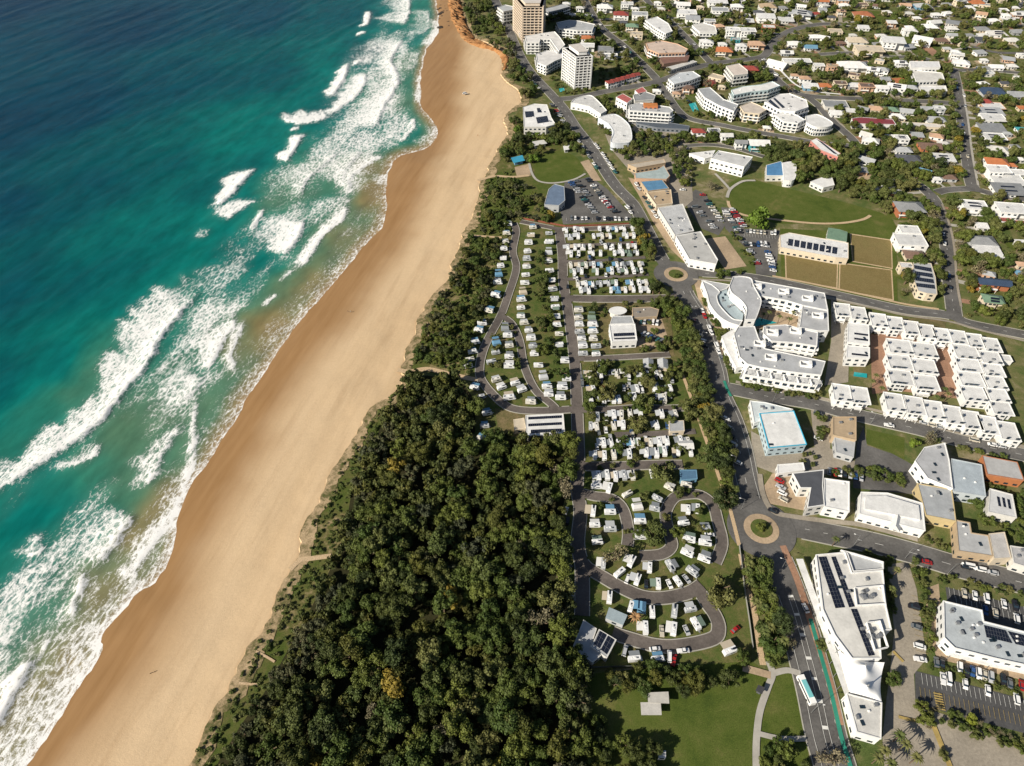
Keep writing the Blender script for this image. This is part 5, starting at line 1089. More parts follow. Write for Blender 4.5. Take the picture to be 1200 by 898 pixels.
HD = [(709, 7, 18, 'h', 'W', 'W', 2), (728, 15, 17, 'h', 'R', 'W', 2), (735, 4, 14, 'f', 'W', 'W', 2), (730, 25, 10, 'h', 'D', 'C', 1), (750, 16, 18, 'f', 'L', 'W', 2), (741, 29, 14, 'h', 'E', 'C', 2), (746, 39, 14, 'f', 'C', 'C', 2),
 (689, 43, 15, 'h', 'T', 'W', 2), (688, 53, 17, 'f', 'W', 'W', 2), (710, 57, 18, 'f', 'G', 'G', 2), (716, 65, 15, 'f', 'W', 'W', 1), (807, 101, 13, 'h', 'K', 'P', 2), (790, 2, 12, 'h', 'W', 'O', 1), (801, 4, 15, 'g', 'W', 'W', 2), (805, 14, 22, 'f', 'W', 'W', 2), (812, 21, 16, 's', 'L', 'W', 2), (827, 47, 13, 'h', 'W', 'W', 2),
 (844, 11, 19, 'f', 'L', 'W', 2), (841, 1, 22, 's', 'W', 'W', 2), (864, 6, 14, 'h', 'W', 'W', 2), (854, 22, 9, 'h', 'A', 'C', 1), (859, 34, 16, 'f', 'W', 'W', 3), (877, 35, 17, 'f', 'W', 'W', 3), (900, 6, 19, 'h', 'A', 'O', 2), (889, 13, 11, 'h', 'D', 'O', 1), (898, 19, 20, 's', 'W', 'W', 2), (901, 31, 14, 'f', 'W', 'X', 2), (921, 23, 17, 's', 'W', 'O', 1),
 (957, 15, 10, 'h', 'R', 'W', 1), (932, 50, 16, 'h', 'W', 'W', 1), (950, 54, 14, 'g', 'B', 'W', 1), (956, 42, 14, 'h', 'W', 'W', 1), (966, 43, 12, 'g', 'W', 'W', 1, -30), (887, 50, 18, 'h', 'P', 'P', 2), (869, 52, 12, 'h', 'W', 'W', 2), (862, 46, 10, 'f', 'L', 'H', 1), (830, 48, 12, 'h', 'W', 'W', 2), (880, 79, 17, 'h', 'R', 'X', 1), (840, 90, 16, 'f', 'C', 'C', 1, -35), (831, 95, 15, 'h', 'R', 'X', 1),
 (932, 87, 9, 'h', 'P', 'W', 1), (944, 90, 13, 'h', 'P', 'W', 2), (960, 76, 12, 'f', 'W', 'O', 2), (950, 101, 17, 's', 'W', 'B', 1), (967, 99, 15, 'h', 'T', 'W', 1), (990, 5, 12, 'h', 'W', 'O', 1), (964, 11, 9, 's', 'L', 'W', 1), (979, 36, 15, 'f', 'C', 'C', 1), (1012, 32, 12, 's', 'W', 'W', 1), (986, 49, 10, 'h', 'K', 'K', 1), (1019, 57, 31, 'f', 'C', 'C', 2), (1031, 51, 14, 'h', 'G', 'G', 1),
 (1067, 34, 15, 'h', 'W', 'W', 2), (1082, 45, 20, 'g', 'W', 'W', 2, -32), (1090, 30, 17, 'h', 'W', 'W', 1), (1061, 5, 12, 'g', 'P', 'W', 1), (1082, 6, 18, 'h', 'L', 'B', 1), (1098, 16, 11, 'h', 'W', 'W', 1), (976, 77, 12, 'f', 'A', 'P', 3), (1024, 80, 13, 'g', 'W', 'W', 2, -25, 1), (1035, 80, 13, 'h', 'L', 'W', 2, -25), (1056, 80, 13, 's', 'W', 'O', 1, -30), (985, 97, 14, 'f', 'K', 'C', 2), (1000, 100, 13, 's', 'W', 'G', 1), (1016, 100, 16, 'f', 'K', 'P', 2), (1034, 101, 14, 'g', 'W', 'W', 2), (1051, 100, 19, 'g', 'W', 'W', 2, -20, 1), (1068, 101, 14, 'h', 'L', 'O', 2),
 (1135, 8, 14, 'h', 'W', 'W', 1), (1165, 23, 13, 'h', 'W', 'O', 1), (1182, 23, 15, 's', 'W', 'C', 1), (1152, 33, 16, 'h', 'G', 'C', 1), (1194, 36, 15, 'h', 'G', 'G', 1), (1187, 46, 16, 'h', 'O', 'C', 1), (1116, 32, 13, 'h', 'O', 'O', 1), (1104, 46, 14, 'h', 'K', 'C', 1), (1117, 46, 11, 'g', 'C', 'W', 1), (1128, 50, 9, 'h', 'C', 'C', 1), (1150, 46, 12, 's', 'D', 'L', 1), (1127, 72, 18, 'h', 'W', 'W', 1, -20), (1154, 69, 8, 'h', 'W', 'W', 1), (1154, 79, 14, 'h', 'G', 'N', 1), (1168, 77, 14, 'g', 'W', 'W', 1), (1187, 76, 11, 'h', 'W', 'O', 1), (1157, 85, 15, 'f', 'W', 'O', 1), (1197, 64, 9, 'f', 'W', 'W', 1),
 (1164, 106, 28, 'h', 'N', 'L', 1), (1192, 111, 18, 's', 'L', 'L', 1), (1154, 118, 18, 'h', 'R', 'W', 1), (1163, 124, 24, 'f', 'W', 'P', 1), (1161, 131, 26, 's', 'L', 'W', 1, -6, 1), (1164, 138, 26, 'f', 'W', 'W', 1), (1162, 150, 28, 's', 'G', 'L', 1), (1181, 155, 9, 'h', 'L', 'L', 1), (1165, 160, 24, 'f', 'W', 'W', 1, -6, 1), (1170, 174, 23, 'h', 'O', 'W', 1, -20), (1185, 192, 12, 'h', 'T', 'W', 1), (1170, 198, 25, 'f', 'W', 'W', 2), (1192, 202, 18, 'f', 'W', 'W', 1), (1181, 211, 36, 'f', 'W', 'W', 1, -4), (1200, 125, 12, 'h', 'T', 'C', 1), (1198, 150, 12, 'h', 'H', 'W', 1), (1196, 90, 12, 'h', 'W', 'C', 1),
 (1064, 129, 16, 'g', 'L', 'O', 1, -18), (1090, 129, 18, 's', 'L', 'W', 1), (1101, 126, 12, 'f', 'W', 'L', 2), (1097, 139, 22, 'h', 'L', 'W', 1), (1057, 161, 15, 'f', 'W', 'W', 2, -6, 1), (1059, 174, 18, 'h', 'L', 'W', 1), (1066, 185, 27, 'h', 'D', 'K', 1), (1090, 170, 23, 'g', 'K', 'X', 1), (1107, 167, 13, 'h', 'O', 'C', 1), (1106, 185, 23, 's', 'W', 'W', 1, -6, 1), (1084, 199, 14, 'g', 'B', 'W', 1, -35), (1099, 208, 10, 'h', 'W', 'W', 1), (1113, 206, 15, 'h', 'K', 'L', 1),
 (979, 122, 27, 'f', 'G', 'O', 1), (982, 131, 17, 'h', 'W', 'W', 1), (997, 130, 10, 's', 'W', 'C', 1), (1012, 126, 12, 'g', 'G', 'G', 1, -35), (1028, 126, 16, 'h', 'P', 'C', 1, -15), (1045, 127, 16, 'h', 'E', 'P', 1, -10), (1051, 135, 18, 'h', 'W', 'C', 1, -10), (1016, 156, 13, 'g', 'O', 'W', 1, -38), (1021, 163, 18, 'h', 'W', 'W', 1, -25), (1043, 160, 10, 'f', 'W', 'W', 1), (1016, 186, 18, 'g', 'L', 'W', 1, -35),
 (819, 152, 15, 'h', 'R', 'W', 2, 0), (837, 153, 14, 'f', 'L', 'W', 1, 0, 1), (852, 157, 13, 'g', 'W', 'W', 2, 0), (869, 165, 13, 'g', 'G', 'W', 2, -4), (1066, 269, 22, 'f', 'W', 'W', 2), (1067, 281, 33, 'f', 'W', 'W', 2, -6), (1072, 297, 22, 'h', 'K', 'C', 1), (1062, 311, 14, 'f', 'W', 'C', 2), (1142, 240, 27, 'f', 'W', 'W', 2, -8, 1), (1186, 244, 32, 'f', 'W', 'W', 2, -8), (1179, 258, 13, 'f', 'R', 'W', 1), (1196, 261, 12, 'f', 'R', 'W', 1), (1152, 281, 30, 'h', 'G', 'L', 1), (1158, 295, 28, 's', 'W', 'W', 1), (1182, 222, 34, 's', 'G', 'W', 1, -6, 1), (1165, 349, 22, 'h', 'E', 'C', 2, -12, 1), (1197, 285, 12, 's', 'W', 'W', 1), (1199, 308, 12, 'h', 'P', 'C', 1), (1196, 318, 10, 'h', 'B', 'X', 1),
 (745, 9, 8, 'h', 'W', 'O', 1), (775, 9, 9, 'h', 'O', 'C', 1), (771, 2, 8, 'h', 'W', 'W', 1), (821, 7, 8, 'h', 'C', 'C', 1), (838, 36, 9, 'f', 'W', 'W', 1), (918, 8, 10, 'h', 'G', 'O', 1), (975, 19, 9, 'h', 'D', 'C', 1), (1040, 13, 10, 'h', 'O', 'C', 1), (1110, 4, 10, 'h', 'G', 'O', 1), (1190, 8, 9, 'h', 'W', 'C', 1), (1075, 20, 9, 'h', 'W', 'C', 1), (1000, 40, 8, 'h', 'O', 'O', 1), (1186, 135, 9, 'h', 'K', 'C', 1), (1190, 170, 10, 'h', 'G', 'C', 1), (1137, 40, 9, 'h', 'G', 'O', 1), (1178, 96, 10, 'h', 'D', 'C', 1), (1196, 185, 9, 'h', 'W', 'O', 1),
 (664, 3, 9, 'h', 'W', 'W', 2), (680, 8, 9, 'h', 'O', 'W', 2), (690, 17, 9, 'h', 'W', 'C', 1), (671, 17, 7, 'f', 'W', 'W', 1), (770, 105, 9, 'h', 'W', 'W', 1), (793, 108, 9, 'h', 'P', 'C', 1), (846, 100, 8, 'h', 'C', 'C', 1), (899, 148, 8, 'h', 'W', 'C', 1)]
for h_ in HD: house(*h_)
rnf = random.Random(21)
for _ in range(4000):
    x, y = rnf.choice([(rnf.uniform(690, 1000), rnf.uniform(-4, 62)), (rnf.uniform(1000, 1200), rnf.uniform(-4, 110)), (rnf.uniform(1000, 1200), rnf.uniform(60, 225)), (rnf.uniform(1120, 1200), rnf.uniform(230, 330))])
    q = P(x, y, 3)
    if occ_at(q.x, q.y, 10) or len(HOUSES) > len(HD) + 75: continue
    house(x, y, rnf.uniform(9, 14) * (1 if y < 120 else 1.3), rnf.choice('hhgsf'), rnf.choice('WWWOLLGDTKP'), rnf.choice('WWOCCLP'), rnf.choice([1, 1, 2]), rnf.choice([-6, -6, -25, 10]), rnf.random() < .2)
for o_, lb in HOUSES:                       # look-alikes share a label and a group
    if USED.get(lb): o_['group'] = USED[lb][0]
house(848, 57, 20, 'h', 'T', 'C', 2, label='cream house with bright orange hip roof on the street corner')
house(911, 74, 22, 'g', 'W', 'W', 1, -38, label='long white bungalow wing set askew by the road bend')
house(934, 71, 32, 'f', 'W', 'W', 1, -3, asp=.35, label='long white bungalow facing the road bend')
house(940, 14, 22, 'h', 'L', 'W', 2, -20, 1, label='big pale hilltop house with solar panels and wide eaves')
house(1012, 16, 22, 'h', 'X', 'C', 1, label='low red-brown tiled house among dark hill trees')
house(1145, 2, 18, 'h', 'T', 'W', 1, label='bright orange tiled roof on the far hill')
house(1005, 46, 22, 'h', 'C', 'O', 2, label='cream two-storey house with deep verandah posts')
house(1047, 47, 25, 's', 'W', 'W', 3, -12, label='white stepped three-storey hillside house')
house(1000, 75, 32, 'h', 'W', 'W', 2, -4, label='wide white hip-roofed house with balconies')
house(1169, 38, 20, 'h', 'O', 'W', 1, -6, 1, label='pale hip-roofed house with solar panels on the far slope')
house(890, 166, 22, 'g', 'W', 'H', 2, -4, label='white gabled house with teal front behind the hall lane')
house(1169, 188, 24, 'h', 'T', 'W', 2, -12, label='white-walled house with a broad orange hip roof')
house(1067, 241, 31, 'h', 'G', 'X', 2, -4, label='brick house with a broad grey roof beside tall grove trees')
house(1166, 329, 35, 'g', 'N', 'X', 2, -9, asp=.38, label='long orange brick house with plain navy roof')
ORD6 = ['first', 'second', 'third', 'fourth', 'fifth', 'sixth']
for i in range(6):
    house(714.5 + 6.2 * i, 94.8 - 1.75 * i, 7.4, 'g', 'R', 'W', 2, 22, asp=1.0, label=ORD6[i] + ' red-roofed terrace house of the angled row, counted from the white tower', group='red-roofed terraces', name='terrace_house', cat='terrace house')
RPTS = np.array([(p.x, p.y, hw) for c, hw, nme, *_ in ROADS if nme != 'park_lane' for p in c])
rny = random.Random(9); yi = 0
for o_, lb in HOUSES:
    x, y = o_.location.x, o_.location.y; rz = o_.rotation_euler.z; b_ = [c for c in o_.children if c.name.startswith('wall')][0].bound_box; hw = -b_[0][0] + rny.uniform(2, 6); hd = -b_[0][1] + rny.uniform(2, 7)
    pts = []
    for k in range(14):
        a = k / 14 * 2 * math.pi; q = (abs(math.cos(a)) ** 4 + abs(math.sin(a)) ** 4) ** -.25 * rny.uniform(.85, 1.1); pts.append((x + hw * q * math.cos(a) * math.cos(rz) - hd * q * math.sin(a) * math.sin(rz), y + hw * q * math.cos(a) * math.sin(rz) + hd * q * math.sin(a) * math.cos(rz)))
    zz = .022 + yi * .0006; yi += 1
    struct('yard', mdata('yard', [(u, v, zz) for u, v in pts], [tuple(range(14))], M[rny.choice(['lawn', 'verge', 'lawn', 'lawn', 'paving', 'tanpave', 'parkgrass'])]))
    d = np.hypot(RPTS[:, 0] - x, RPTS[:, 1] - y); k = int(d.argmin())
    if d[k] < 42:
        u = Vector((RPTS[k, 0] - x, RPTS[k, 1] - y)); u.normalize(); n2 = Vector((-u.y, u.x)) * rny.uniform(1.4, 2.6); e = Vector((RPTS[k, 0], RPTS[k, 1])) - u * RPTS[k, 2]; s0 = Vector((x, y)); zz = .135 + yi * .0004
        struct('driveway', mdata('driveway', [(*(s0 - n2), zz), (*(s0 + n2), zz), (*(e + n2), zz), (*(e - n2), zz)], [(0, 1, 2, 3)] if True else [], M[rny.choice(['conc', 'paving', 'redpave', 'conc'])]))
# white townhouses
def towns(lst, w, label, rot, group, st=3, asp=1.35, slots=()):
    for i, (x, y) in enumerate(lst):
        r = house(x, y, w, 'f', 'W', 'W', st, rot + random.uniform(-1, 1), asp=asp, label=(ORD[i] + ' ' + label) if len(lst) > 2 else label, group=group, name='townhouse', cat='townhouse', hgt=5.4, solar=1 if i in slots else 0)
TG = 'white townhouses'; ORD = ['first', 'second', 'third', 'fourth', 'fifth', 'sixth', 'seventh', 'eighth']
towns([(990, 359), (1008, 363)], 17.5, 'white flat-roofed townhouse of the pair next to the resort side path', -11, TG)
towns([(1032, 371), (1052, 375), (1071, 380), (1089, 384), (1107, 388.5), (1126, 391), (1146, 395), (1165, 400)], 18, 'white townhouse of the bowls club street row, counted from the resort', -11, TG)
towns([(989, 456), (1010, 459)], 20, 'white flat-roofed townhouse of the pair across from the tan shop', -11, TG)
towns([(1057, 402), (1086, 406), (1057, 420), (1086, 425), (1058, 438), (1088, 444)], 26, 'white townhouse of the island block on red paving, counted from the club street', -9, TG, asp=.95)
towns([(1135, 408), (1138, 423), (1141, 440), (1144, 457)], 26, 'white townhouse of the column beside the red yard, counted from the club street', -9, TG, asp=.95)
towns([(1164, 415), (1167, 429), (1170, 444), (1173, 459), (1177, 474)], 22, 'white townhouse of the outer column, counted from the club street', -9, TG, asp=1.0)
towns([(1051, 467), (1075, 471), (1098, 476), (1120, 482), (1142, 488), (1162, 494), (1185, 501)], 20.5, 'white townhouse of the resort street row, counted from the tan shop', -12, TG, asp=1.4)
house(1179, 420, 6, 'f', 'W', 'W', 1, -9, label='small white garage at the end of the outer townhouse column', cat='garage', name='garage', win=False)

# ------------------------------------------------------------------ vehicles and caravans
def extr(profile, y0, y1, taper=0.0):
    """side profile (x,z) extruded along y; the upper part may taper inwards"""
    n = len(profile); zm = max(z for _, z in profile); zl = min(z for _, z in profile); v = []
    for s_, y in ((1, y0), (-1, y1)):
        for x, z in profile: v.append((x, y + s_ * taper * (z - zl) / (zm - zl), z))
    f = [tuple(range(n)), tuple(range(2 * n - 1, n - 1, -1))] + [((i + 1) % n, i, n + i, n + (i + 1) % n) for i in range(n)]
    return v, f
def mk(name, v, f, mat): return mdata(name, v, f, mat)
WHEEL = {}
def wheelmesh(r, w):
    if (r, w) not in WHEEL: WHEEL[(r, w)] = MB().wheel(0, 0, r, w).me('wheel', M['tyre'])
    return WHEEL[(r, w)]
CAR = {}
for kind, L, hood, roof_z, cab in (('sedan', 4.6, .88, 1.45, (-1.75, -1.15, .55, 1.2)), ('four_wheel_drive', 4.8, 1.08, 1.82, (-2.25, -2.05, .75, 1.3)), ('van', 5.2, 1.25, 2.05, (-2.5, -2.45, 1.4, 1.95)), ('ute', 5.2, 1.05, 1.78, (-.5, -.3, .75, 1.35))):
    hl = L / 2
    v, f = extr([(-hl, .35), (-hl + .25, .25), (hl - .25, .25), (hl, .4), (hl - .05, hood - .28), (cab[3], hood), (cab[0], hood), (-hl + .02, hood - .04)], -.92, .92, .06)
    CAR[kind, 'body'] = mk('body', v, f, M['body'])
    v, f = extr([(cab[0], hood), (cab[3], hood), (cab[2], roof_z - .06), (cab[1], roof_z - .06)], -.84, .84, .14); CAR[kind, 'cabin_glass'] = mk('cabin_glass', v, f, M['glass'])
    CAR[kind, 'roof'] = MB().box(cab[1] - .06, cab[2] + .05, -.68, .68, roof_z - .06, roof_z).me('roof', M['body'])
    CAR[kind, 'x'] = hl
CCOL = [((.75, .75, .75), 'white', 38), ((.42, .43, .45), 'silver', 16), ((.14, .15, .16), 'dark grey', 12), ((.02, .02, .025), 'black', 12), ((.35, .02, .02), 'red', 4), ((.03, .08, .22), 'blue', 8), ((.50, .46, .38), 'beige', 4), ((.03, .12, .12), 'dark teal', 4)]
ARTICLE = {'sedan': 'car', 'four_wheel_drive': 'four-wheel drive', 'van': 'van', 'ute': 'utility truck'}
NCAR = [0]
def car(p, rz, place, kind=None, col=None, label=None, group=None):
    kind = kind or random.choices(['sedan', 'four_wheel_drive', 'van', 'ute'], [50, 30, 8, 12])[0]
    cc = next(c for c in CCOL if c[1] == col) if col else random.choices(CCOL, [c[2] for c in CCOL])[0]
    r = thing({'sedan': 'parked_car', 'four_wheel_drive': 'parked_four_wheel_drive', 'van': 'parked_van', 'ute': 'utility_truck'}[kind], label or f"{cc[1]} {ARTICLE[kind]} {place}", 'car' if kind in ('sedan', 'four_wheel_drive') else 'van' if kind == 'van' else 'truck', (p.x, p.y, TOPZ), rz, group or f"vehicles {place}")
    obj('body', CAR[kind, 'body'], r, color=cc[0]); obj('cabin_glass', CAR[kind, 'cabin_glass'], r); obj('roof', CAR[kind, 'roof'], r, color=cc[0])
    for x in (-CAR[kind, 'x'] + .9, CAR[kind, 'x'] - .9):
        for y in (-.8, .8): obj('wheel', wheelmesh(.33, .24), r, (x, y, 0))
    NCAR[0] += 1; CARS.append((p.x, p.y)); return r
CARS = []
def cars(a, b2, n, ang, place, fill=.85, jit=.4):
    """n bays between two pixels; ang: degrees between the row and the cars' long axis"""
    A_, B_ = P(*a), P(*b2); d = B_ - A_; base = math.atan2(d.y, d.x)
    for i in range(n):
        if random.random() > fill: continue
        p = A_.lerp(B_, (i + .5) / n) + Vector((random.uniform(-jit, jit) * .5, random.uniform(-jit, jit), 0))
        car(p, base + R(ang) + random.choice([0, math.pi]) + random.uniform(-.05, .05), place)
cars((668, 214), (698, 252), 13, 80, 'in the surf club car park'); cars((688, 210), (716, 246), 13, 80, 'in the surf club car park'); cars((663, 257), (736, 258), 17, 90, 'in the surf club car park', .75); cars((704, 232), (722, 252), 6, 80, 'in the surf club car park'); cars((674, 212), (690, 232), 6, 80, 'in the surf club car park')
cars((849, 248), (866, 275), 10, 80, 'in the shops car park beside the lawn'); cars((857, 246), (872, 268), 8, 80, 'in the shops car park beside the lawn'); cars((873, 272), (910, 275), 9, 85, 'in the shops car park beside the lawn'); cars((872, 284), (888, 312), 9, 85, 'in the shops car park beside the lawn', .7); cars((897, 288), (906, 320), 9, 80, 'in the shops car park beside the lawn', .8); cars((877, 288), (898, 288), 5, 85, 'in the shops car park beside the lawn', .7)
cars((806, 236), (838, 270), 10, 80, 'behind the stepped shop row'); cars((822, 228), (846, 262), 9, 80, 'behind the stepped shop row', .7); cars((798, 222), (806, 232), 3, 80, 'behind the stepped shop row')
cars((617, 90), (634, 108), 7, 60, 'angle-parked on the beachfront'); cars((646, 122), (664, 150), 10, 60, 'angle-parked by the seafront clubhouse'); cars((672, 158), (700, 200), 11, 10, 'along the main road by the oval lawn', .8); cars((694, 165), (722, 205), 10, 10, 'along the main road by the curved shops', .7)
cars((744, 215), (770, 258), 8, 10, 'along the main road by the stepped shop row', .7); cars((733, 242), (752, 270), 5, 10, 'along the main road by the surf club car park', .7)
cars((821, 362), (846, 424), 9, 3, 'along the main road by the resort', .75); cars((803, 358), (826, 410), 9, 60, 'angle-parked under the tree belt', .8); cars((846, 478), (868, 560), 8, 55, 'angle-parked under the tree belt', .5)
cars((1040, 487), (1125, 507), 9, 2, 'along the kerb by the white townhouses', .85); cars((1135, 516), (1200, 531), 6, 2, 'along the kerb by the white townhouses', .6); cars((884, 452), (950, 466), 6, 2, 'along the kerb by the resort hedge', .4)
cars((968, 553), (1012, 562), 7, 85, 'behind the square-roofed hall', .9); cars((912, 562), (918, 590), 4, 60, 'on the tan corner forecourt', .9); cars((958, 482), (958, 530), 5, 80, 'in the lane beside the blue-walled building', .6)
cars((1112, 692), (1198, 714), 13, 88, 'in the upper mall car park', .38); cars((1150, 716), (1200, 730), 8, 88, 'in the upper mall car park', .3)
cars((1092, 776), (1200, 806), 15, 85, 'in the hedge-side bays fronting the mall', .8); cars((1094, 793), (1200, 824), 16, 88, 'in the dark lower car park', .35)
cars((1069, 708), (1078, 776), 6, 85, 'in the delivery yard bays', .4); cars((1120, 100), (1136, 205), 9, 4, 'along the long straight street', .5); cars((1104, 270), (1114, 345), 6, 4, 'along the street by the solar-roofed building', .6); cars((1125, 85), (1140, 190), 8, 4, 'along the long straight street', .3)
cars((700, 27), (760, 82), 8, 3, 'along the sloping upper street', .5); cars((760, 5), (828, 66), 8, 3, 'along the back street', .4); cars((780, 108), (870, 150), 8, 10, 'along the lower street', .4); cars((748, 147), (804, 151), 9, 90, 'under the long car deck', .6); cars((1125, 662), (1200, 682), 5, 2, 'along the kerb by the L-shaped grey shop', .7)
for x, y, ang, kd, cl, lb in ((1085, 660, -17, 'sedan', 'red', 'dark red car driving along the mall street'), (1131, 666, -17, 'sedan', 'black', 'black car driving along the mall street'), (943, 714, 100, 'sedan', 'white', 'white car driving on the main road by the supermarket'), (1041, 500, -14, 'ute', 'white', 'white utility truck driving on the resort street'), (905, 600, 150, 'sedan', 'black', 'black car entering the large roundabout'), (800, 764, 4, 'ute', 'white', 'white utility truck parked below the park lane loop'), (861, 739, 35, 'sedan', 'red', 'maroon car parked on the grass by the lane loop'), (1077, 774, -10, 'ute', 'white', 'white utility truck at the delivery yard corner'), (889, 690, 20, 'sedan', 'white', 'white car half hidden under street trees'), (895, 71, 10, 'sedan', 'white', 'white car crossing the ridge junction'), (909, 89, -40, 'van', 'white', 'white van heading down the ridge street')):
    car(P(x, y), R(ang), '', kd, cl, lb, 'vehicles on the move')
car(P(545, 110, -1.5), R(20), '', 'four_wheel_drive', 'white', 'white patrol vehicle standing on the dry sand').location.z = -1.75
# bus on the main road
p = P(943, 811); bus = thing('bus', 'white bus with turquoise roof panel on the main road', 'bus', (p.x, p.y, TOPZ), R(100))
v, f = extr([(-5.6, .4), (5.5, .4), (5.7, 1.2), (5.5, 3.0), (-5.6, 3.05)], -1.25, 1.25, .06); obj('body', mk('body', v, f, M['body']), bus, color=WHITE)
obj('roof_panel', MB().box(-3.4, 3.4, -.95, .95, 3.05, 3.2).me('roof_panel', M['body']), bus, color=(.18, .48, .50))
for s_ in (-1, 1): obj('window', MB().box(-5.0, 4.6, s_ * 1.2 - .06, s_ * 1.2 + .06, 1.5, 2.5).me('window', M['glass']), bus)
obj('windscreen', MB().box(5.45, 5.66, -1.1, 1.1, 1.3, 2.6).me('windscreen', M['glass']), bus)
for x in (-3.4, 3.6):
    for y in (-1.1, 1.1): obj('wheel', wheelmesh(.5, .3), bus, (x, y, 0))
# caravans
v, f = extr([(-3.0, .55), (2.6, .55), (3.05, 1.15), (2.75, 2.6), (-2.75, 2.72), (-3.05, 2.2)], -1.18, 1.18, .05); CV_BODY = mk('body', v, f, M['body'])
v, f = extr([(-3.4, .5), (3.1, .5), (3.6, .7), (3.45, 1.35), (2.5, 1.9), (2.9, 2.3), (2.5, 3.0), (-3.3, 3.0)], -1.15, 1.15, .04); MH_BODY = mk('body', v, f, M['body'])
AWN = {}
def awning(L, dpt, key):
    if (L, dpt) not in AWN:
        v = [(-L / 2, 1.16, 2.55), (L / 2, 1.16, 2.55), (L / 2, 1.16 + dpt, 2.15), (-L / 2, 1.16 + dpt, 2.15)]; v += [(x, y, z + .06) for x, y, z in v]
        AWN[L, dpt] = mdata('awning', v, [(3, 2, 1, 0), (4, 5, 6, 7), (0, 1, 5, 4), (1, 2, 6, 5), (2, 3, 7, 6), (3, 0, 4, 7)], M['canvas'])
    return AWN[L, dpt]
tent_v = [(-2.6, -1.9, 0), (2.6, -1.9, 0), (2.6, 1.9, 0), (-2.6, 1.9, 0), (-2.4, -1.7, 1.7), (2.4, -1.7, 1.7), (2.4, 1.7, 1.7), (-2.4, 1.7, 1.7), (-2.0, 0, 2.5), (2.0, 0, 2.5)]
TENT = mdata('canvas_body', tent_v, [(0, 1, 5, 4), (1, 2, 6, 5), (2, 3, 7, 6), (3, 0, 4, 7), (4, 5, 9, 8), (6, 7, 8, 9), (5, 6, 9), (7, 4, 8)], M['canvas'])
POLE = MB().box(-.03, .03, -.03, .03, 0, 2.15).me('pole', M['metal'])
DRAW = mdata('drawbar', [(2.9, -.6, .5), (2.9, .6, .5), (4.3, 0, .5), (2.9, -.6, .6), (2.9, .6, .6), (4.3, 0, .6)], [(0, 1, 2), (3, 5, 4), (0, 2, 5, 3), (2, 1, 4, 5), (1, 0, 3, 4)], M['metal'])
AWC = [((.46, .48, .50), 'pale grey'), ((.62, .62, .61), 'white'), ((.22, .24, .26), 'mid grey'), ((.46, .40, .31), 'cream'), ((.12, .26, .40), 'blue'), ((.16, .22, .18), 'grey-green')]
BC = [((.72, .73, .74), 'white'), ((.62, .60, .54), 'cream'), ((.42, .44, .46), 'silver')]
NCV = [0]
def caravan(px, py, rz, place, kind=None, aw=None, blue=False):
    p = P(px, py, 1.2); kind = kind or random.choices(['caravan', 'motorhome', 'tent', 'plain'], [62, 14, 6, 18])[0]
    bc = random.choices(BC, [75, 15, 10])[0]; ac = random.choices(AWC, [28, 18, 22, 12, 11, 9])[0]
    if blue: ac = AWC[4]
    z = LZ(p)
    grp = f'holiday vans {place}'; sc_ = random.uniform(.82, 1.0)
    if kind == 'tent':
        r = thing('camping_tent', f"{ac[1]} canvas camping tent {place}", 'tent', (p.x, p.y, z), rz, grp); obj('canvas_body', TENT, r, color=ac[0]); obj('fly_sheet', awning(4.0, 2.4, 0), r, (0, .6, 0), color=ac[0])
        for x in (-1.9, 1.9): obj('pole', POLE, r, (x, 4.1, 0))
        return r
    mh = kind == 'motorhome'
    r = thing('motorhome' if mh else 'caravan', f"{bc[1]} {'motorhome' if mh else 'caravan'} {'without awning' if kind == 'plain' else 'with ' + ac[1] + ' awning'} {place}", 'motorhome' if mh else 'caravan', (p.x, p.y, z), rz, grp, (sc_, sc_, sc_))
    obj('body', MH_BODY if mh else CV_BODY, r, color=bc[0]); zt = 3.0 if mh else 2.66
    for x in (-1.7, 1.1): obj('roof_hatch', boxmesh('roof_hatch', .7, .7, .12, M['glass'] if x > 0 else M['white']), r, (x, 0, zt))
    obj('air_conditioner', boxmesh('air_conditioner', 1.0, .8, .28, M['white']), r, (-.3, .1, zt))
    if random.random() < .45: obj('solar_panel', boxmesh('solar_panel', 1.5, .9, .05, M['solar']), r, (2.0 if not mh else -2.5, 0, zt + .02))
    for s_ in (-1, 1): obj('window', boxmesh('window', 2.0, .06, .7, M['glass']), r, (.6, s_ * 1.15, 1.4))
    for x in ((-2.2, 2.5) if mh else (-.5, .4)):
        for y in (-1.0, 1.0): obj('wheel', wheelmesh(.35, .22), r, (x, y, 0))
    if not mh: obj('drawbar', DRAW, r)
    else: obj('windscreen', boxmesh('windscreen', .3, 1.8, .55, M['glass']), r, (2.95, 0, 1.35))
    if kind != 'plain':
        L = random.choice([4.4, 5.2]); dp = random.choice([2.3, 2.6, 3.0]); a = obj('awning', awning(L, dp, 0), r, color=ac[0])
        for x in (-L / 2 + .1, L / 2 - .1): obj('pole', POLE, a, (x, 1.1 + dp, 0))
    NCV[0] += 1; return r
def LZ(p): return TOPZ
def row(a, b2, n, rot, place, skip=(), jit=1.0, jr=.08, flip=True):
    for i in range(n):
        if i in skip: continue
        x = a[0] + (b2[0] - a[0]) * i / (n - 1) + random.uniform(-jit, jit) * .5; y = a[1] + (b2[1] - a[1]) * i / (n - 1) + random.uniform(-jit, jit) * .4
        caravan(x, y, R(rot) + (math.pi if flip and random.random() < .3 else 0) + random.uniform(-jr, jr), place)
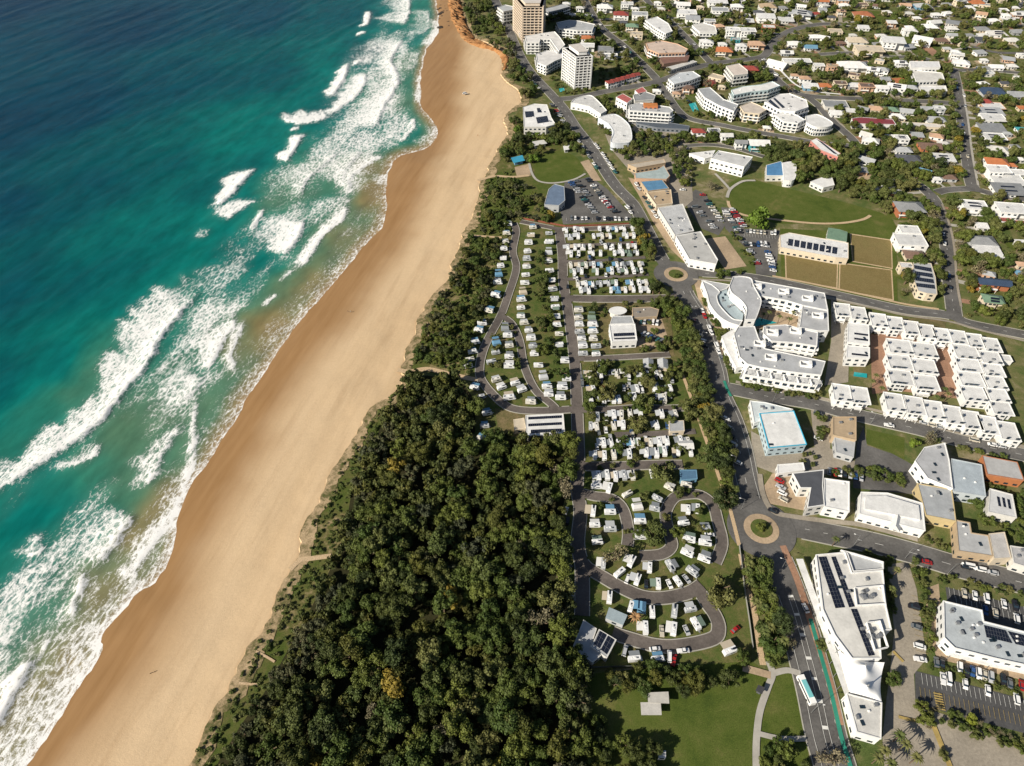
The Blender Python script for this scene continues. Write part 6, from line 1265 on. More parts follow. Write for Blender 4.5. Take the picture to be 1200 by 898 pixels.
for k, (y0, n) in enumerate(((274, 12), (294, 13), (315, 13), (337, 13))):
    nm = ('beside the brown boundary fence', 'in the second row from the brown fence', 'in the third row from the brown fence', 'in the row above the wide park lane')[k]
    x0, x1 = ((664, 741), (665, 744), (669, 749), (677, 757))[k]
    row((x0, y0 - 3.2), (x1, y0 - 4.6), n - 3, 90, nm, skip=(3 + k,), jit=1.2); row((x0 + 4, y0 + 4.4), (x1 + 2, y0 + 3.0), n - 3, 90, nm, skip=(2, 6 - k), jit=1.2)
def col(pts, n, rot, place, jit=1.0):
    c = resample(catmull([Vector((x, y, 0)) for x, y in pts], 8), .5)
    for i in range(n):
        q = c[int(i * (len(c) - 1) / (n - 1))]; caravan(q.x + random.uniform(-jit, jit), q.y + random.uniform(-.5, .5), R(rot) + (math.pi if random.random() < .2 else 0) + random.uniform(-.1, .1), place)
col([(624, 267), (621, 280), (618, 300), (616, 320), (612, 350), (611, 370), (618, 384), (624, 400), (627, 416)], 17, 4, 'in the column along the dune-side lane')
col([(643, 274), (643, 300), (645, 325), (650, 352), (653, 378), (656, 404)], 13, 4, 'in the column along the straight park lane')
col([(596, 264), (592, 285), (590, 303), (586, 318), (584, 332)], 8, 4, 'against the dune trees')
for x, y in ((581, 347), (573, 365), (565, 380), (561, 388), (557, 402), (554, 413), (551, 422), (548, 430), (556, 455), (563, 466), (571, 485), (568, 500), (564, 515)): caravan(x, y, R(random.choice([15, -20, 5])), 'tucked into the forest shade', None, None, True)
for x, y, a in ((592, 385, 0), (595, 394, 0), (597, 406, 8), (597, 419, 0), (597, 430, 0), (582, 402, 15), (581, 414, 15), (576, 425, 15), (582, 446, 20), (588, 455, 25), (604, 450, 20), (612, 458, 25), (597, 467, 10), (622, 472, -5)): caravan(x, y, R(a), 'inside the looping dune lane')
for x, y, a in ((631, 429, 0), (637, 442, 10), (641, 454, 5), (643, 463, 0), (664, 445, 0), (659, 455, 0), (657, 467, 0), (662, 424, 0)): caravan(x, y, R(a), 'between the dune lane and straight lane')
col([(679, 365), (680, 390), (684, 415)], 7, 3, 'beside the park office yard'); col([(693, 372), (695, 392), (699, 416)], 6, 3, 'beside the park office yard')
RW = [((691, 441), (704, 441), (722, 438), (734, 437), (745, 435), (702, 428), (752, 441)), ((695, 458), (692, 469), (707, 469), (719, 469), (725, 469), (746, 457), (767, 455), (785, 456), (743, 466), (778, 468)), ((700, 489), (719, 487), (728, 487), (738, 486), (750, 484), (775, 486), (791, 486), (692, 500), (699, 501), (719, 500), (730, 499), (769, 499)),
      ((707, 520), (716, 520), (725, 521), (741, 520), (748, 520), (762, 520), (772, 519), (781, 518), (797, 517), (806, 518)), ((697, 534), (708, 535), (719, 534), (737, 533), (757, 531), (769, 532), (778, 530), (794, 530), (809, 531)), ((701, 559), (711, 558), (721, 559), (731, 558), (741, 558), (764, 556))]
for k, lst in enumerate(RW):
    for x, y in lst: caravan(x, y, R(90 + random.uniform(-6, 6)), ('below the park office trees', 'among the tall park trees', 'near the big pale cabin', 'on the grassed strip by the tree belt', 'in the lower grassed strip', 'facing the short cross lane')[k])
for x, y, a in ((699, 571, 0), (714, 573, 70), (735, 580, 30), (784, 572, -35), (770, 585, -35), (747, 594, 8), (767, 597, -15), (750, 612, 0), (804, 569, -15), (695, 600, 80), (715, 601, 0), (697, 616, 0), (715, 621, 0), (700, 636, 5), (751, 630, 0), (801, 614, 10), (826, 620, 0), (806, 598, 80), (817, 597, 80)): caravan(x, y, R(a), 'around the upper looping lane')
for x, y, a in ((707, 661, 80), (726, 672, 40), (740, 659, 60), (747, 680, 65), (761, 666, 80), (771, 685, 85), (785, 664, -70), (794, 682, -65), (811, 671, -45), (805, 649, -30), (807, 633, -15), (826, 637, -10), (825, 656, -25)): caravan(x, y, R(a), 'fanned along the curved lane')
for x, y, a in ((714, 701, 80), (739, 712, 70), (764, 718, 85), (790, 717, 75), (809, 715, 10), (756, 736, 85), (789, 738, 75), (815, 732, -70)): caravan(x, y, R(a), 'inside the lowest looping lane')
caravan(752, 712, R(80), 'inside the lowest looping lane', 'tent', None, True)
for x, y, a in ((744, 773, 5), (771, 773, 5), (855, 764, 20)): caravan(x, y, R(a), 'below the lowest looping lane')
for x, y, a in ((735, 680, 65), (757, 686, 80), (784, 686, -75), (804, 680, -60), (775, 741, 85), (804, 740, -75), (821, 729, -70), (732, 764, 70), (784, 771, 80), (789, 775, 70), (831, 628, 0), (767, 762, 5), (665, 612, 80), (664, 630, 80), (667, 668, 60), (670, 700, 70), (663, 600, 70)): car(P(x, y), R(a), 'parked beside the looping park lanes')
for i in range(110):
    k = random.choice([(664, 742, 276, 342), (680, 790, 436, 470), (690, 800, 486, 535)]); x, y = random.uniform(*k[:2]), random.uniform(*k[2:]); p = P(x, y)
    car(p, R(90 + random.uniform(-8, 8)), 'squeezed between the rows of caravans')
cars((748, 378), (772, 380), 5, 80, 'in the park office yard', .9); cars((752, 392), (778, 402), 6, 70, 'in the park office yard', .8)
for x, y in ((760, 425), (777, 425)): house(x, y, 13, 'g', 'L', 'C', 1, 84, asp=.6, label='pale gabled cabin of the pair below the park office', group='pair of cabins', name='cabin', cat='cabin')
house(804, 520, 15, 'g', 'W', 'C', 1, 2, asp=.6, label='white gabled cabin against the tree belt', name='cabin', cat='cabin')
print('cars', NCAR, 'caravans', NCV)
# fence, lamps
def fence(px, label, h=1.5, col=(.24, .08, .05)):
    c = PL(px, 0); m0 = c[0]; r = thing('fence', label, 'fence', (m0.x, m0.y, 0)); pts = resample(c, 2.4)
    for a, b2 in zip(pts, pts[1:]):
        d = b2 - a; ang = math.atan2(d.y, d.x); q = (a + b2) / 2 - m0
        obj('panel', boxmesh('panel', 2.34, .08, h, M['wall']), r, (q.x, q.y, 0), ang, color=col); obj('post', boxmesh('post', .12, .14, h + .12, M['wall']), r, (a.x - m0.x, a.y - m0.y, 0), ang, color=col)
fence([(612, 257), (640, 262), (662, 266), (700, 265), (737, 263)], 'low red-brown fence below the surf club car park')
fence([(688, 783), (740, 782), (800, 780)], 'dark fence between holiday park and park lawn', 1.6, (.12, .13, .12))
fence([(866, 640), (872, 690), (878, 730), (882, 760)], 'grey fence between holiday park and street trees', 1.6, (.3, .3, .28))
LAMP = MB().cyl((0, 0), .11, 0, 8.5, 6, .07).me('pole', M['metal']); ARM = MB().box(-.05, 2.4, -.05, .05, 8.4, 8.5).me('arm', M['metal']); HEADL = MB().box(1.9, 2.7, -.16, .16, 8.38, 8.54).me('lamp_head', M['white'])
for i, (x, y) in enumerate(((950, 836), (921, 748), (915, 668), (868, 598), (858, 548), (846, 505), (1000, 640), (1060, 655), (1110, 673), (905, 472), (1020, 497), (1090, 515), (820, 402), (808, 372), (730, 240), (690, 178))):
    q = P(x, y); r = thing('street_lamp', 'tall grey street lamp with single arm on the kerb', 'street lamp', (q.x, q.y, TOPZ), R(random.choice([0, -20, 160])), 'street lamps along the streets')
    obj('pole', LAMP, r); a = obj('arm', ARM, r); obj('lamp_head', HEADL, a)

# ------------------------------------------------------------------ cliff, rocks and things on the sand
def rough_strip(name, toe, top, mat, seed, amp):
    a = resample(catmull([P(x, y, -2.5) for x, y in toe], 5), 1.6); n = len(a); b_ = catmull([P(x, y, 1.0) for x, y in top], 12)
    V, Q, K = [], [], 9
    for i, p in enumerate(a):
        q = b_[min(int(i / (n - 1) * (len(b_) - 1)), len(b_) - 1)]
        for k in range(K):
            t_ = k / (K - 1); r = p.lerp(q, t_); r.z = -3.0 + 5.0 * (t_ ** .6) - (1.9 if k == K - 1 else 0)
            nz = mnoise.noise(Vector((r.x * .18, r.y * .18, seed))) + .6 * mnoise.noise(Vector((r.x * .5, r.y * .5, seed + 3 + r.z * .3)))
            V.append((r.x + nz * amp, r.y + nz * amp * .5, r.z + nz * amp * .45 * (1 if 0 < k else 0)))
    for i in range(n - 1):
        for k in range(K - 1): Q.append((i * K + k, i * K + k + 1, (i + 1) * K + k + 1, (i + 1) * K + k))
    return npmesh(name, np.array(V), np.array(Q)[:, ::-1], mat)
M['cliff'] = ground_mat('ochre_cliff', [(.07, .07, .025), (.26, .12, .05), (.42, .215, .09), (.40, .25, .13)], .06, .3, b_s=.8)
M['rock'] = ground_mat('dark_rock', [(.03, .026, .022), (.055, .045, .038), (.09, .07, .055)], .1, .4, b_s=.8)
struct('sea_cliff', rough_strip('sea_cliff', [(520, -14), (526, 6), (529, 22), (535, 36), (541, 47), (556, 55), (572, 59), (584, 67), (587, 84)], [(536, -16), (541, 4), (543, 19), (550, 34), (557, 44), (570, 52), (584, 58), (594, 66), (593, 82)], M['cliff'], 1.5, 2.2))
RK = []
for k in range(3):
    bm = bmesh.new(); bmesh.ops.create_icosphere(bm, subdivisions=2, radius=1)
    for v in bm.verts: v.co *= 1 + .45 * mnoise.noise(v.co * 1.3 + Vector((k * 7, 0, 0))); v.co.z *= .6
    me = bpy.data.meshes.new('boulder'); bm.to_mesh(me); bm.free(); me.materials.append(M['rock']); RK.append(me)
rn = random.Random(11); mbv = []
for i in range(60):
    x = rn.uniform(508, 530); y = rn.uniform(-6, 33)
    if x < 512 + abs(y - 14) * .25 or x > 529: continue
    q = P(x, y, SEA); o = tag(obj('boulder', rn.choice(RK), None, (q.x, q.y, SEA - .1 + (x - 508) * .03), rn.uniform(0, 6)), 'dark wet boulder on the rock shelf below the ochre cliff', 'rock', 'boulders below the ochre cliff'); s_ = rn.uniform(1.5, 4.5); o.scale = (s_, s_ * rn.uniform(.6, 1), s_ * .6)
def person(px, py, z, rz, label, shirt, shorts):
    q = P(px, py, z)
    J = {'pelvis': (0, 0, .95), 'chest': (0, 0, 1.28), 'neck': (0, 0, 1.5), 'head': (.02, 0, 1.66), 'crown': (.01, 0, 1.76)}
    V = [J['pelvis'], J['chest'], J['neck'], J['head'], J['crown']]; E = [(0, 1), (1, 2), (2, 3), (3, 4)]; Rd = [.15, .17, .06, .1, .07]
    for s_ in (-1, 1):
        b0 = len(V); V += [(0, s_ * .1, .88), (.06 * s_, s_ * .11, .5), (.02 * s_, s_ * .11, .08), (.16 + .02 * s_, s_ * .12, .05)]; Rd += [.11, .075, .05, .045]; E += [(0, b0), (b0, b0 + 1), (b0 + 1, b0 + 2), (b0 + 2, b0 + 3)]
        b0 = len(V); V += [(0, s_ * .2, 1.42), (-.03, s_ * .26, 1.13), (.06, s_ * .27, .88), (.09, s_ * .27, .78)]; Rd += [.07, .05, .04, .035]; E += [(1, b0), (b0, b0 + 1), (b0 + 1, b0 + 2), (b0 + 2, b0 + 3)]
    me = bpy.data.meshes.new('body'); me.from_pydata(V, E, []); o = obj('body', me); o.modifiers.new('s', 'SKIN'); o.modifiers.new('u', 'SUBSURF').levels = 1
    for sv, r_ in zip(me.skin_vertices[0].data, Rd): sv.radius = (r_, r_)
    me.skin_vertices[0].data[0].use_root = True
    m2 = bpy.data.meshes.new_from_object(o.evaluated_get(bpy.context.evaluated_depsgraph_get())); bpy.data.objects.remove(o)
    m2.materials.clear()
    for c_ in ((.42, .26, .18), shirt, shorts, (.05, .03, .02)): m2.materials.append(paint('cloth', c_, .8, .1, 3))
    for p_ in m2.polygons:
        c_ = p_.center; p_.material_index = 3 if c_.z > 1.72 or (c_.z > 1.6 and c_.x < -.03) else 1 if 1.0 < c_.z < 1.46 else 2 if .45 < c_.z <= 1.0 and abs(c_.y) < .22 else 0; p_.use_smooth = True
    r = thing('person', label, 'person', (q.x, q.y, z), rz); obj('body', m2, r)
def zb(px, py):
    q = P(px, py, -3); i = np.searchsorted(bx, q.x); j = np.searchsorted(by, q.y); return float(BZ[j, i])
person(408, 366, zb(408, 366), .6, 'person in dark top walking on the wet sand edge', (.03, .03, .04), (.05, .06, .1))
person(411, 366.5, zb(411, 366), .7, 'person in pale top beside the one in dark top', (.5, .48, .45), (.08, .08, .1))
person(560, 160, zb(560, 160), 2, 'person in red top standing on the dry sand', (.4, .04, .03), (.4, .3, .05))
q = P(180, 788, zb(180, 788)); lg = thing('driftwood_log', 'bare driftwood log lying across the sand', 'driftwood', (q.x, q.y, zb(180, 788)), R(25))
V = []; 
for i in range(9):
    for k in range(8):
        r_ = .16 * (1 - .06 * i); V.append((i * .35 - 1.4, r_ * math.cos(k * .785) + .08 * math.sin(i * .9), .12 + r_ * math.sin(k * .785)))
obj('stem', mdata('stem', V, [(i * 8 + k, i * 8 + (k + 1) % 8, (i + 1) * 8 + (k + 1) % 8, (i + 1) * 8 + k) for i in range(8) for k in range(8)] + [tuple(range(7, -1, -1)), tuple(range(64, 72))], M['trunk']), lg)
obj('branch', MB().cyl((.4, .2), .06, 0, .7, 6, .03).me('branch', M['trunk']), lg)

# ------------------------------------------------------------------ vegetation
def crown_arrays(rng, lobes, leaves, leaf, spread=.62, lobe=(.32, .5), flat=.72, up=.25):
    Vs, k = [], 0
    cs = []
    for i in range(lobes):
        for _ in range(40):
            a, rr, zz = rng.uniform(0, 2 * np.pi), spread * np.sqrt(rng.uniform(0, 1)), rng.uniform(-.45, .6)
            c = np.array([rr * np.cos(a), rr * np.sin(a), zz * flat])
            if (c[0] ** 2 + c[1] ** 2 + (c[2] / flat) ** 2) < .62: break
        r = rng.uniform(*lobe); cs.append((c, r))
    for c, r in cs:
        n = int(leaves * (r / .4) ** 2)
        d = rng.normal(size=(n, 3)); d[:, 2] = d[:, 2] * .9 + up; d /= np.linalg.norm(d, axis=1)[:, None]
        pos = c + d * r * rng.uniform(.72, 1.05, (n, 1)) * np.array([1, 1, .8])
        nrm = d + rng.normal(size=(n, 3)) * .55; nrm /= np.linalg.norm(nrm, axis=1)[:, None]
        t1 = np.cross(nrm, rng.normal(size=(n, 3))); t1 /= np.linalg.norm(t1, axis=1)[:, None]; t2 = np.cross(nrm, t1)
        s1 = leaf * rng.uniform(.6, 1.3, (n, 1)); s2 = s1 * rng.uniform(.55, 1.0, (n, 1))
        Vs.append(np.stack([pos - t1 * s1 - t2 * s2 * .5, pos + t1 * s1 * .4 - t2 * s2, pos + t1 * s1 + t2 * s2 * .5, pos - t1 * s1 * .4 + t2 * s2], 1).reshape(-1, 3))
    return np.concatenate(Vs), cs
def crown_mesh(name, rng, mat, core=True, **kw):
    V, cs = crown_arrays(rng, **kw); Q = np.arange(len(V)).reshape(-1, 4)
    if core:                                        # unseen hull added inside each lobe to block light leaking through the leaves
        for c, r in cs:
            u = np.array([(math.cos(a) * math.cos(b_), math.sin(a) * math.cos(b_), math.sin(b_)) for b_ in (-1.2, -.4, .4, 1.2) for a in np.arange(6) * math.pi / 3])
            b0 = len(V); V = np.concatenate([V, c + u * r * .68 * np.array([1, 1, .8])])
            Q = np.concatenate([Q, np.array([(b0 + j * 6 + k, b0 + j * 6 + (k + 1) % 6, b0 + j * 6 + 6 + (k + 1) % 6, b0 + j * 6 + 6 + k) for j in range(3) for k in range(6)])])
    return npmesh(name, V, Q, mat)
TRUNK = []
for k in range(3):
    mb = MB(); rn = random.Random(k)
    def limb(p, q, r0, r1, n=6):
        d = (q - p).normalized(); u = d.cross(Vector((.3, 1, .2))).normalized(); w = d.cross(u); v = []
        for c_, r_ in ((p, r0), (q, r1)): v += [c_ + (u * math.cos(2 * math.pi * i / n) + w * math.sin(2 * math.pi * i / n)) * r_ for i in range(n)]
        mb.add(v, [tuple(range(n - 1, -1, -1)), tuple(range(n, 2 * n))] + [(i, (i + 1) % n, n + (i + 1) % n, n + i) for i in range(n)])
    top = Vector((rn.uniform(-.06, .06), rn.uniform(-.06, .06), .7)); limb(Vector((0, 0, -.03)), top, .085, .06)
    for i in range(4):
        a = i * 1.57 + rn.uniform(-.4, .4); e = top + Vector((math.cos(a) * .42, math.sin(a) * .42, rn.uniform(.25, .5))); limb(top - Vector((0, 0, .06)), e, .045, .02)
    TRUNK.append(mb.me('trunk', M['trunk']))
g = np.random.default_rng(5)
CR = {}
def protos(kind, mat, n, **kw): CR[kind] = [crown_mesh('crown', g, M[mat], **kw) for _ in range(n)]
protos('forest', 'leaf_forest', 8, lobes=20, leaves=200, leaf=.046, lobe=(.18, .40), spread=.76)
protos('coast', 'leaf_coast', 5, lobes=18, leaves=170, leaf=.05, lobe=(.16, .34), spread=.76)
protos('olive', 'leaf_olive', 6, lobes=15, leaves=170, leaf=.058, lobe=(.22, .40), spread=.72)
protos('green', 'leaf_green', 6, lobes=17, leaves=190, leaf=.052, lobe=(.2, .40), spread=.74)
protos('lime', 'leaf_lime', 3, lobes=14, leaves=150, leaf=.07, lobe=(.28, .4))
protos('grey', 'leaf_grey', 3, lobes=13, leaves=90, leaf=.06, lobe=(.22, .34), spread=.72, core=False)
protos('gold', 'leaf_gold', 2, lobes=10, leaves=120, leaf=.08)
protos('shrub', 'leaf_shrub', 4, lobes=7, leaves=70, leaf=.13)
KD = {'forest': ('dense dark green', 'tree'), 'coast': ('wind-cut grey-green', 'tree'), 'olive': ('open olive-green', 'tree'), 'green': ('full mid-green', 'tree'), 'lime': ('bright lime-green', 'tree'), 'grey': ('thin greyish bare-looking', 'tree'), 'gold': ('yellow-tinged', 'tree'), 'shrub': ('low bushy', 'shrub')}
NT = {}; TNAME = ['forest_tree']
def tree(x, y, r, kind, place, h=None, group=None, label=None, z=0.0):
    h = 1.28 if label else h
    d, cat = KD[kind]
    size = 'spreading ' if r > 5.5 else 'small ' if r < 2.4 else ''
    hh = h or (1.55 if kind not in ('forest', 'coast') else 1.9 if kind == 'forest' else 1.5)
    root = thing(TNAME[0] if cat == 'tree' else 'shrub', label or f'{size}{d} {cat} {place}', cat, (x, y, z), random.uniform(0, 6.28), None if label else (group or f'trees {place}'))
    if cat == 'tree':
        t_ = obj('trunk', random.choice(TRUNK), root); t_.scale = (r * 1.1, r * 1.1, r * hh * .62)
        c = obj('crown', random.choice(CR[kind]), root, (0, 0, r * (hh - .68)))
        c.scale = (r * random.uniform(.9, 1.1), r * random.uniform(.9, 1.1), r * random.uniform(.85, 1.15))
    else:
        c = obj('crown', random.choice(CR[kind]), root, (0, 0, r * .45)); c.scale = (r, r, r * .8)
        t_ = obj('stem', TRUNK[0], root); t_.scale = (r * .6, r * .6, r * .7)
    NT[place] = NT.get(place, 0) + 1
    return root
CLEAR = [(p.x, p.y) for pl_ in ([(466, 434), (480, 436), (500, 433), (520, 437), (545, 443), (560, 446)], [(543, 276), (560, 277), (588, 279)], [(340, 668), (352, 657), (365, 655), (388, 652)], [(560, 212), (580, 207), (600, 208)]) for p in resample(PL(pl_, 0), 3)]
def scatter(px, n, rr, gap, rng, avoid=1.0, tries=40, seeds=()):
    W_ = [(p.x, p.y) for p in PL(px, 0)]; xs = [p[0] for p in W_]; ys = [p[1] for p in W_]; out = list(seeds); base = len(out); t_ = 0
    while len(out) - base < n and t_ < n * tries:
        t_ += 1; x, y = rng.uniform(min(xs), max(xs)), rng.uniform(min(ys), max(ys)); r = rng.uniform(*rr)
        if not pip(np.array([x]), np.array([y]), W_)[0]: continue
        if avoid and (occ_at(x, y, max(1, r * .45 * avoid)) == 1 or occ_at(x, y, 0)): continue
        if any((x - a) ** 2 + (y - b_) ** 2 < (r * .95 + 1.2) ** 2 for a, b_ in CLEAR): continue
        if any((x - a) ** 2 + (y - b_) ** 2 < (R_ + r * 1.1) ** 2 for a, b_, R_ in ISLES): continue
        if any((x - a) ** 2 + (y - b_) ** 2 < (gap * (r + c_)) ** 2 for a, b_, c_ in out): continue
        out.append((x, y, r))
    return out[base:]
rt_ = random.Random(3)
# forest: the largest crowns as trees, the rest as one mass
fo = scatter(FOREST_PX, 760, (2.2, 7.0), .37, rt_, avoid=.6, tries=60)
fo.sort(key=lambda q: -(q[2] / math.hypot(q[0], q[1] + 200)))
FL = [((640, 498), 'the solar-striped amenities block'), ((668, 590), 'the straight park lane'), ((690, 750), 'the bath house'), ((700, 840), 'the park lawn'), ((375, 655), 'the wide sand path'), ((300, 800), 'the two short sand paths'), ((520, 440), 'the beach access path'), ((430, 500), 'the bare dune face'), ((520, 900), 'the forest middle'), ((520, 700), 'the forest middle')]
def fl_near(x, y): return min(FL, key=lambda l: (P(*l[0]) - Vector((x, y, 0))).length)[1]
coast_line = coarse(DL, 3)
rest_V, rest_Q, nb = [], [], 0
for i, (x, y, r) in enumerate(fo):
    dsea = float(dist_line(np.array([x]), np.array([y]), coast_line)[0])
    if i < 300 and PX(x, y)[1] < 930:
        kd = ('coast' if rt_.random() < .8 else 'forest') if dsea < 26 else rt_.choices(['forest', 'green', 'olive', 'gold', 'grey', 'coast'], [max(14, 62 - .6 * dsea), 22 + .25 * dsea, 6 + .12 * dsea, 2, 2, 6])[0]
        tree(x, y, r * (.8 if dsea < 26 else 1), kd, ('in the seaward forest edge towards ' if dsea < 26 else 'in the coastal forest towards ') + fl_near(x, y), h=(1.2 if dsea < 18 else 1.5 if dsea < 30 else rt_.uniform(1.7, 2.4)))
    else:
        V, _ = crown_arrays(g, lobes=7, leaves=70, leaf=.12); s_ = r * 1.05; hh = (1.0 if dsea < 26 else 1.3) * r
        rest_V.append(V * s_ + np.array([x, y, hh]))
V = np.concatenate(rest_V); tag(obj('forest_canopy', npmesh('forest_canopy', V, np.arange(len(V)).reshape(-1, 4), M['mass_forest'])), 'dense lower canopy filling the coastal forest', 'forest', kind='stuff')
# scrub mass on the dunes and in gardens
def mass(name, label, spots, mat, lv=40, leaf=.16, flat=.7):
    out = []
    for x, y, r in spots:
        V, _ = crown_arrays(g, lobes=4, leaves=lv, leaf=leaf, lobe=(.35, .6)); out.append(V * np.array([r, r, r * flat]) + np.array([x, y, r * .4]))
    V = np.concatenate(out); tag(obj(name, npmesh(name, V, np.arange(len(V)).reshape(-1, 4), M[mat])), label, 'scrub', kind='stuff')
dune_px = [(472, 448), (500, 438), (480, 480), (440, 520), (425, 560), (410, 600), (404, 640), (380, 670), (355, 720), (335, 760), (310, 805), (285, 850), (255, 905), (220, 950), (205, 940), (228, 895), (246, 855), (261, 825), (281, 792), (301, 757), (314, 735), (334, 687), (345, 670), (364, 643), (365, 612), (379, 592), (404, 540), (429, 503), (444, 482)]
sp = scatter(dune_px, 420, (.5, 1.7), .3, rt_, tries=25)
north_px = [(568, 214), (600, 200), (612, 225), (620, 262), (600, 262), (590, 300), (570, 370), (550, 440), (478, 430), (482, 420), (493, 392), (503, 364), (515, 350), (532, 327), (542, 297), (554, 267), (562, 240)]
sp += scatter(north_px, 700, (.8, 2.4), .26, rt_, tries=25)
mass('dune_scrub', 'low dune scrub between sand and trees', sp, 'leaf_shrub')
sub_px = [(640, 90), (680, -10), (1215, -10), (1215, 400), (1130, 372), (1125, 300), (1090, 235), (1050, 200), (900, 175), (800, 165), (760, 190), (730, 165), (690, 125)]
mass('garden_shrubs', 'low garden shrubs and hedges between the houses', scatter(sub_px, 1800, (1.0, 2.6), .22, rt_, avoid=.3, tries=12), 'mass_olive', 30)
TNAME[0] = 'street_tree'
B('lawn_shelter', 'small dark shelter beside the curving lawn path', 'shelter', [(889, 803), (896, 806), (893, 813), (886, 809)], 2.8, DGREY, (.06, .06, .065), parapet=0, eave=.5)
B('lawn_kiosk', 'tiny white hut near the shaded foot of the park lawn', 'hut', [(772, 880), (780, 880), (780, 888), (772, 888)], 2.8, WHITE, WHITE, parapet=0)
# tree groups: outline, number, radius, gap, kinds, where
def grove(px, n, rr, gap, kinds, place, avoid=1.0):
    for x, y, r in scatter(px, n, rr, gap, rt_, avoid): tree(x, y, r, rt_.choices([k for k, _ in kinds], [w for _, w in kinds])[0], place)
TNAME[0] = 'coastal_tree'
grove([(490, 428), (545, 440), (560, 395), (572, 360), (583, 320), (590, 280), (598, 264), (585, 255), (565, 258), (552, 272), (542, 297), (534, 322), (518, 350), (505, 372), (495, 395), (484, 425)], 105, (2.2, 4.8), .46, [('coast', 25), ('forest', 25), ('green', 42), ('olive', 8)], 'in the dune belt beside the holiday park')
grove([(570, 228), (600, 205), (640, 245), (640, 262), (612, 256), (590, 262), (565, 255)], 44, (2.2, 4.4), .5, [('coast', 45), ('olive', 25), ('green', 30)], 'around the clubhouse lawn')
grove([(530, -30), (560, -30), (585, 10), (592, 40), (616, 75), (630, 108), (618, 122), (608, 104), (594, 92), (595, 70), (580, 58), (558, 46), (544, 12)], 130, (3.2, 6.6), .40, [('coast', 45), ('green', 35), ('olive', 20)], 'on the headland above the ochre cliff')
TNAME[0] = 'park_tree'
grove([(598, 132), (612, 150), (640, 152), (660, 150), (690, 170), (682, 184), (660, 176), (640, 176), (622, 192), (600, 196), (588, 190), (598, 160)], 60, (2.4, 5.2), .45, [('green', 35), ('olive', 35), ('forest', 20), ('lime', 10)], 'between the seafront clubhouse and oval lawn')
grove([(880, 163), (1000, 180), (1050, 195), (1072, 214), (1062, 235), (1048, 256), (1000, 238), (940, 222), (930, 215), (895, 188)], 95, (3.8, 7.2), .42, [('olive', 65), ('green', 20), ('forest', 15)], 'in the grove behind the wide lawn', .5)
TNAME[0] = 'avenue_tree'
belts = [([(746, 255), (768, 285), (778, 312), (772, 345), (790, 350), (806, 385), (820, 430), (832, 470), (846, 500), (858, 540), (866, 575), (864, 610), (880, 640), (896, 680), (912, 730), (918, 770), (898, 785), (886, 740), (876, 690), (862, 640), (848, 612), (846, 570), (832, 525), (816, 480), (804, 430), (792, 385), (776, 362), (762, 345), (764, 310), (746, 275)], 150, (3.0, 6.4), .40, [('olive', 46), ('green', 36), ('forest', 14), ('gold', 4)], 'in the belt between holiday park and main road')]
for b_ in belts: grove(*b_, .3)
TNAME[0] = 'holiday_park_tree'
grove([(628, 300), (640, 296), (642, 345), (650, 400), (656, 440), (640, 440), (632, 400), (626, 350)], 34, (2.0, 4.0), .45, [('green', 70), ('olive', 30)], 'between the two columns of caravans', .0)
grove([(684, 428), (800, 425), (812, 470), (800, 500), (690, 500)], 46, (1.8, 4.4), .55, [('olive', 60), ('green', 40)], 'shading the middle caravan rows', .0)
grove([(690, 510), (812, 510), (830, 570), (830, 640), (700, 650)], 34, (1.6, 3.8), .6, [('olive', 50), ('green', 50)], 'shading the looping lanes', .0)
grove([(664, 272), (756, 268), (760, 345), (668, 345)], 36, (1.0, 2.2), .8, [('olive', 50), ('green', 50)], 'between the packed caravan rows', .0)
grove([(575, 385), (604, 385), (625, 470), (590, 468), (568, 440)], 16, (1.2, 3.0), .6, [('olive', 50), ('green', 50)], 'inside the looping dune lane', .0)
TNAME[0] = 'lawn_tree'
grove([(706, 800), (712, 786), (760, 785), (800, 785), (830, 790), (836, 806), (800, 816), (742, 812)], 18, (2.8, 4.8), .5, [('green', 50), ('forest', 30), ('olive', 20)], 'along the top of the park lawn')
grove([(890, 870), (945, 872), (960, 905), (960, 950), (890, 940)], 14, (2.2, 4.4), .5, [('green', 60), ('olive', 40)], 'on the verge below the lawn footpaths')
grove([(1100, 850), (1200, 888), (1200, 960), (1060, 960), (1090, 890)], 5, (1.2, 2.6), .6, [('green', 50), ('olive', 50)], 'in the far corner beds of the delivery yard', 0)
grove([(676, 838), (706, 850), (735, 880), (780, 885), (800, 905), (780, 940), (680, 940)], 20, (2.6, 4.6), .5, [('forest', 60), ('green', 40)], 'at the shaded foot of the park lawn')
TNAME[0] = 'hedge_tree'
grove([(868, 447), (958, 463), (957, 470), (866, 454)], 30, (1.5, 2.6), .45, [('green', 60), ('olive', 40)], 'in the hedge row before the resort balconies', 0)
grove([(962, 545), (1010, 548), (1062, 562), (1062, 572), (1010, 562), (962, 556)], 22, (1.5, 2.8), .5, [('green', 60), ('olive', 40)], 'in the hedge behind the square-roofed hall', .2)
TNAME[0] = 'car_park_tree'
grove([(1066, 660), (1078, 660), (1092, 700), (1093, 770), (1084, 770), (1080, 715)], 22, (1.4, 2.6), .55, [('olive', 60), ('green', 40)], 'in the strip beside the delivery yard', 0)
grove([(1088, 776), (1200, 808), (1200, 818), (1090, 788)], 24, (.9, 1.7), .6, [('olive', 50), ('green', 50)], 'in the planting bed between the car bays', 0)
grove([(1075, 828), (1110, 832), (1200, 868), (1200, 885), (1100, 850), (1080, 858)], 34, (1.1, 2.3), .5, [('olive', 50), ('green', 30), ('grey', 20)], 'in the long bed below the dark car park', 0)
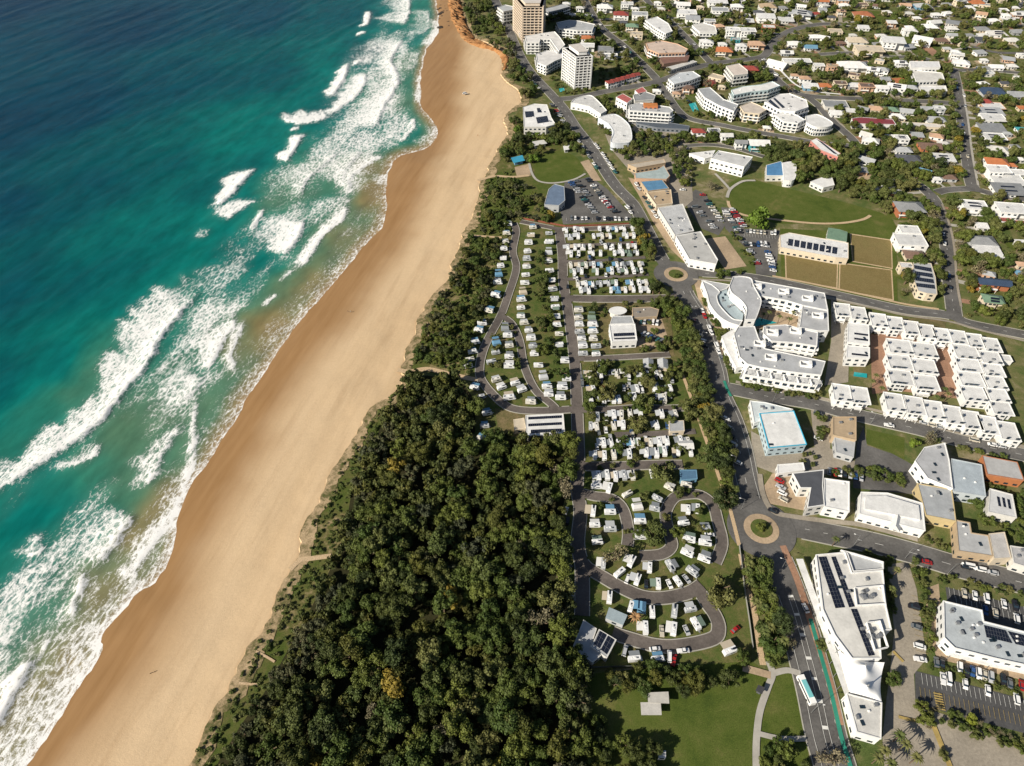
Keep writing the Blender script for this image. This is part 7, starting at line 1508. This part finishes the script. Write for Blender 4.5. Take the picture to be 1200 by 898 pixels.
grove([(985, 632), (1040, 642), (1046, 668), (1052, 720), (1044, 720), (1036, 665), (1000, 645)], 16, (1.6, 2.8), .55, [('olive', 50), ('green', 50)], 'around the supermarket corner', .6)
grove([(1095, 672), (1200, 695), (1200, 705), (1100, 684)], 16, (1.2, 2.2), .7, [('olive', 70), ('green', 30)], 'along the mall street verge', 0)
TNAME[0] = 'street_tree'
grove([(1010, 612), (1075, 628), (1120, 640), (1120, 650), (1060, 640), (1010, 622)], 14, (1.2, 2.0), .7, [('olive', 60), ('green', 40)], 'fronting the yellow-walled shop', .4)
grove([(1125, 560), (1200, 575), (1200, 640), (1150, 615)], 22, (1.5, 2.8), .6, [('green', 60), ('olive', 40)], 'between the brick and skylight shops', .8)
grove([(1082, 503), (1110, 510), (1130, 528), (1200, 535), (1200, 540), (1150, 535), (1115, 525), (1085, 515)], 14, (1.4, 2.6), .6, [('olive', 60), ('green', 40)], 'in front of the grey seven-sided hall', .4)
grove([(925, 530), (965, 535), (962, 548), (930, 545)], 5, (1.2, 2.0), .7, [('olive', 100)], 'by the petrol forecourt edge', 0)
grove([(955, 488), (968, 490), (965, 528), (958, 528)], 7, (1.5, 2.6), .5, [('green', 60), ('olive', 40)], 'in the lane beside the tan shop', 0)
grove([(820, 330), (850, 380), (858, 440), (846, 440), (836, 390), (822, 350)], 16, (1.6, 2.8), .6, [('green', 50), ('olive', 50)], 'along the resort street front', .5)
grove([(838, 318), (868, 321), (866, 325), (842, 327)], 5, (2.2, 3.2), .5, [('green', 100)], 'behind the resort crescent', 0)
grove([(848, 270), (862, 272), (884, 306), (880, 312), (864, 290)], 12, (1.4, 2.2), .6, [('green', 60), ('olive', 40)], 'in the bed beside the shops car park', 0)
TNAME[0] = 'town_tree'
grove([(735, 160), (800, 160), (812, 180), (805, 225), (790, 215), (786, 185), (736, 185)], 52, (2.6, 5.4), .42, [('olive', 50), ('green', 35), ('grey', 15)], 'behind the tan flat shops', .4)
grove([(795, 152), (880, 165), (895, 178), (850, 172), (800, 166)], 36, (2.2, 4.6), .42, [('green', 60), ('olive', 40)], 'between lower street and hall lane', .4)
grove([(700, 110), (728, 135), (745, 160), (735, 190), (715, 175), (700, 150)], 40, (2.2, 4.4), .45, [('olive', 60), ('green', 30), ('grey', 10)], 'around the sweeping white shops', .4)
grove([(700, 96), (745, 102), (752, 98), (748, 92), (716, 100)], 10, (1.6, 2.6), .5, [('green', 100)], 'below the red-roofed terraces', .3)
grove([(815, 132), (880, 138), (905, 142), (905, 150), (850, 143), (812, 137)], 18, (2.0, 3.4), .5, [('green', 50), ('olive', 50)], 'below the long grey-roofed apartments', .5)
grove([(640, 95), (700, 108), (712, 102), (690, 108), (660, 112), (640, 105)], 14, (1.6, 2.6), .5, [('green', 60), ('olive', 40)], 'at the foot of the white tower', .4)
sub2 = [((690, -10), (840, -10), (850, 60), (820, 75), (770, 92), (700, 30), (680, 0)), ((840, -10), (1000, -10), (1000, 60), (905, 60), (830, 72)), ((1000, -10), (1215, -10), (1215, 60), (1000, 60)), ((780, 95), (890, 72), (930, 110), (945, 120), (880, 105), (800, 105)), ((915, 72), (1110, 70), (1118, 118), (950, 112)), ((955, 120), (1120, 122), (1132, 215), (1075, 212), (1010, 180)), ((1126, 90), (1215, 90), (1215, 230), (1145, 220)), ((1050, 235), (1100, 240), (1108, 350), (1056, 350)), ((1112, 232), (1215, 235), (1215, 390), (1140, 375), (1122, 340)), ((640, -10), (690, 0), (760, 85), (715, 95), (690, 60), (640, 30))]
nm2 = ['between the upper and back streets', 'on the ridge by the road bend', 'on the far hillside', 'around the terraced apartments', 'above the ridge street', 'between the ridge street and grove', 'beside the long straight street', 'around the grey-roofed brick house', 'around the navy-roofed brick house', 'between the towers and upper street']
cand = []
for px, nm, n in zip(sub2, nm2, (90, 120, 190, 40, 105, 120, 105, 36, 90, 70)):
    for x, y, r in scatter(px, int(n * 1.15), (2.4, 6.2), .37, rt_, .2, 30): cand.append((x, y, r, nm))
cand.sort(key=lambda q: -(q[2] / math.hypot(q[0], q[1], H)))
TNAME[0] = 'garden_tree'; kk = [('olive', 38), ('green', 40), ('forest', 10), ('grey', 8), ('gold', 4)]
for x, y, r, nm in cand[:300]: tree(x, y, r, rt_.choices([k for k, _ in kk], [w for _, w in kk])[0], nm)
for mt, sl in (('mass_green', cand[300::2]), ('mass_olive', cand[301::2])):
    out = []
    for x, y, r, nm in sl:
        V, _ = crown_arrays(g, lobes=8, leaves=55, leaf=.11); out.append(V * r + np.array([x, y, r * .9]))
    V = np.concatenate(out); tag(obj('suburb_trees', npmesh('suburb_trees', V, np.arange(len(V)).reshape(-1, 4), M[mt])), 'small far garden trees filling the suburb', 'trees', kind='stuff')
TNAME[0] = 'specimen_tree'
TNAME[0] = 'town_tree'
grove([(600, 42), (612, 36), (655, 34), (700, 62), (712, 92), (690, 104), (640, 98), (620, 80)], 34, (1.8, 4.0), .45, [('green', 50), ('olive', 50)], 'in the gardens around the white tower', .3)
grove([(760, 102), (785, 100), (800, 125), (790, 135), (765, 122)], 10, (1.8, 3.2), .5, [('green', 60), ('olive', 40)], 'beside the striped white apartments', .4)
TNAME[0] = 'holiday_park_tree'
grove([(702, 357), (790, 354), (792, 414), (706, 416)], 24, (1.6, 3.8), .55, [('green', 50), ('olive', 50)], 'around the park office yard', .5)
TNAME[0] = 'specimen_tree'
# single trees one can point to
for x, y, r, k, lb in ((891, 251, 8.5, 'lime', 'huge bright green fig tree standing alone on the wide lawn'), (844, 688, 8.2, 'olive', 'huge olive tree above the lowest lane bend'), (722, 648, 5.8, 'grey', 'brownish tree inside the curved lane'), (767, 625, 5.6, 'olive', 'olive tree over vans inside the upper loop'), (693, 360, 4.4, 'olive', 'lone olive tree above the park office lane'), (836, 534, 7.2, 'olive', 'large olive tree at the belt by the blue-walled building'), (778, 552, 6.8, 'olive', 'large olive tree over the short cross lane'), (852, 583, 6.0, 'forest', 'dark round tree beside the large roundabout'), (810, 478, 6.2, 'olive', 'large olive tree by the big pale cabin'),
                       (1047, 795, 3.3, 'green', 'round green tree standing alone in the delivery yard'), (1080, 827, 2.6, 'green', 'small round tree at the dark car park entrance'), (1085, 842, 2.8, 'green', 'small green tree below the yellow hatching'), (1139, 843, 2.4, 'lime', 'lime-green tree on the dark car park edge'), (965, 755, 2.8, 'olive', 'round street tree by the supermarket awning'), (925, 748, 5.0, 'grey', 'broad brownish street tree over the main road'), (976, 888, 5.2, 'grey', 'broad tree at the foot of the main road'), (970, 727, 3.0, 'green', 'green tree growing through the supermarket courtyard'),
                       (625, 184, 5.0, 'lime', 'bright rounded tree on the edge of the oval lawn'), (835, 216, 5.0, 'grey', 'pale bare-looking tree by the hall footpath'), (855, 795, 4.2, 'forest', 'dark tree at the park lawn gate'), (872, 770, 3.4, 'green', 'green tree beside the lawn gate path'), (893, 617, 2.6, 'green', 'leafy tree planted on the large roundabout island'), (793, 322, 2.2, 'green', 'leafy tree planted on the roundabout island by the resort'), (1145, 585, 3.8, 'green', 'rounded green tree between workshop and skylight shop'), (1158, 608, 3.6, 'green', 'green tree below the skylight shop'), (1073, 520, 3.2, 'lime', 'yellow-green tree beside the small lawn'), (1092, 512, 4.4, 'grey', 'greyish tree in front of the seven-sided hall'), (645, 250, 4.2, 'gold', 'golden-topped tree beside the rescue hall'), (1140, 258, 5.0, 'grey', 'pinkish-grey tree below the white flat-roofed house'), (1150, 312, 6.0, 'grey', 'wide greyish tree behind the navy-roofed house'), (652, 555, 6.0, 'grey', 'grey leafless tree at the forest edge'), (660, 435, 4.6, 'green', 'dense green tree between the park lanes'), (712, 458, 6.0, 'olive', 'large olive tree over the middle caravan row'), (758, 470, 6.0, 'olive', 'olive tree beside the blue tarpaulins'), (758, 446, 4.4, 'olive', 'rounded olive tree below the pair of cabins'), (748, 494, 5.6, 'olive', 'large olive tree left of the big pale cabin')):
    r *= 1.4 if k == 'lime' and r > 8 else 1.15; q = P(x, y, r * .9); tree(q.x, q.y, r, k, '', label=lb, z=TOPZ * .5)
# palms
V, Q = [], []
for k in range(14):
    a = k * 2.4; dr = random.Random(k).uniform(.6, 1.1)
    for i in range(6):
        t0 = i / 6; t1 = (i + 1) / 6
        for t_ in (t0, t1):
            rr = t_ * 1.0; zz = .45 * math.sin(t_ * 2.4) * dr - t_ ** 2 * .5; w = .14 * math.sin(math.pi * min(.95, t_ + .12))
            V += [(rr * math.cos(a) - w * math.sin(a), rr * math.sin(a) + w * math.cos(a), zz - .03), (rr * math.cos(a), rr * math.sin(a), zz + .04), (rr * math.cos(a) + w * math.sin(a), rr * math.sin(a) - w * math.cos(a), zz - .03)]
        b0 = len(V) - 6; Q += [(b0, b0 + 1, b0 + 4, b0 + 3), (b0 + 1, b0 + 2, b0 + 5, b0 + 4)]
FR = [npmesh('fronds', np.array(V), np.array(Q), M['leaf_olive']), npmesh('fronds', np.array(V), np.array(Q), M['leaf_brown'])]
PT = MB().cyl((0, 0), .16, -.1, 1, 7, .11).me('trunk', M['trunk'])
def palm(px, py, h, r, label, group=None, dead=0):
    q = P(px, py, h); root = thing('palm_tree', label, 'palm', (q.x, q.y, 0), random.uniform(0, 6), group)
    t_ = obj('trunk', PT, root); t_.scale = (1.4, 1.4, h); f_ = obj('fronds', FR[dead], root, (0, 0, h)); f_.scale = (r, r, r)
palm(745, 723, 4, 3.2, 'dead brown palm between vans in the lowest loop', dead=1)
for x, y in ((1112, 462), (1108, 456), (1098, 465), (1023, 447), (1027, 440), (980, 632), (1052, 668), (1046, 690), (1034, 455)): palm(x, y, 6, 2.2, 'slender palm rising between the white townhouses' if y < 600 else 'slender palm beside the supermarket corner', 'palms between townhouses' if y < 600 else 'palms by the supermarket')
for i, (x, y) in enumerate(((1038, 880), (1055, 862), (1045, 895), (1030, 888), (1075, 888), (1062, 872))): palm(x, y, 7, 2.8, 'tall palm at the foot of the delivery yard', 'palms below the delivery yard')
for x, y in ((895, 368), (902, 366), (914, 371), (926, 374), (930, 366)): palm(x, y, 6, 2.0, 'courtyard palm beside the resort pool', 'resort courtyard palms')
for i in range(16): palm(876 + 44 * rt_.random(), 660 + 100 * rt_.random(), 7, 2.6, 'slender palm in the street tree belt by the lowest loop', 'palms in the street tree belt')
print('trees', sum(NT.values()))
